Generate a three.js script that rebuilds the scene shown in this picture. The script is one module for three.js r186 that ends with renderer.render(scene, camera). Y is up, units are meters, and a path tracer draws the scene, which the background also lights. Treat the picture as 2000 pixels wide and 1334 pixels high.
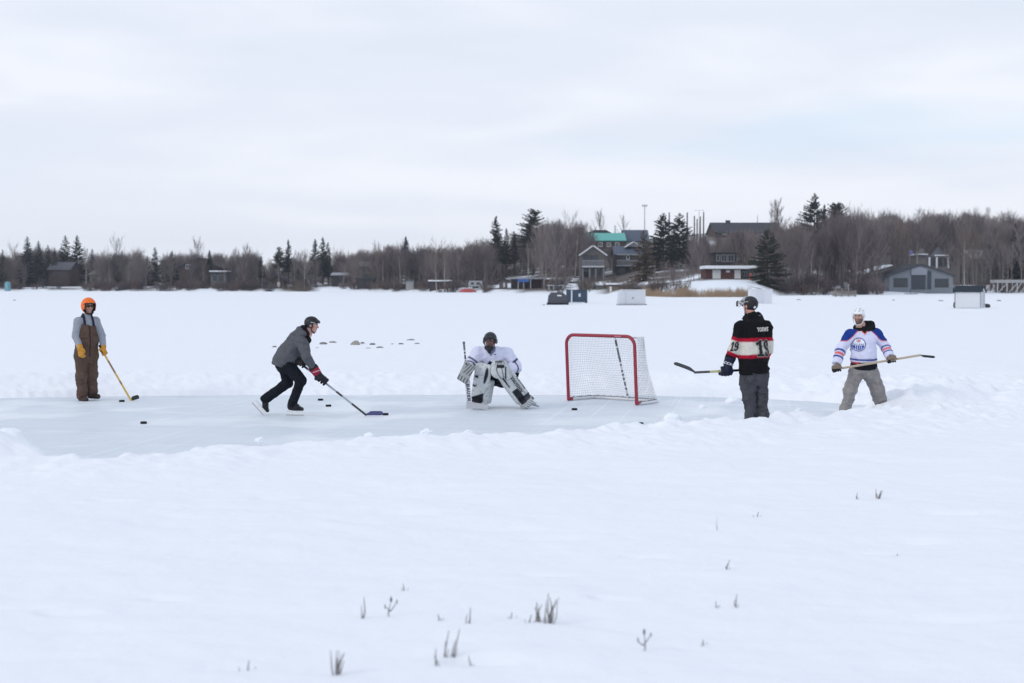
import * as THREE from 'three';
import { mergeGeometries } from 'three/addons/utils/BufferGeometryUtils.js';

// ---------------------------------------------------------------- camera, sky, sun, exposure
const F = 2778, CAMH = 2.12, HORIZON = 554, R2 = Math.PI / 180;
const scene = new THREE.Scene();
const camera = new THREE.PerspectiveCamera(2 * Math.atan(667 / F) / R2, 2000 / 1334, 0.1, 3000);
const PITCH = -Math.atan((667 - HORIZON) / F);
camera.position.set(0, CAMH, 0);
camera.rotation.x = PITCH;
camera.focus = 24;
camera.userData.fStop = 2.0;
scene.add(camera);
const renderer = new THREE.WebGLRenderer({ antialias: true });
renderer.setSize(1024, 683);
renderer.toneMapping = THREE.LinearToneMapping;
renderer.toneMappingExposure = 1.035;
renderer.shadowMap.enabled = true;

function rng(seed) { let a = seed >>> 0; return () => { a = (a + 0x6D2B79F5) | 0; let t = Math.imul(a ^ (a >>> 15), 1 | a); t = (t + Math.imul(t ^ (t >>> 7), 61 | t)) ^ t; return ((t ^ (t >>> 14)) >>> 0) / 4294967296; }; }
const smooth = (a, b, x) => { const t = Math.min(1, Math.max(0, (x - a) / (b - a))); return t * t * (3 - 2 * t); };
const lerp = (a, b, t) => a + (b - a) * t;
const clamp = (x, a, b) => Math.min(b, Math.max(a, x));
function hash3(x, y, z) { let h = Math.imul(x, 374761393) + Math.imul(y, 668265263) + Math.imul(z, 1274126177) | 0; h = Math.imul(h ^ (h >>> 13), 1103515245); h ^= h >>> 16; return (h >>> 0) / 4294967296; }
function noise3(x, y, z) {   // value noise in 0..1
  const i = Math.floor(x), j = Math.floor(y), k = Math.floor(z); let u = x - i, v = y - j, w = z - k;
  u = u * u * (3 - 2 * u); v = v * v * (3 - 2 * v); w = w * w * (3 - 2 * w);
  const L = (a, b, t) => a + (b - a) * t;
  return L(L(L(hash3(i, j, k), hash3(i + 1, j, k), u), L(hash3(i, j + 1, k), hash3(i + 1, j + 1, k), u), v),
    L(L(hash3(i, j, k + 1), hash3(i + 1, j, k + 1), u), L(hash3(i, j + 1, k + 1), hash3(i + 1, j + 1, k + 1), u), v), w);
}
function fbm(x, y, z, o = 4) { let s = 0, a = 0.5, n = 0; for (let i = 0; i < o; i++) { s += a * noise3(x, y, z); n += a; a *= 0.5; x = x * 2.03 + 17.1; y = y * 2.03 + 9.2; z = z * 2.03 + 5.7; } return s / n; }
function table(list, x) { if (x <= list[0][0]) return list[0][1]; for (let i = 1; i < list.length; i++) if (x <= list[i][0]) return lerp(list[i - 1][1], list[i][1], (x - list[i - 1][0]) / (list[i][0] - list[i - 1][0])); return list[list.length - 1][1]; }

// the overcast sky: thin bands of stratus over a very pale blue, all the way round
{
  const w = 2048, h = 1024, data = new Float32Array(w * h * 4);
  for (let j = 0; j < h; j++) {
    const el = ((j + 0.5) / h - 0.5) * Math.PI, ce = Math.cos(el), se = Math.sin(el);
    for (let i = 0; i < w; i++) {
      const az = ((i + 0.5) / w - 0.5) * 2 * Math.PI, k = (j * w + i) * 4;
      const x = Math.cos(az) * ce, z = Math.sin(az) * ce;
      // stratus layer seen in perspective: stretched along the horizon
      const q = 1 / (Math.max(se, 0) + 0.10), px = x * q, pz = z * q;
      const warp = fbm(px * 0.7 + 4, 3.1, pz * 0.7 - 2, 3) - 0.5;
      const band = fbm(px * 0.55 + 1.8 * warp + 8, el * 9 + x * 1.3, pz * 0.55 + 30, 5);
      const fine = fbm(px * 1.7 + warp, el * 26 + z * 2, pz * 1.7 + 7, 4);
      let c = smooth(0.36, 0.64, band * 0.75 + fine * 0.25);           // 1 bright white cloud, 0 lavender-grey underside
      const gap = smooth(0.57, 0.70, fbm(px * 0.5 + 14.3, el * 12, pz * 0.5 + 2.4, 4) * 0.8 + fine * 0.2); // thin openings showing pale blue
      const up = smooth(0, 0.9, se);
      const lo = 1 - smooth(0.0, 0.17, se);
      c = lerp(c, 1, lo * 0.6);
      let r = lerp(0.755, 0.91, c), g = lerp(0.815, 0.942, c), b = lerp(0.93, 1.015, c);
      r = lerp(r, 0.58, gap * 0.5 * (1 - lo * 0.4)); g = lerp(g, 0.77, gap * 0.48 * (1 - lo * 0.4)); b = lerp(b, 0.95, gap * 0.4 * (1 - lo * 0.4));
      const f = lerp(1, 0.90, up);
      data[k] = r * f * lerp(1, 0.96, up); data[k + 1] = g * f; data[k + 2] = b * f * lerp(1, 1.05, up); data[k + 3] = 1;
    }
  }
  const sky = new THREE.DataTexture(data, w, h, THREE.RGBAFormat, THREE.FloatType);
  sky.mapping = THREE.EquirectangularReflectionMapping; sky.magFilter = sky.minFilter = THREE.LinearFilter; sky.wrapS = THREE.RepeatWrapping; sky.needsUpdate = true;
  scene.background = sky; scene.environment = sky;
}
const sun = new THREE.DirectionalLight(0xfff4e6, 0.8);
sun.position.set(-50, 30, 4); sun.target.position.set(0, 0, -24);
sun.castShadow = true; sun.shadow.radius = 34; sun.shadow.mapSize.set(2048, 2048);
Object.assign(sun.shadow.camera, { left: -40, right: 40, top: 40, bottom: -40, near: 1, far: 400 });
scene.add(sun, sun.target);

scene.fog = new THREE.FogExp2(0xdde6f4, 0.0002);

// ---------------------------------------------------------------- helpers
const taken = {};
function numbered(n) { if (taken[n] === undefined) { taken[n] = 0; return n; } return n + '_' + String(++taken[n]).padStart(3, '0'); }
function shade(o) { o.traverse(m => { if (m.isMesh) m.castShadow = m.receiveShadow = true; }); }
function thing(name, label, category, pos, group, turn = 0) {
  const o = new THREE.Group(); o.name = numbered(name); if (pos) o.position.copy(pos); o.rotation.y = turn;
  o.userData = { label, category }; if (group) o.userData.group = group; scene.add(o); return o;
}
function part(name, geo, mat, parent, label) { const m = new THREE.Mesh(geo, mat); m.name = name; m.castShadow = m.receiveShadow = true; if (label) m.userData.label = label; parent.add(m); return m; }
function copyThing(src, name, label, group) { const c = src.clone(); c.name = numbered(name); c.userData = { ...src.userData, label }; if (group) c.userData.group = group; scene.add(c); return c; }
function struct(name, geo, mat) { const m = new THREE.Mesh(geo, mat); m.name = name; m.receiveShadow = m.castShadow = true; m.userData.kind = 'structure'; scene.add(m); return m; }
const V = (x, y, z) => new THREE.Vector3(x, y, z);
function ray(px, py) { const a = (px - 1000) / F, b = (667 - py) / F, c = Math.cos(PITCH), s = Math.sin(PITCH); return V(a, b * c + s, b * s - c); }
function at(px, py, D) { const r = ray(px, py); return r.multiplyScalar(D / -r.z).add(V(0, CAMH, 0)); }           // point at distance D
function onLevel(px, py, h = 0) { const r = ray(px, py); return r.multiplyScalar((h - CAMH) / r.y).add(V(0, CAMH, 0)); }   // point on the level h
const lin = (r, g, b) => new THREE.Color().setRGB(r, g, b);
function mat(r, g, b, rough = 0.85, extra = {}) { return new THREE.MeshPhysicalMaterial({ color: lin(r, g, b), roughness: rough, specularIntensity: rough >= 0.8 ? 0.2 : rough > 0.5 ? 0.5 : 1, ...extra }); }
function box(w, h, d, x = 0, y = 0, z = 0) { const g = new THREE.BoxGeometry(w, h, d); g.translate(x, y, z); return g; }
function fix(g) { if (g.index) g = g.toNonIndexed(); for (const k of Object.keys(g.attributes)) if (!['position', 'normal', 'uv'].includes(k)) g.deleteAttribute(k); if (!g.attributes.uv) g.setAttribute('uv', new THREE.BufferAttribute(new Float32Array(g.attributes.position.count * 2), 2)); return g; }
const merge = list => mergeGeometries(list.map(fix));
// a tapered tube through points with radii, open inside, closed ends
function tube(pts, rad, sides = 6) {
  const pos = [], idx = [], n = pts.length; let u = V(0, 0, 1);
  for (let i = 0; i < n; i++) {
    const t = pts[Math.min(n - 1, i + 1)].clone().sub(pts[Math.max(0, i - 1)]).normalize();
    if (Math.abs(t.dot(u)) > 0.95) u = Math.abs(t.x) < 0.8 ? V(1, 0, 0) : V(0, 1, 0);
    u = u.clone().addScaledVector(t, -u.dot(t)).normalize(); const v = t.clone().cross(u);
    for (let k = 0; k < sides; k++) { const a = k / sides * 2 * Math.PI, p = pts[i].clone().addScaledVector(u, Math.cos(a) * rad[i]).addScaledVector(v, Math.sin(a) * rad[i]); pos.push(p.x, p.y, p.z); }
  }
  for (let i = 0; i < n - 1; i++) for (let k = 0; k < sides; k++) { const a = i * sides + k, b = i * sides + (k + 1) % sides; idx.push(a, b, a + sides, b, b + sides, a + sides); }
  for (let k = 1; k < sides - 1; k++) { idx.push(0, k + 1, k); const e = (n - 1) * sides; idx.push(e, e + k, e + k + 1); }
  const g = new THREE.BufferGeometry(); g.setAttribute('position', new THREE.Float32BufferAttribute(pos, 3)); g.setIndex(idx); g.computeVertexNormals(); return g;
}
// noise textures (grain only)
function noiseTexture(n, fn) {
  const d = new Uint8Array(n * n * 4);
  for (let j = 0; j < n; j++) for (let i = 0; i < n; i++) { const c = fn(i / n, j / n), k = (j * n + i) * 4; d[k] = clamp(c[0], 0, 1) * 255; d[k + 1] = clamp(c[1], 0, 1) * 255; d[k + 2] = clamp(c[2], 0, 1) * 255; d[k + 3] = 255; }
  const t = new THREE.DataTexture(d, n, n); t.wrapS = t.wrapT = THREE.RepeatWrapping; t.magFilter = t.minFilter = THREE.LinearFilter; t.needsUpdate = true; return t;
}
function tileable(u, v, f, seed, o = 4) {   // periodic noise by blending
  let s = 0, a = 0.5, n = 0; for (let k = 0; k < o; k++) { const p = f << k, x = u * p, y = v * p, i = Math.floor(x), j = Math.floor(y); let fx = x - i, fy = y - j; fx = fx * fx * (3 - 2 * fx); fy = fy * fy * (3 - 2 * fy); const H = (aa, bb) => hash3(((aa % p) + p) % p, ((bb % p) + p) % p, seed + k * 7); s += a * lerp(lerp(H(i, j), H(i + 1, j), fx), lerp(H(i, j + 1), H(i + 1, j + 1), fx), fy); n += a; a *= 0.5; } return s / n;
}
function textTexture(w, h, draw) { const c = document.createElement('canvas'); c.width = w; c.height = h; const g = c.getContext('2d'); draw(g, w, h); const t = new THREE.CanvasTexture(c); t.colorSpace = THREE.SRGBColorSpace; return t; }

// ---------------------------------------------------------------- frozen lake: ice and snow
const farEdge = [[-700, 784], [-300, 781], [0, 778], [200, 774], [500, 772], [900, 771], [1250, 772], [1400, 776], [1520, 780.5], [1600, 785], [1690, 791]].map(p => onLevel(p[0], p[1]));
const nearEdge = [[1700, 803], [1655, 806], [1560, 811], [1500, 816], [1400, 820], [1300, 824], [1200, 831], [1100, 837], [1000, 846], [850, 851], [700, 854], [600, 861], [420, 869], [300, 886], [200, 894], [110, 890], [60, 868], [20, 850], [-60, 842], [-400, 832], [-700, 830]].map(p => { const q = onLevel(p[0], p[1], 0.2); q.z -= 0.22; return q; });
const rink = [...farEdge, ...nearEdge].map(p => [p.x, -p.z]);
function rinkDistance(x, d) {   // below 0 inside the cleared ice
  let best = 1e9, inside = false;
  for (let i = 0, j = rink.length - 1; i < rink.length; j = i++) {
    const [ax, ay] = rink[j], [bx, by] = rink[i], ex = bx - ax, ey = by - ay, t = clamp(((x - ax) * ex + (d - ay) * ey) / (ex * ex + ey * ey), 0, 1), qx = x - ax - ex * t, qy = d - ay - ey * t;
    best = Math.min(best, qx * qx + qy * qy);
    if ((ay > d) !== (by > d) && x < (bx - ax) * (d - ay) / (by - ay) + ax) inside = !inside;
  }
  return (inside ? -1 : 1) * Math.sqrt(best);
}
const bump = (x, d, cx, cd, sx, sd) => Math.exp(-(((x - cx) / sx) ** 2) - (((d - cd) / sd) ** 2));
const mound = [[1780, 778, 0.06, 1.0, 0.9], [1850, 766, 0.10, 0.9, 0.8], [1960, 762, 0.10, 1.1, 1.0], [1900, 740, 0.10, 1.6, 0.7], [2080, 770, 0.16, 1.4, 1.3], [1712, 792, -0.13, 0.9, 0.9], [14, 862, 0.08, 0.14, 0.14], [-25, 870, 0.10, 0.5, 0.5], [40, 880, 0.08, 0.5, 0.5], [-120, 880, 0.22, 0.8, 0.8], [1290, 829, 0.07, 0.28, 0.25]].map(m => { const p = onLevel(m[0], m[1], 0.22); return [p.x, -p.z, ...m.slice(2)]; });
const prints = []; { const r = rng(81); for (let k = 0; k < 26; k++) prints.push([lerp(-7, 8, r()), lerp(7.5, 15, r()), 0.14 + r() * 0.3, 0.05 + r() * 0.07, 0.022 + r() * 0.03]); for (const [px, py, sx] of [[220, 990, 0.16], [415, 985, 0.15], [545, 977, 0.2], [130, 1210, 0.14], [1262, 1093, 0.13], [1065, 1129, 0.14], [330, 1178, 0.13], [950, 1308, 0.16], [700, 1030, 0.14], [1610, 884, 0.14], [1640, 930, 0.12], [1870, 1010, 0.25], [1700, 1085, 0.16], [1200, 1180, 0.1]]) { const q = onLevel(px, py, 0.1); prints.push([q.x, -q.z, sx, 0.045, 0.055]); prints.push([q.x - sx * 0.8, -q.z + 0.03, sx * 0.6, 0.04, 0.03]); }
  for (let k = 0; k < 10; k++) prints.push([5.0 + r() * 3.4, 17.5 + r() * 4, 0.14, 0.1, 0.06]); }
const nearTab = [[-400, 0.2], [20, 0.15], [60, 0.15], [110, 0.19], [200, 0.22], [300, 0.165], [420, 0.22], [500, 0.18], [600, 0.135], [700, 0.185], [850, 0.215], [1000, 0.18], [1100, 0.18], [1200, 0.145], [1300, 0.15], [1400, 0.17], [1500, 0.19], [1560, 0.11], [1650, 0.2], [2000, 0.2]];
const nearTop = (x, d) => table(nearTab, 1000 + F * x / d);
function snowHeight(x, d) {
  const far = 0.06 + 0.05 * (fbm(x * 0.12, 1, d * 0.3, 3) - 0.5) + 0.035 * (fbm(x * 0.7 + 3, 2, d * 1.1, 3) - 0.5);
  if (d > 45 || Math.abs(x) > 24 || d < 4) return far;
  let s = rinkDistance(x, d);
  s += 0.16 * (fbm(x * 2.2, 5, d * 2.2, 3) - 0.5) + 0.05 * (noise3(x * 9, 8, d * 9) - 0.5);
  if (s < -0.3) return -0.15;
  const back = smooth(22.8, 24.4, d - 0.02 * x), side = smooth(4.6, 6.2, x) * smooth(19, 22, d);
  const lumps = fbm(x * 2.6, 9, d * 2.6, 4) - 0.5, fine = fbm(x * 8, 3, d * 8, 3) - 0.5, chunk = Math.pow(Math.max(0, noise3(x * 4.3 + 9, 2, d * 4.3) - 0.55) / 0.45, 1.5);
  const crest = (0.10 + 0.06 * smooth(0, 2, x)) * Math.max(0, fbm(x * 3.1 + 4, 8, d * 3.1, 3) - 0.46) * smooth(0, 0.2, s) * (1 - smooth(0.35, 0.9, s)) * 2.2;
  const pn = crest + smooth(0, 0.3, s) * lerp(nearTop(x, d) * (1 + 0.3 * (fbm(x * 0.8, 4, d * 0.8, 2) - 0.5)), 0.07, smooth(0.35, 2.4, s));
  const pf = (0.38 * smooth(0, 0.12, s) + 0.62 * smooth(0.1, 0.95, s)) * (1 - 0.75 * smooth(1.0, 2.6, s)) * (0.30 + 0.12 * (fbm(x * 0.6 + 40, 4, 3, 2) - 0.5));
  const mask = smooth(-0.02, 0.25, s) * (1 - smooth(0.9 + 1.1 * back + 0.7 * smooth(-1, 3, x), 2.2 + 1.6 * back + smooth(-1, 3, x), s)) + side * 0.8;
  let h = -0.15 * smooth(0.04, -0.25, s) + lerp(pn, pf, back);
  h += mask * ((0.07 + 0.05 * back) * lumps + 0.05 * fine + (0.035 + 0.015 * side + 0.01 * back) * chunk);
  h += smooth(0.2, 1.2, s) * (far + 0.075 * (fbm(x * 0.7, 31, d * 0.9, 3) - 0.5) * (d < 24 ? 1 : 0.5));
  { const e = fbm(x * 1.1 + 7, 6, d * 3.6, 4), drift = smooth(0.47, 0.53, e); h += smooth(0.3, 1.0, s) * (0.016 * (e - 0.5) * 2 + 0.005 * drift + 0.012 * (fbm(x * 4.1, 16, d * 7.5, 3) - 0.5)); }   // wind crust
  for (const m of mound) h += smooth(-0.1, 0.2, s) * m[2] * bump(x, d, m[0], m[1], m[3], m[4]);
  for (const p of prints) if (Math.abs(x - p[0]) < 1.4 && Math.abs(d - p[1]) < 1) h -= p[4] * bump(x, d, p[0], p[1], p[2], p[3]);
  return h;
}
function axis(fineFrom, fineTo, step, ends, grow) { const a = []; for (let v = fineFrom; v <= fineTo; v += step) a.push(v); let s = step, v = a[a.length - 1]; while (v < ends[1]) { s *= grow; v += s; a.push(v); } s = step; v = a[0]; const b = []; while (v > ends[0]) { s *= grow; v -= s; b.push(v); } return [...b.reverse(), ...a]; }
const snowGrain = noiseTexture(512, (u, v) => { const a = tileable(u, v, 8, 3, 5); return [a, a, a]; });
{
  const xs = axis(-9.5, 10.2, 0.05, [-900, 900], 1.16), ds = axis(6, 30, 0.05, [-60, 1200], 1.14);
  const nx = xs.length, nd = ds.length, pos = new Float32Array(nx * nd * 3), uv = new Float32Array(nx * nd * 2), idx = new Uint32Array((nx - 1) * (nd - 1) * 6);
  for (let j = 0, k = 0; j < nd; j++) for (let i = 0; i < nx; i++, k++) { pos[k * 3] = xs[i]; pos[k * 3 + 1] = snowHeight(xs[i], ds[j]); pos[k * 3 + 2] = -ds[j]; uv[k * 2] = xs[i] / 1.7; uv[k * 2 + 1] = ds[j] / 1.7; }
  for (let j = 0, k = 0; j < nd - 1; j++) for (let i = 0; i < nx - 1; i++) { const a = j * nx + i; idx[k++] = a; idx[k++] = a + 1; idx[k++] = a + nx; idx[k++] = a + 1; idx[k++] = a + nx + 1; idx[k++] = a + nx; }
  const g = new THREE.BufferGeometry(); g.setAttribute('position', new THREE.BufferAttribute(pos, 3)); g.setAttribute('uv', new THREE.BufferAttribute(uv, 2)); g.setIndex(new THREE.BufferAttribute(idx, 1)); g.computeVertexNormals();
  struct('snow_field', g, mat(0.852, 0.875, 0.92, 0.9, { bumpMap: snowGrain, bumpScale: 0.02 }));
}
{
  const iceCol = noiseTexture(1024, (u, v) => {
    const cloud = tileable(u, v, 3, 21, 5); let scr = 0;
    for (const [a, b, f, th, sd] of [[9, 1, 190, 0.80, 3], [7, -2, 210, 0.82, 8], [1, 6, 230, 0.85, 13]]) { const t = (a * v + b * u), q = hash3(Math.floor(((t * f / 8) % f + f) % f), 1, sd); if (q > th) scr = Math.max(scr, (q - th) / (1 - th) * tileable(u, v, 4, sd, 3)); }
    const frost = smooth(0.5, 0.75, tileable(u, v, 5, 44, 5)); const w = 0.5 * (cloud - 0.5) + 0.35 * scr + 0.35 * frost;
    return [0.835 + 0.17 * w, 0.86 + 0.14 * w, 0.885 + 0.12 * w];
  });
  iceCol.colorSpace = THREE.SRGBColorSpace;
  const iceRough = noiseTexture(512, (u, v) => { const a = 0.42 + 0.35 * tileable(u, v, 5, 61, 5); return [a, a, a]; });
  const g = new THREE.PlaneGeometry(40, 17, 1, 1); g.rotateX(-Math.PI / 2);
  const uv = g.attributes.uv; for (let i = 0; i < uv.count; i++) uv.setXY(i, g.attributes.position.getX(i) / 6, g.attributes.position.getZ(i) / 6);
  const m = struct('ice_rink', g, new THREE.MeshStandardMaterial({ color: lin(0.97, 0.985, 1.0), map: iceCol, roughness: 1, roughnessMap: iceRough }));
  m.position.set(-10, 0, -21.5);
}

// ---------------------------------------------------------------- hillside of the far shore
const shoreTab = [[-1200, 420], [-300, 410], [0, 400], [350, 385], [700, 360], [900, 330], [1100, 300], [1190, 280], [1260, 240], [1300, 226], [1460, 226], [1550, 250], [1700, 262], [1850, 300], [2000, 310], [2600, 330]];
const ridgeTab = [[-1200, 3], [300, 4], [640, 6], [850, 10], [1050, 14], [1150, 16], [1300, 18], [1400, 20], [1700, 22.5], [2100, 23], [2600, 22]];
const bearing = (x, d) => 1000 + F * x / d;
function hillHeight(x, d) {
  const b = bearing(x, d), s = table(shoreTab, b) + 5 * (noise3(x * 0.06, 3, 1) - 0.5), R = table(ridgeTab, b);
  if (d < s) return -0.6 - 0.02 * Math.min(60, s - d);
  const s2 = s + 48 * smooth(1670, 1710, b) * (1 - smooth(1930, 1990, b)), t = clamp((d - s2) / (500 - s2), 0, 1);
  let h = lerp(0.75, 0.45, s2 > s ? (s2 - s) / 48 : 0) * smooth(0, 5 + (s2 - s) * 0.5, d - s) + R * Math.pow(t, 1.35) * (0.9 + 0.2 * noise3(x * 0.02, 7, d * 0.02));
  h += 1.0 * smooth(1330, 1370, b) * (1 - smooth(1480, 1540, b)) * smooth(4, 30, d - s) * (1 - smooth(60, 110, d - s));
  h += 0.5 * (fbm(x * 0.08, 2, d * 0.08, 3) - 0.5);
  return h;
}
const ground = p => { p.y = hillHeight(p.x, -p.z); return p; };
const lawn = (b, t) => (b > 1290 && b < 1490 && t < 30) || (b > 1690 && b < 1945 && t < 75) || (b > 612 && b < 690 && t < 22) || (b > 1096 && b < 1134 && t < 40);
{
  const xs = [], ds = []; for (let x = -330; x <= 330; x += 3.3) xs.push(x); for (let d = 205; d <= 560; d += 3.4) ds.push(d); for (let d = 575; d < 1100; d += 40) ds.push(d);
  const nx = xs.length, nd = ds.length, pos = [], col = [], idx = [];
  for (const d of ds) for (const x of xs) {
    pos.push(x, hillHeight(x, d), -d);
    const b = bearing(x, d), t = d - table(shoreTab, b); let s = smooth(0.52, 0.62, fbm(x * 0.16, 4, d * 0.16, 4));
    if (t < 3) s = 1; if (lawn(b, t)) s = 1;
    s *= 1 - 0.6 * smooth(60, 120, t) * (lawn(b, t) ? 0 : 1);
    const n = fbm(x * 0.5, 1, d * 0.5, 3);
    col.push(lerp(0.10 + 0.05 * n, 0.84, s), lerp(0.085 + 0.04 * n, 0.88, s), lerp(0.08 + 0.03 * n, 0.94, s));
  }
  for (let j = 0; j < nd - 1; j++) for (let i = 0; i < nx - 1; i++) { const a = j * nx + i; idx.push(a, a + 1, a + nx, a + 1, a + nx + 1, a + nx); }
  const g = new THREE.BufferGeometry(); g.setAttribute('position', new THREE.Float32BufferAttribute(pos, 3)); g.setAttribute('color', new THREE.Float32BufferAttribute(col, 3)); g.setIndex(idx); g.computeVertexNormals();
  struct('hillside', g, mat(1, 1, 1, 0.95, { vertexColors: true }));
}

// ---------------------------------------------------------------- trees
function sliver(pos, a, b, w, r) {   // a thin leaf-like face from a to b
  const t = b.clone().sub(a), s = V(r() - 0.5, r() - 0.5, r() - 0.5).cross(t).normalize().multiplyScalar(w);
  pos.push(a.x - s.x, a.y - s.y, a.z - s.z, a.x + s.x, a.y + s.y, a.z + s.z, b.x, b.y, b.z);
}
function soup(pos) { const g = new THREE.BufferGeometry(); g.setAttribute('position', new THREE.Float32BufferAttribute(pos, 3)); g.computeVertexNormals(); return g; }
function bareTree(seed, H, wide = 0.34, low = 0.3, twigW = 0.022, dense = 1) {
  const r = rng(seed), pts = [], rad = [], lean = V((r() - 0.5) * 0.12, 0, (r() - 0.5) * 0.12);
  for (let i = 0; i <= 7; i++) { const t = i / 7; pts.push(V(lean.x * H * t * t + (r() - 0.5) * 0.14 * (i > 0), H * 0.86 * t - 0.3 * (i === 0), lean.z * H * t * t + (r() - 0.5) * 0.14 * (i > 0))); rad.push(lerp(0.012, 0.0019, t) * H * (0.85 + 0.15 * r()) + 0.008); }
  const trunk = tube(pts, rad, 6), solid = [], pos = [];
  const along = t => { const q = t * 7, i = Math.min(6, Math.floor(q)); return pts[i].clone().lerp(pts[i + 1], q - i); };
  const n = Math.round(17 * dense);
  for (let k = 0; k < n; k++) {
    const t = lerp(low, 0.97, Math.pow((k + r()) / n, 0.85)), az = k * 2.4 + r(), up = lerp(0.5, 1.05, t) + 0.35 * r(), L = H * wide * (1.12 - 0.55 * t) * (0.7 + 0.6 * r());
    const dir = V(Math.cos(az) * Math.cos(up), Math.sin(up), Math.sin(az) * Math.cos(up)), a = along(t), m = a.clone().addScaledVector(dir, L * 0.5), b = a.clone().addScaledVector(dir, L).add(V(0, L * 0.16, 0));
    m.y += L * 0.02; const lr = 0.0034 * H * (1.2 - t) + 0.012;
    solid.push(tube([a, m, b], [lr, lr * 0.65, lr * 0.25], 4));
    const nb = Math.round((5 + 3 * r()) * dense);
    for (let q = 0; q < nb; q++) {
      const s = lerp(0.25, 1, (q + r()) / nb), p = s < 0.5 ? a.clone().lerp(m, s * 2) : m.clone().lerp(b, s * 2 - 1), L2 = L * (0.5 - 0.28 * s) * (0.7 + 0.7 * r()) + 0.25;
      const d2 = dir.clone().multiplyScalar(0.8).add(V(r() - 0.5, 0.35 + 0.3 * r(), r() - 0.5).multiplyScalar(1.25)).normalize(), e = p.clone().addScaledVector(d2, L2);
      sliver(pos, p, e, twigW * 1.1, r);
      for (let w = 0; w < 8; w++) {
        const u = lerp(0.15, 1, (w + r()) / 8), p2 = p.clone().lerp(e, u), d3 = d2.clone().add(V(r() - 0.5, r() * 0.7, r() - 0.5).multiplyScalar(1.3)).normalize(), e2 = p2.clone().addScaledVector(d3, (0.5 + 0.7 * r()) * H * 0.065 + 0.15);
        sliver(pos, p2, e2, twigW * 0.62, r);
      }
    }
  }
  return { trunk, crown: merge([soup(pos), ...solid]) };
}
function bush(seed, H, n = 46) {
  const r = rng(seed), pos = [];
  for (let k = 0; k < n; k++) {
    const az = r() * 6.283, out = 0.2 + 0.75 * r(), L = H * (0.6 + 0.5 * r()), a = V(Math.cos(az) * r() * H * 0.35, -0.15, Math.sin(az) * r() * H * 0.35), b = a.clone().add(V(Math.cos(az) * out * L * 0.6, L, Math.sin(az) * out * L * 0.6));
    sliver(pos, a, b, 0.03, r);
    for (let w = 0; w < 7; w++) { const p = a.clone().lerp(b, 0.25 + 0.7 * r()); sliver(pos, p, p.clone().add(V((r() - 0.5) * 0.8, 0.3 + 0.6 * r(), (r() - 0.5) * 0.8).multiplyScalar(H * 0.36)), 0.02, r); }
  }
  return soup(pos);
}
function spruceTree(seed, H, R, bareTo = 0.05, ragged = 0.3, taper = 0.85) {
  const r = rng(seed), pos = [], lv = Math.round(clamp(H * 2.0, 18, 42));
  for (let i = 0; i < lv; i++) {
    const t = lerp(bareTo, 0.985, i / (lv - 1)), y = t * H, rr = R * (Math.pow(1 - t, taper) + 0.012) * (1 - 0.12 * (t < 0.2 ? 1 : 0)), nb = Math.round(lerp(9, 5, t));
    for (let k = 0; k < nb; k++) {
      const az = r() * 6.283, L = rr * (1 - ragged * r() * 1.3 + ragged * 0.35), droop = lerp(-0.32, 0.5, t) + (r() - 0.5) * 0.2, d = V(Math.cos(az), droop, Math.sin(az)), a = V(0, y, 0), b = a.clone().addScaledVector(d, L); b.y += 0.08 * L;
      sliver(pos, a, b, 0.05, r);
      const m = Math.max(5, Math.round(L * 5.5));
      for (let w = 0; w < m; w++) {
        const u = lerp(0.12, 1, (w + r()) / m), p = a.clone().lerp(b, u), side = w % 2 ? 1 : -1, l = (0.42 + 0.35 * r()) * Math.min(1, L * 0.5 + 0.12) * lerp(1.15, 0.6, u);
        const q = p.clone().add(V(-Math.sin(az) * side, -0.42 + 0.5 * (r() - 0.5), Math.cos(az) * side).multiplyScalar(l * 0.8)).addScaledVector(d, l * 0.6);
        sliver(pos, p, q, 0.22 + 0.08 * r(), r);
      }
    }
  }
  for (let k = 0; k < 8; k++) sliver(pos, V(0, H * 0.93, 0), V((r() - 0.5) * 0.3, H * (0.97 + 0.04 * r()), (r() - 0.5) * 0.3), 0.05, r);
  return { trunk: tube([V(0, -0.4, 0), V(0, H * 0.5, 0), V(0, H * 0.96, 0)], [0.014 * H + 0.05, 0.008 * H + 0.03, 0.02], 6), crown: soup(pos) };
}
const twigMat = [mat(0.17, 0.14, 0.14, 0.95), mat(0.21, 0.185, 0.178, 0.95), mat(0.125, 0.107, 0.115, 0.95), mat(0.18, 0.142, 0.122, 0.95)];
const barkGrey = mat(0.17, 0.155, 0.145, 0.9), barkPale = mat(0.40, 0.385, 0.36, 0.85), barkDark = mat(0.06, 0.05, 0.045, 0.95);
const needle = [mat(0.020, 0.027, 0.022, 0.9), mat(0.026, 0.032, 0.027, 0.9), mat(0.036, 0.040, 0.028, 0.9)], larchMat = mat(0.105, 0.078, 0.055, 0.95);
const isHouse = [];   // [px from, px to, distance]: nothing grows inside a building or right before the large ones
const caps = [[1276, 1345, 318, 528], [1558, 1618, 343, 468], [1126, 1182, 336, 546], [1196, 1258, 343, 540], [1138, 1262, 431, 489], [1386, 1516, 484, 459], [1387, 1442, 300, 512], [1715, 1846, 302, 575], [1800, 1862, 344, 526], [1372, 1470, 266, 560], [360, 440, 400, 516]];
function capped(px, D, y) { for (const c of caps) if (px > c[0] - 5 && px < c[1] + 5 && D < c[2]) y = Math.max(y, c[3]); return y; }
function blocked(b, d, pad = 0) { return isHouse.some(h => b > h[0] - pad && b < h[1] + pad && d > h[2] && d < h[3]); }

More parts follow.
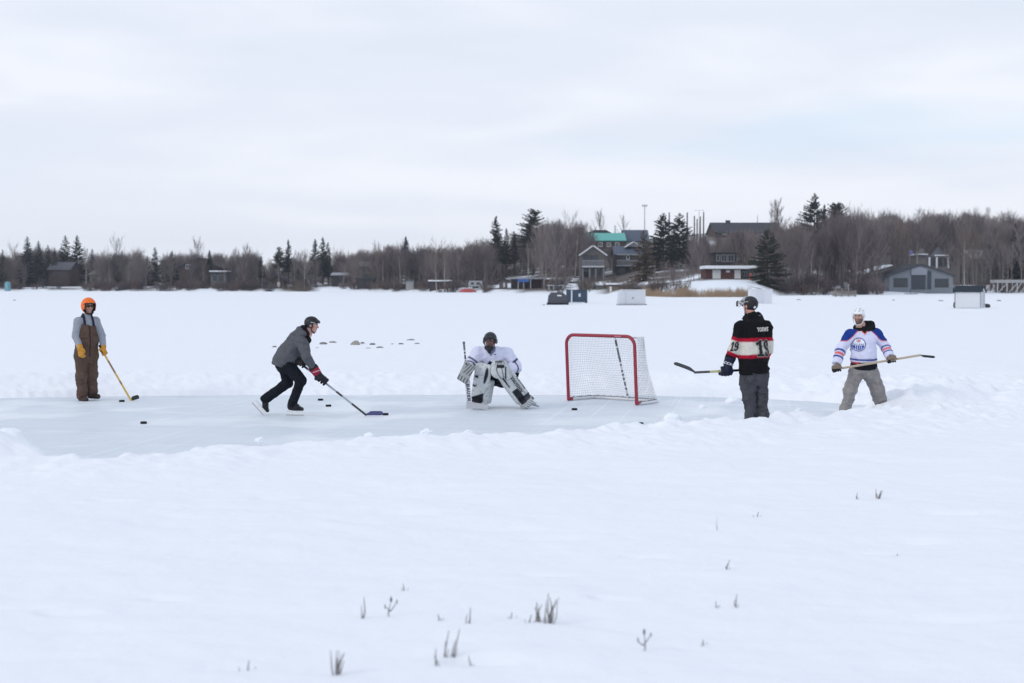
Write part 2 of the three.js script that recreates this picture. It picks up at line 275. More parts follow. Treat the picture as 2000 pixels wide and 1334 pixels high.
// buildings: px ranges give their real place and size at their distance
const glass = mat(0.03, 0.035, 0.045, 0.12), white = mat(0.74, 0.76, 0.79, 0.6), snowMat = mat(0.86, 0.9, 0.95, 0.9), darkTrim = mat(0.06, 0.065, 0.075, 0.7);
function roofSlab(len, run, rise, thick, over) {   // one pitched slab along z, from ridge (0,rise) down to (run,0)
  const L = Math.hypot(run, rise) + over, g = box(L, thick, len, L / 2, thick / 2, 0); g.rotateZ(-Math.atan2(rise, run)); return g;
}
function building(o) {
  // o: name,label,cat, x0,x1 (px), base, eave, ridge (px y), D, depth, gable ('front'|'side'|'flat'), wall, roof, snow, turn, windows [[x0,x1,y0,y1,frameMat]], doors, panels, down
  const s = o.D / F, cx = (o.x0 + o.x1) / 2, p = at(cx, o.base, o.D), w = (o.x1 - o.x0) * s, h = (o.base - o.eave) * s, rise = (o.eave - o.ridge) * s, d = o.depth, down = o.down ?? 2.5;
  isHouse.push([o.x0 - 3, o.x1 + 3, o.D - d / 2 - 3, o.D + d / 2 + 2]); if (o.clear) isHouse.push([o.x0 - 2, o.x1 + 2, o.clear, o.D]);
  const t = thing(o.name, o.label, o.cat || 'house', p, o.group, o.turn || 0), th = 0.22;
  const front = o.gable !== 'side';
  const sh = new THREE.Shape();
  const half = (front ? w : d) / 2; sh.moveTo(-half, -down); sh.lineTo(half, -down); sh.lineTo(half, h); if (o.gable !== 'flat') sh.lineTo(0, h + rise); sh.lineTo(-half, h); sh.closePath();
  const len = front ? d : w, wg = new THREE.ExtrudeGeometry(sh, { depth: len, bevelEnabled: false }); wg.translate(0, 0, -len / 2); if (!front) wg.rotateY(Math.PI / 2);
  part('wall', wg, o.wall, t);
  if (o.gable === 'flat') {
    const r = part('roof', box(w + 0.7, rise > 0 ? rise : 0.3, d + 0.7, 0, h + (rise > 0 ? rise : 0.3) / 2, 0), o.roof, t);
    if (o.snow) part('snow_cover', box(w + 0.6, 0.3, d + 0.6, 0, h + (rise > 0 ? rise : 0.3) + 0.152, 0), snowMat, t);
  } else {
    const run = half, mk = (thk, lift, ov, ex) => { const a = roofSlab(len + ex, run, rise, thk, ov), b = a.clone().rotateY(Math.PI), g = merge([a, b]); g.translate(0, h + lift, 0); if (!front) g.rotateY(Math.PI / 2); return g; };
    const ra = roofSlab(len + 0.9, run, rise, th, 0.5); ra.translate(0, h + rise, 0); const rb = ra.clone().rotateY(Math.PI); const rg = merge([ra, rb]); if (!front) rg.rotateY(Math.PI / 2);
    const r = part('roof', rg, o.roof, t);
    if (o.snow) { const sa = roofSlab(len + 0.7, run, rise, 0.22, 0.42); sa.translate(0, h + rise + th * 1.06, 0); const sb = sa.clone().rotateY(Math.PI); const sg = merge(o.snow === 'left' ? [sb] : o.snow === 'right' ? [sa] : [sa, sb]); if (!front) sg.rotateY(Math.PI / 2); part('snow_cover', sg, snowMat, t); }
    if (o.fascia && front) { const list = []; for (const q of [1, -1]) { const g = roofSlab(0.16, run, rise, 0.32, 0.55); if (q < 0) g.rotateY(Math.PI); g.translate(0, h + rise - 0.06, d / 2 + 0.5); list.push(g); } part('fascia', merge(list), o.fascia, t); }
  }
  const X = x => (x - cx) * s, Y = y => (o.base - y) * s, zf = d / 2;
  for (const q of o.windows || []) {
    const x0 = X(q[0]), x1 = X(q[1]), y1 = Y(q[2]), y0 = Y(q[3]), f = 0.12, fm = q[4] || white;
    const fr = part('window', merge([box(x1 - x0, f, 0.14, (x0 + x1) / 2, y0 + f / 2, zf + 0.05), box(x1 - x0, f, 0.14, (x0 + x1) / 2, y1 - f / 2, zf + 0.05), box(f, y1 - y0 - 2 * f, 0.14, x0 + f / 2, (y0 + y1) / 2, zf + 0.05), box(f, y1 - y0 - 2 * f, 0.14, x1 - f / 2, (y0 + y1) / 2, zf + 0.05), ...(x1 - x0 > 1.2 ? [box(0.08, y1 - y0 - 2 * f, 0.12, (x0 + x1) / 2, (y0 + y1) / 2, zf + 0.045)] : [])]), fm, t);
    part('pane', box(x1 - x0 - 2 * f, y1 - y0 - 2 * f, 0.05, (x0 + x1) / 2, (y0 + y1) / 2, zf + 0.028), glass, fr);
  }
  for (const q of o.doors || []) { const x0 = X(q[0]), x1 = X(q[1]), y1 = Y(q[2]), y0 = Y(q[3]); const dr = part(q[5] || 'door', box(x1 - x0, y1 - y0, 0.1, (x0 + x1) / 2, (y0 + y1) / 2, zf + 0.052), q[4], t); if ((q[5] || 'door') === 'door') part('handle', box(0.06, 0.16, 0.08, x1 - 0.2, y0 + 1.0, zf + 0.13), darkTrim, dr); }
  o.X = X; o.Y = Y; o.zf = zf; o.t = t; o.s = s; o.w = w; o.h = h; o.d = d;
  return o;
}
const W = { grey: mat(0.235, 0.255, 0.285, 0.8), slate: mat(0.12, 0.135, 0.155, 0.8), brown: mat(0.075, 0.055, 0.05, 0.9), tan: mat(0.20, 0.17, 0.13, 0.9), dark: mat(0.055, 0.05, 0.055, 0.85), redbrown: mat(0.10, 0.05, 0.048, 0.9), pale: mat(0.32, 0.33, 0.36, 0.8), olive: mat(0.14, 0.14, 0.115, 0.9), taupe: mat(0.15, 0.14, 0.14, 0.9) };
const Rf = { dark: mat(0.05, 0.052, 0.06, 0.85), grey: mat(0.10, 0.105, 0.12, 0.85), green: mat(0.10, 0.40, 0.36, 0.55), blue: mat(0.07, 0.09, 0.13, 0.7), brown: mat(0.055, 0.042, 0.04, 0.9) };

// the large grey lake house on the right
{
  const o = building({ name: 'lake_house', label: 'wide grey gabled house with dark central doorway facing the lake', x0: 1721, x1: 1842, base: 566, eave: 539, ridge: 518, D: 302, depth: 13, gable: 'front', wall: W.grey, roof: Rf.dark, snow: false, fascia: darkTrim, clear: 255,
    windows: [[1729, 1756, 543.5, 561, darkTrim], [1808, 1834, 544.5, 561, darkTrim]], doors: [[1763, 1790, 536, 565, mat(0.02, 0.03, 0.045, 0.3), 'garage_door'], [1793.5, 1801, 530, 565, mat(0.05, 0.065, 0.085, 0.6), 'trim_panel']] });
  const t = o.t, s = o.s;   // recessed left wing with a snowy roof, and the raised centre gable
  part('wing', box(30 * s, 25 * s, 9, o.X(1707), 12.5 * s, -2.4), W.slate, t, 'darker recessed left wing');
  const g = roofSlab(10.2, 60 * s, 17 * s, 0.25, 0.3); g.rotateY(Math.PI); g.translate(o.X(1737), 44 * s, -2.4);
  part('roof', g, Rf.dark, t); const g2 = roofSlab(9.9, 58 * s, 17 * s, 0.24, 0.2); g2.rotateY(Math.PI); g2.translate(o.X(1736.6), 44 * s + 0.28, -2.4); part('snow_cover', g2, snowMat, t);
  const sh = new THREE.Shape(); sh.moveTo(o.X(1762), 28.6 * s); sh.lineTo(o.X(1792), 28.6 * s); sh.lineTo(o.X(1792), 40 * s); sh.lineTo(o.X(1777.5), 44.5 * s); sh.lineTo(o.X(1762), 40 * s); sh.closePath();
  const gg = new THREE.ExtrudeGeometry(sh, { depth: 0.5, bevelEnabled: false }); gg.translate(0, 0, o.zf - 0.1); part('gable_panel', gg, mat(0.30, 0.315, 0.36, 0.8), t);
}
{
  const o = building({ name: 'pavilion_house', label: 'house with pyramid turret roof and white porch columns above the grey lake house', x0: 1782, x1: 1862, base: 524, eave: 503, ridge: 501, D: 345, depth: 10, gable: 'flat', wall: W.taupe, roof: Rf.grey, windows: [[1803.5, 1814, 505, 521, darkTrim], [1818, 1828, 505, 521, darkTrim], [1830, 1837, 505, 521, darkTrim], [1839, 1849, 505, 521, darkTrim]], down: 4 });
  const c = new THREE.ConeGeometry(15 * o.s * 1.25, 19 * o.s, 4); c.rotateY(Math.PI / 4); c.translate(o.X(1827.5), 23 * o.s + 9.5 * o.s, 2); const r = part('roof', c, Rf.grey, o.t);
  part('finial', tube([V(o.X(1827.5), 42 * o.s, 2), V(o.X(1827.5), 46 * o.s, 2)], [0.08, 0.03], 5), darkTrim, r);
  const sg = box(26 * o.s, 0.25, 0.8, o.X(1827.5), 23.6 * o.s + 0.1, o.zf - 0.1); part('snow_cover', merge([sg, box(24 * o.s, 0.28, 6, o.X(1791), 23 * o.s + 0.45, 1)]), snowMat, o.t);
  for (const x of [1802, 1816, 1838]) part('column', box(0.34, 20.8 * o.s, 0.34, o.X(x), 10.4 * o.s, o.zf + 0.6), white, o.t);
  part('dormer', (() => { const sh = new THREE.Shape(); sh.moveTo(-1, 0); sh.lineTo(1, 0); sh.lineTo(0, 15 * o.s); sh.closePath(); const g = new THREE.ExtrudeGeometry(sh, { depth: 3, bevelEnabled: false }); g.translate(o.X(1800), 24 * o.s, -2); return g; })(), W.taupe, o.t);
}
{
  const o = building({ name: 'boathouse', label: 'brown boathouse with white double doors and a thick snowy flat roof', cat: 'boathouse', x0: 1373, x1: 1443, base: 552, eave: 527, ridge: 525.5, D: 266, depth: 7, gable: 'flat', wall: W.redbrown, roof: darkTrim, clear: 220, down: 3,
    doors: [[1386.5, 1402, 527.5, 550.5, white, 'garage_door'], [1428.5, 1440.5, 527.5, 550.5, white, 'garage_door'], [1404, 1427, 528.5, 550.5, mat(0.13, 0.06, 0.055, 0.8), 'garage_door']] });
  part('snow_cover', box(98 * o.s, 6 * o.s, o.d + 2.2, o.X(1422), o.Y(525.4) + 3 * o.s, 0), snowMat, o.t);
  part('sign', box(7.5 * o.s, 4 * o.s, 0.08, o.X(1416), o.Y(530.5), o.zf + 0.16), white, o.t);
  part('porch', merge([box(24 * o.s, 25 * o.s, 4, o.X(1456), 12.5 * o.s, 0), box(26 * o.s, 0.3, 5, o.X(1456.5), 25 * o.s + 0.152, 0)]), W.slate, o.t);
  for (const x of [1448, 1453, 1458, 1463]) { const f = part('window', box(3.6 * o.s, 9 * o.s, 0.1, o.X(x), o.Y(535), 2.05), white, o.t); part('pane', box(2.6 * o.s, 7.6 * o.s, 0.06, o.X(x), o.Y(535), 2.09), glass, f); }
  const k = thing('kayak', 'red kayak leaning upright at the right end of the boathouse porch', 'kayak', at(1465.5, 556, 262)); const kg = new THREE.SphereGeometry(1, 12, 10); kg.scale(0.3, 1.35, 0.22); kg.translate(0, 1.0, 0); part('hull', kg, mat(0.42, 0.07, 0.06, 0.5), k); const ck = new THREE.TorusGeometry(0.2, 0.05, 6, 14); ck.scale(0.7, 1.8, 1); ck.translate(0, 1.0, 0.19); part('cockpit_rim', ck, darkTrim, k);
}
building({ name: 'lake_house', label: 'dark house with three snowy windows just above the boathouse roof', x0: 1391, x1: 1432, base: 519, eave: 496, ridge: 494, D: 300, depth: 9, gable: 'flat', wall: W.dark, roof: Rf.dark, windows: [[1393, 1399.5, 498, 511, W.pale], [1402, 1413.5, 498, 512, W.pale], [1415, 1427.5, 498, 512, W.pale]] });
{   // gable house with balcony
  const o = building({ name: 'lake_house', label: 'taupe gabled house with white balcony rail below the green roof', x0: 1133, x1: 1178, base: 545, eave: 498, ridge: 482, D: 338, depth: 11, gable: 'front', wall: W.taupe, roof: Rf.grey, fascia: white, clear: 322,
    windows: [[1136, 1148, 499, 509, darkTrim], [1150, 1164, 499, 509, darkTrim], [1136, 1148, 522, 527, darkTrim], [1152, 1171, 522, 536, darkTrim]], doors: [[1136, 1146.5, 531, 541, mat(0.03, 0.03, 0.035), 'garage_door']] });
  const s = o.s, rail = []; rail.push(box(41 * s, 0.16, 0.12, o.X(1155.5), o.Y(509.7), o.zf + 1.6)); for (let x = 1135; x <= 1176; x += 2) rail.push(box(0.09, 10.6 * s, 0.08, o.X(x), o.Y(515.2), o.zf + 1.6));
  part('balcony', box(42 * s, 0.3, 1.8, o.X(1155.5), o.Y(520.6) - 0.1, o.zf + 0.9), white, o.t); part('railing', merge(rail), W.pale, o.t);
  for (const x of [1135.5, 1148.5, 1160, 1175]) part('post', box(0.26, 20 * s + 1, 0.26, o.X(x), 9.4 * s - 0.5, o.zf + 1.5), W.pale, o.t);
}
{
  const o = building({ name: 'lake_house', label: 'dark house with slate roof and small white dormer beside the brown larch', x0: 1199, x1: 1258, base: 545, eave: 498, ridge: 483, D: 345, depth: 11, gable: 'side', wall: W.dark, roof: Rf.blue, clear: 330, windows: [[1211, 1219, 500, 508, darkTrim], [1219.5, 1226, 499.5, 508, white], [1229, 1240, 500, 508, darkTrim], [1203, 1218, 524, 537, darkTrim], [1224, 1240, 524, 537, darkTrim]] });
  const s = o.s, sh = new THREE.Shape(); sh.moveTo(-14 * s, 0); sh.lineTo(14 * s, 0); sh.lineTo(0, 8.5 * s); sh.closePath(); const g = new THREE.ExtrudeGeometry(sh, { depth: 4, bevelEnabled: false }); g.translate(o.X(1236), o.Y(482.5), -2); const dm = part('dormer', g, W.pale, o.t);
  const sl = []; for (const q of [0, Math.PI]) { const a = roofSlab(4.6, 14 * s, 8.5 * s, 0.2, 0.5); a.rotateY(q); a.translate(o.X(1236), o.Y(474), 0.2); sl.push(a); } part('roof', merge(sl), white, dm);
  const rail = [box(40 * s, 0.14, 0.12, o.X(1221), o.Y(509.4), o.zf + 1.6)]; for (let x = 1201; x <= 1241; x += 2) rail.push(box(0.08, 9 * s, 0.08, o.X(x), o.Y(514), o.zf + 1.6));
  part('balcony', box(42 * s, 0.28, 1.8, o.X(1221), o.Y(519.6), o.zf + 0.9), W.pale, o.t); part('railing', merge(rail), W.pale, o.t); part('fascia', box(56 * s, 0.28, 0.14, o.X(1229), o.Y(498.4), o.zf + 0.62), W.pale, o.t);
}
{
  const o = building({ name: 'hillside_house', label: 'long house with bright turquoise green metal roof on the hill', x0: 1142, x1: 1217, base: 486, eave: 471.5, ridge: 456.5, D: 432, depth: 14, gable: 'side', wall: W.brown, roof: Rf.green, down: 6, windows: [[1150, 1158, 475, 483], [1166, 1174, 475, 483], [1182, 1190, 475, 483], [1198, 1206, 475, 483]], clear: 400 });
  part('upper_roof', (() => { const sh = new THREE.Shape(); sh.moveTo(-30 * o.s, 0); sh.lineTo(30 * o.s, 0); sh.lineTo(14 * o.s, 8.5 * o.s); sh.lineTo(-10 * o.s, 8.5 * o.s); sh.closePath(); const g = new THREE.ExtrudeGeometry(sh, { depth: 5, bevelEnabled: false }); g.translate(o.X(1171), o.Y(457), -8); return g; })(), Rf.dark, o.t);
  part('chimney', box(8 * o.s, 30 * o.s, 1.6, o.X(1135.5), o.Y(460), -1), W.brown, o.t); part('vent_pipe', tube([V(o.X(1201.5), o.Y(457), -1), V(o.X(1201.5), o.Y(440.5), -1)], [0.3, 0.3], 8), white, o.t);
}
building({ name: 'hillside_house', label: 'house with dark blue roof right beside the turquoise roofed one', x0: 1217, x1: 1262, base: 488, eave: 472, ridge: 450.5, D: 436, depth: 13, gable: 'side', wall: W.slate, roof: Rf.blue, down: 6, windows: [[1221, 1236, 475, 480], [1240, 1250, 475, 482]] });
{
  const o = building({ name: 'hilltop_hall', label: 'long dark building with big sloping roof and chimney on the hilltop', cat: 'building', x0: 1389, x1: 1515, base: 462, eave: 457, ridge: 436, D: 485, depth: 22, gable: 'side', wall: W.brown, roof: Rf.dark, down: 6, windows: [[1402, 1410, 457.5, 460.5], [1432, 1440, 457.5, 460.5], [1470, 1478, 457.5, 460.5]] });
  part('chimney', box(8 * o.s, 8 * o.s, 1.6, o.X(1421.5), o.Y(434.4), 0), W.dark, o.t); part('antenna', tube([V(o.X(1479), o.Y(438), 0), V(o.X(1479), o.Y(420), 0)], [0.12, 0.06], 5), darkTrim, o.t);
}
{ const o = building({ name: 'pale_cottage', label: 'pale grey steep gabled cottage between the poplar and the tallest spruce', x0: 1529, x1: 1563, base: 500, eave: 480, ridge: 448, D: 400, depth: 10, gable: 'front', wall: W.taupe, roof: Rf.grey, fascia: W.pale, down: 5, windows: [[1538, 1545, 470, 480], [1549, 1556, 470, 480]] }); }
building({ name: 'lake_house', label: 'brown house with snowy eave left behind the grey lake house', x0: 1683, x1: 1728, base: 521, eave: 497.5, ridge: 495, D: 340, depth: 10, gable: 'flat', wall: W.taupe, roof: Rf.brown, snow: false, windows: [[1690, 1699, 502, 511, darkTrim], [1708, 1718, 502, 511, darkTrim]], down: 4 });
building({ name: 'lake_house', label: 'hip house with patchy snow roof above the snowy lawn at far right', x0: 1886, x1: 1942, base: 524, eave: 505, ridge: 490, D: 345, depth: 10, gable: 'side', wall: W.taupe, roof: mat(0.3, 0.3, 0.33, 0.9), windows: [[1892, 1901, 508, 520, darkTrim], [1907, 1919, 508, 520, darkTrim]], down: 4 });
building({ name: 'garden_shed', label: 'small grey green shed standing behind the navy ice hut', cat: 'shed', x0: 1163, x1: 1184, base: 573, eave: 560, ridge: 557, D: 292, depth: 5, gable: 'flat', wall: mat(0.17, 0.18, 0.17, 0.9), roof: Rf.grey, snow: false, doors: [[1176, 1183, 561.5, 572.5, W.pale]], clear: 270 });
building({ name: 'garden_shed', label: 'tan shed with snow on its roof, beside white framed ice hut', cat: 'shed', x0: 1188, x1: 1217, base: 575, eave: 557.5, ridge: 556, D: 282, depth: 5, gable: 'flat', wall: W.tan, roof: Rf.brown, snow: true, doors: [[1189, 1193, 559.5, 574, white, 'trim_panel']], clear: 262 });
{ // open shelter with the blue tarp
  const D = 322, s = D / F, t = thing('open_shelter', 'flat roofed open shelter with bright blue tarp and white posts on the shore', 'shelter', at(1031, 566, D)), X = x => (x - 1031) * s, Y = y => (566 - y) * s;
  part('roof', box(70 * s, 2.6 * s, 6, 0, Y(543.5), 0), W.pale, t); part('tarp', box(22 * s, 5.4 * s, 0.12, X(1022), Y(548), 3.06), mat(0.05, 0.13, 0.40, 0.55), t);
  for (const x of [1012, 1022.5, 1036, 1062]) part('post', box(0.24, 21 * s, 0.24, X(x), Y(555.3), 2.8), W.pale, t); part('back_wall', box(66 * s, 20 * s, 0.3, 0, Y(555), -2.7), W.dark, t); isHouse.push([995, 1072, 300, 328]);
}
building({ name: 'boat_shed', label: 'red brown boat shed joined to the right of the blue tarp shelter', cat: 'shed', x0: 1041, x1: 1069, base: 567, eave: 551, ridge: 546.5, D: 326, depth: 5, gable: 'flat', wall: W.redbrown, roof: W.redbrown, doors: [[1046, 1060, 553, 565, mat(0.07, 0.035, 0.035), 'garage_door']] });
building({ name: 'garden_shed', label: 'little gabled shed left of the blue tarp shelter', cat: 'shed', x0: 975, x1: 991, base: 565, eave: 549.5, ridge: 543.5, D: 330, depth: 4, gable: 'front', wall: W.taupe, roof: Rf.brown, doors: [[983, 986.5, 552, 561, white]] });
building({ name: 'chalet', label: 'wide brown chalet with overhanging dark roof in the left wood', cat: 'house', x0: 362, x1: 437, base: 566, eave: 523, ridge: 505.5, D: 408, depth: 14, gable: 'front', wall: W.brown, roof: Rf.brown, fascia: Rf.dark, windows: [[374, 383, 517, 526], [394, 404, 526, 535, darkTrim], [412, 424, 526, 535, darkTrim]] });
building({ name: 'cabin', label: 'grey green cabin with snowy ridge beside the brown chalet', cat: 'cabin', x0: 416, x1: 446, base: 560, eave: 536, ridge: 531, D: 394, depth: 6, gable: 'flat', wall: mat(0.15, 0.16, 0.16, 0.9), roof: Rf.dark, snow: true, windows: [[420, 428, 539, 548, darkTrim], [432, 441, 539, 548, darkTrim]] });
building({ name: 'lake_house', label: 'grey house with plain roof under the paired spruces at left', x0: 106, x1: 146, base: 561, eave: 527, ridge: 513, D: 422, depth: 10, gable: 'side', wall: W.brown, roof: Rf.grey, windows: [[112, 120, 531, 539, darkTrim], [128, 137, 531, 539, darkTrim]] });
building({ name: 'lake_house', label: 'low olive walled house behind shrubs in the left wood', x0: 184, x1: 228, base: 558, eave: 537, ridge: 530, D: 418, depth: 9, gable: 'side', wall: W.olive, roof: W.olive, windows: [[190, 197, 541, 549, darkTrim], [204, 212, 541, 549, darkTrim]] });
building({ name: 'cabin', label: 'dark cabin with arched roof below the spruce group', cat: 'cabin', x0: 534, x1: 558, base: 562, eave: 547, ridge: 538, D: 385, depth: 7, gable: 'front', wall: W.brown, roof: Rf.dark, doors: [[546, 551, 551, 560, white]] });
building({ name: 'cabin', label: 'dark narrow cabin among trunks right of the arched roof cabin', cat: 'cabin', x0: 577, x1: 594, base: 558, eave: 535, ridge: 527, D: 392, depth: 7, gable: 'front', wall: W.dark, roof: Rf.dark });
building({ name: 'cabin', label: 'long low cabin with pale roof edge above the snowy bank', cat: 'cabin', x0: 652, x1: 682, base: 550, eave: 538, ridge: 534, D: 392, depth: 7, gable: 'side', wall: W.dark, roof: W.pale });
building({ name: 'lake_house', label: 'two storey dull house with snow patch on roof in the brown wood', x0: 706, x1: 731, base: 546, eave: 521, ridge: 512, D: 385, depth: 9, gable: 'side', wall: W.olive, roof: W.taupe, snow: false, windows: [[710, 717, 524, 531, darkTrim], [721, 728, 524, 531, darkTrim], [712, 727, 535, 543, darkTrim]] });
building({ name: 'garden_shed', label: 'dark open shed at the foot of the snowy bank', cat: 'shed', x0: 699, x1: 731, base: 562, eave: 546, ridge: 543, D: 366, depth: 5, gable: 'flat', wall: W.dark, roof: Rf.dark });
building({ name: 'garden_shed', label: 'small grey white shed alone on the brown wood shore', cat: 'shed', x0: 794, x1: 809, base: 566, eave: 549, ridge: 546.5, D: 350, depth: 4, gable: 'flat', wall: mat(0.3, 0.31, 0.31, 0.8), roof: Rf.grey });
building({ name: 'garden_shed', label: 'long dark shed with snowy roof behind forked white birch', cat: 'shed', x0: 840, x1: 880, base: 568, eave: 551, ridge: 549.5, D: 344, depth: 5, gable: 'flat', wall: W.dark, roof: Rf.dark, snow: true });
{ // camper and upturned red boat
  const D = 338, s = D / F, t = thing('camper_trailer', 'white camper trailer parked between trunks on the shore', 'camper', at(929, 563, D));
  const g = new THREE.Shape(); g.moveTo(-13 * s, 0.5); g.lineTo(13 * s, 0.5); g.lineTo(13 * s, 14 * s); g.lineTo(-11 * s, 14 * s); g.lineTo(-13 * s, 10 * s); g.closePath(); const b = new THREE.ExtrudeGeometry(g, { depth: 2.2, bevelEnabled: true, bevelSize: 0.06, bevelThickness: 0.06, bevelSegments: 2 }); part('body', b, mat(0.36, 0.37, 0.40, 0.5), t);
  for (const x of [-6, 5]) { const f = part('window', box(6 * s, 4.4 * s, 0.08, x * s, 9.4 * s, 2.3), darkTrim, t); part('pane', box(5 * s, 3.4 * s, 0.06, x * s, 9.4 * s, 2.33), glass, f); }
  for (const x of [-3, 3]) { const w = new THREE.CylinderGeometry(0.4, 0.4, 0.25, 14); w.rotateX(Math.PI / 2); w.translate(x * s, 0.35, 2.1); part('wheel', w, mat(0.02, 0.02, 0.02), t); }
  const bt = thing('rowing_boat', 'red boat lying upturned on the snow below the white camper', 'boat', at(913, 570.5, 326)), hull = new THREE.SphereGeometry(1, 20, 8, 0, 6.2832, 0, Math.PI / 2); hull.scale(2.1, 0.75, 0.8); part('hull', hull, mat(0.40, 0.045, 0.05, 0.5), bt); part('keel', box(3.4, 0.08, 0.07, 0, 0.74, 0), mat(0.25, 0.03, 0.03), bt);
  isHouse.push([893, 945, 315, 342]);
}
{ const D = 398, t = thing('garden_shed', 'tiny turquoise hut at far left edge of the shore', 'hut', at(17.5, 562, D)), s = D / F; const sh = new THREE.Shape(); sh.moveTo(-3.5 * s, -1); sh.lineTo(3.5 * s, -1); sh.lineTo(3.5 * s, 9 * s); sh.lineTo(0, 12 * s); sh.lineTo(-3.5 * s, 9 * s); sh.closePath(); const g = new THREE.ExtrudeGeometry(sh, { depth: 2, bevelEnabled: false }); part('wall', g, mat(0.16, 0.36, 0.42, 0.7), t); part('door', box(2.6 * s, 7 * s, 0.08, 0, 3.5 * s, 2.04), mat(0.3, 0.45, 0.5), t); isHouse.push([12, 24, 385, 402]); }

// ---------------------------------------------------------------- ice huts on the lake
{ // dark tent
  const p = onLevel(1089, 595, 0.06), D = -p.z, s = D / F, t = thing('ice_tent', 'dark grey pop-up ice fishing tent with slanted sides on the frozen lake', 'tent', p);
  const X = x => (x - 1089) * s, H = 24 * s, q = [[X(1069.5), X(1109.5), -1.3, 1.0, 0], [X(1071.5), X(1106), -1.2, 0.92, H * 0.72], [X(1077), X(1098), -0.7, 0.5, H], ], pos = [], idx = [];
  q.forEach(([a, b, c, d, y]) => pos.push(a, y, d, b, y, d, b, y, c, a, y, c)); for (let i = 0; i < 2; i++) for (let k = 0; k < 4; k++) { const a = i * 4 + k, b = i * 4 + (k + 1) % 4; idx.push(a, b, a + 4, b, b + 4, a + 4); } idx.push(8, 9, 10, 8, 10, 11);
  let g = new THREE.BufferGeometry(); g.setAttribute('position', new THREE.Float32BufferAttribute(pos, 3)); g.setIndex(idx); g = g.toNonIndexed(); g.computeVertexNormals(); part('canvas', g, mat(0.085, 0.088, 0.105, 0.9), t);
  part('skirt', box(X(1110) - X(1068.5), 0.16, 2.5, 0, 0.08, -0.15), mat(0.02, 0.02, 0.025), t); part('vent_flap', box(0.42, 0.12, 0.05, X(1092), H * 0.74, 0.95), white, t);
  for (const [a, b] of [[0, 8], [1, 9]]) part('pole', tube([V(...pos.slice(a * 3, a * 3 + 3)), V(...pos.slice(a * 3 + 12, a * 3 + 15)), V(...pos.slice(b * 3, b * 3 + 3))], [0.02, 0.02, 0.02], 5), darkTrim, t);
}
function hut(o) {
  const p = onLevel((o.x0 + o.x1) / 2, o.base, 0.06), s = -p.z / F, t = thing('ice_hut', o.label, 'hut', p, undefined, o.turn || 0); return { t, s, w: (o.x1 - o.x0) * s, h: (o.base - o.top) * s, X: x => (x - (o.x0 + o.x1) / 2) * s, Y: y => (o.base - y) * s };
}
{
  const o = hut({ x0: 1107, x1: 1149, base: 592, top: 569, label: 'navy blue ice fishing hut with white corner posts behind the dark tent' }), navy = mat(0.045, 0.07, 0.11, 0.7);
  part('wall', box(o.w, o.h, 2.0, 0, o.h / 2 + 0.1, -1), navy, o.t); part('roof', box(o.w + 0.1, 0.07, 2.1, 0, o.h + 0.137, -1), darkTrim, o.t);
  for (const x of [1116.5, 1148]) part('corner_post', box(0.12, o.h + 0.04, 0.1, o.X(x), o.h / 2 + 0.1, 0.052), white, o.t);
  part('notice', box(0.22, 0.34, 0.03, o.X(1132), o.Y(576.5), 0.018), mat(0.6, 0.63, 0.68), o.t); part('runner', merge([box(0.1, 0.12, 2.4, -o.w / 2 + 0.2, 0.06, -1), box(0.1, 0.12, 2.4, o.w / 2 - 0.2, 0.06, -1)]), darkTrim, o.t);
}
{
  const o = hut({ x0: 1208, x1: 1261, base: 596, top: 567.5, label: 'white ice fishing hut with one slanted end in front of the tan shed' });
  const sh = new THREE.Shape(); sh.moveTo(o.X(1208), 0.1); sh.lineTo(o.X(1261), 0.1); sh.lineTo(o.X(1260), o.h); sh.lineTo(o.X(1214), o.h * 0.98); sh.lineTo(o.X(1211), o.h * 0.86); sh.closePath();
  const g = new THREE.ExtrudeGeometry(sh, { depth: 2.1, bevelEnabled: true, bevelSize: 0.02, bevelThickness: 0.02, bevelSegments: 1 }); g.translate(0, 0, -2.1); part('wall', g, mat(0.60, 0.63, 0.68, 0.55), o.t);
  part('roof', box(o.X(1261) - o.X(1213), 0.06, 2.2, (o.X(1261) + o.X(1213)) / 2, o.h + 0.052, -1.05), white, o.t); part('latch', box(0.09, 0.14, 0.06, o.X(1236), o.Y(582), 0.05), darkTrim, o.t); part('corner_trim', box(0.07, o.h - 0.15, 0.05, o.X(1259.6), o.h / 2 + 0.05, 0.047), white, o.t);
  part('runner', box(o.w + 0.3, 0.1, 0.12, -0.05, 0.05, 0.1), mat(0.3, 0.3, 0.33), o.t); part('seam', box(0.03, o.h - 0.2, 0.02, o.X(1222), o.h / 2, 0.032), mat(0.42, 0.45, 0.5), o.t);
}
{
  const o = hut({ x0: 1467, x1: 1508, base: 593, top: 566, label: 'plain white ice hut behind the helmet of the black jersey player' });
  part('wall', box(o.w, o.h, 2, 0, o.h / 2, -1), mat(0.66, 0.69, 0.74, 0.6), o.t); part('roof', box(o.w + 0.08, 0.06, 2.1, 0, o.h + 0.032, -1), white, o.t); part('door', box(0.7, o.h - 0.3, 0.05, -o.w * 0.1, o.h / 2, 0.027), mat(0.62, 0.65, 0.71, 0.6), o.t); part('corner_trim', box(0.06, o.h, 0.05, o.w / 2 - 0.03, o.h / 2, 0.027), white, o.t);
}
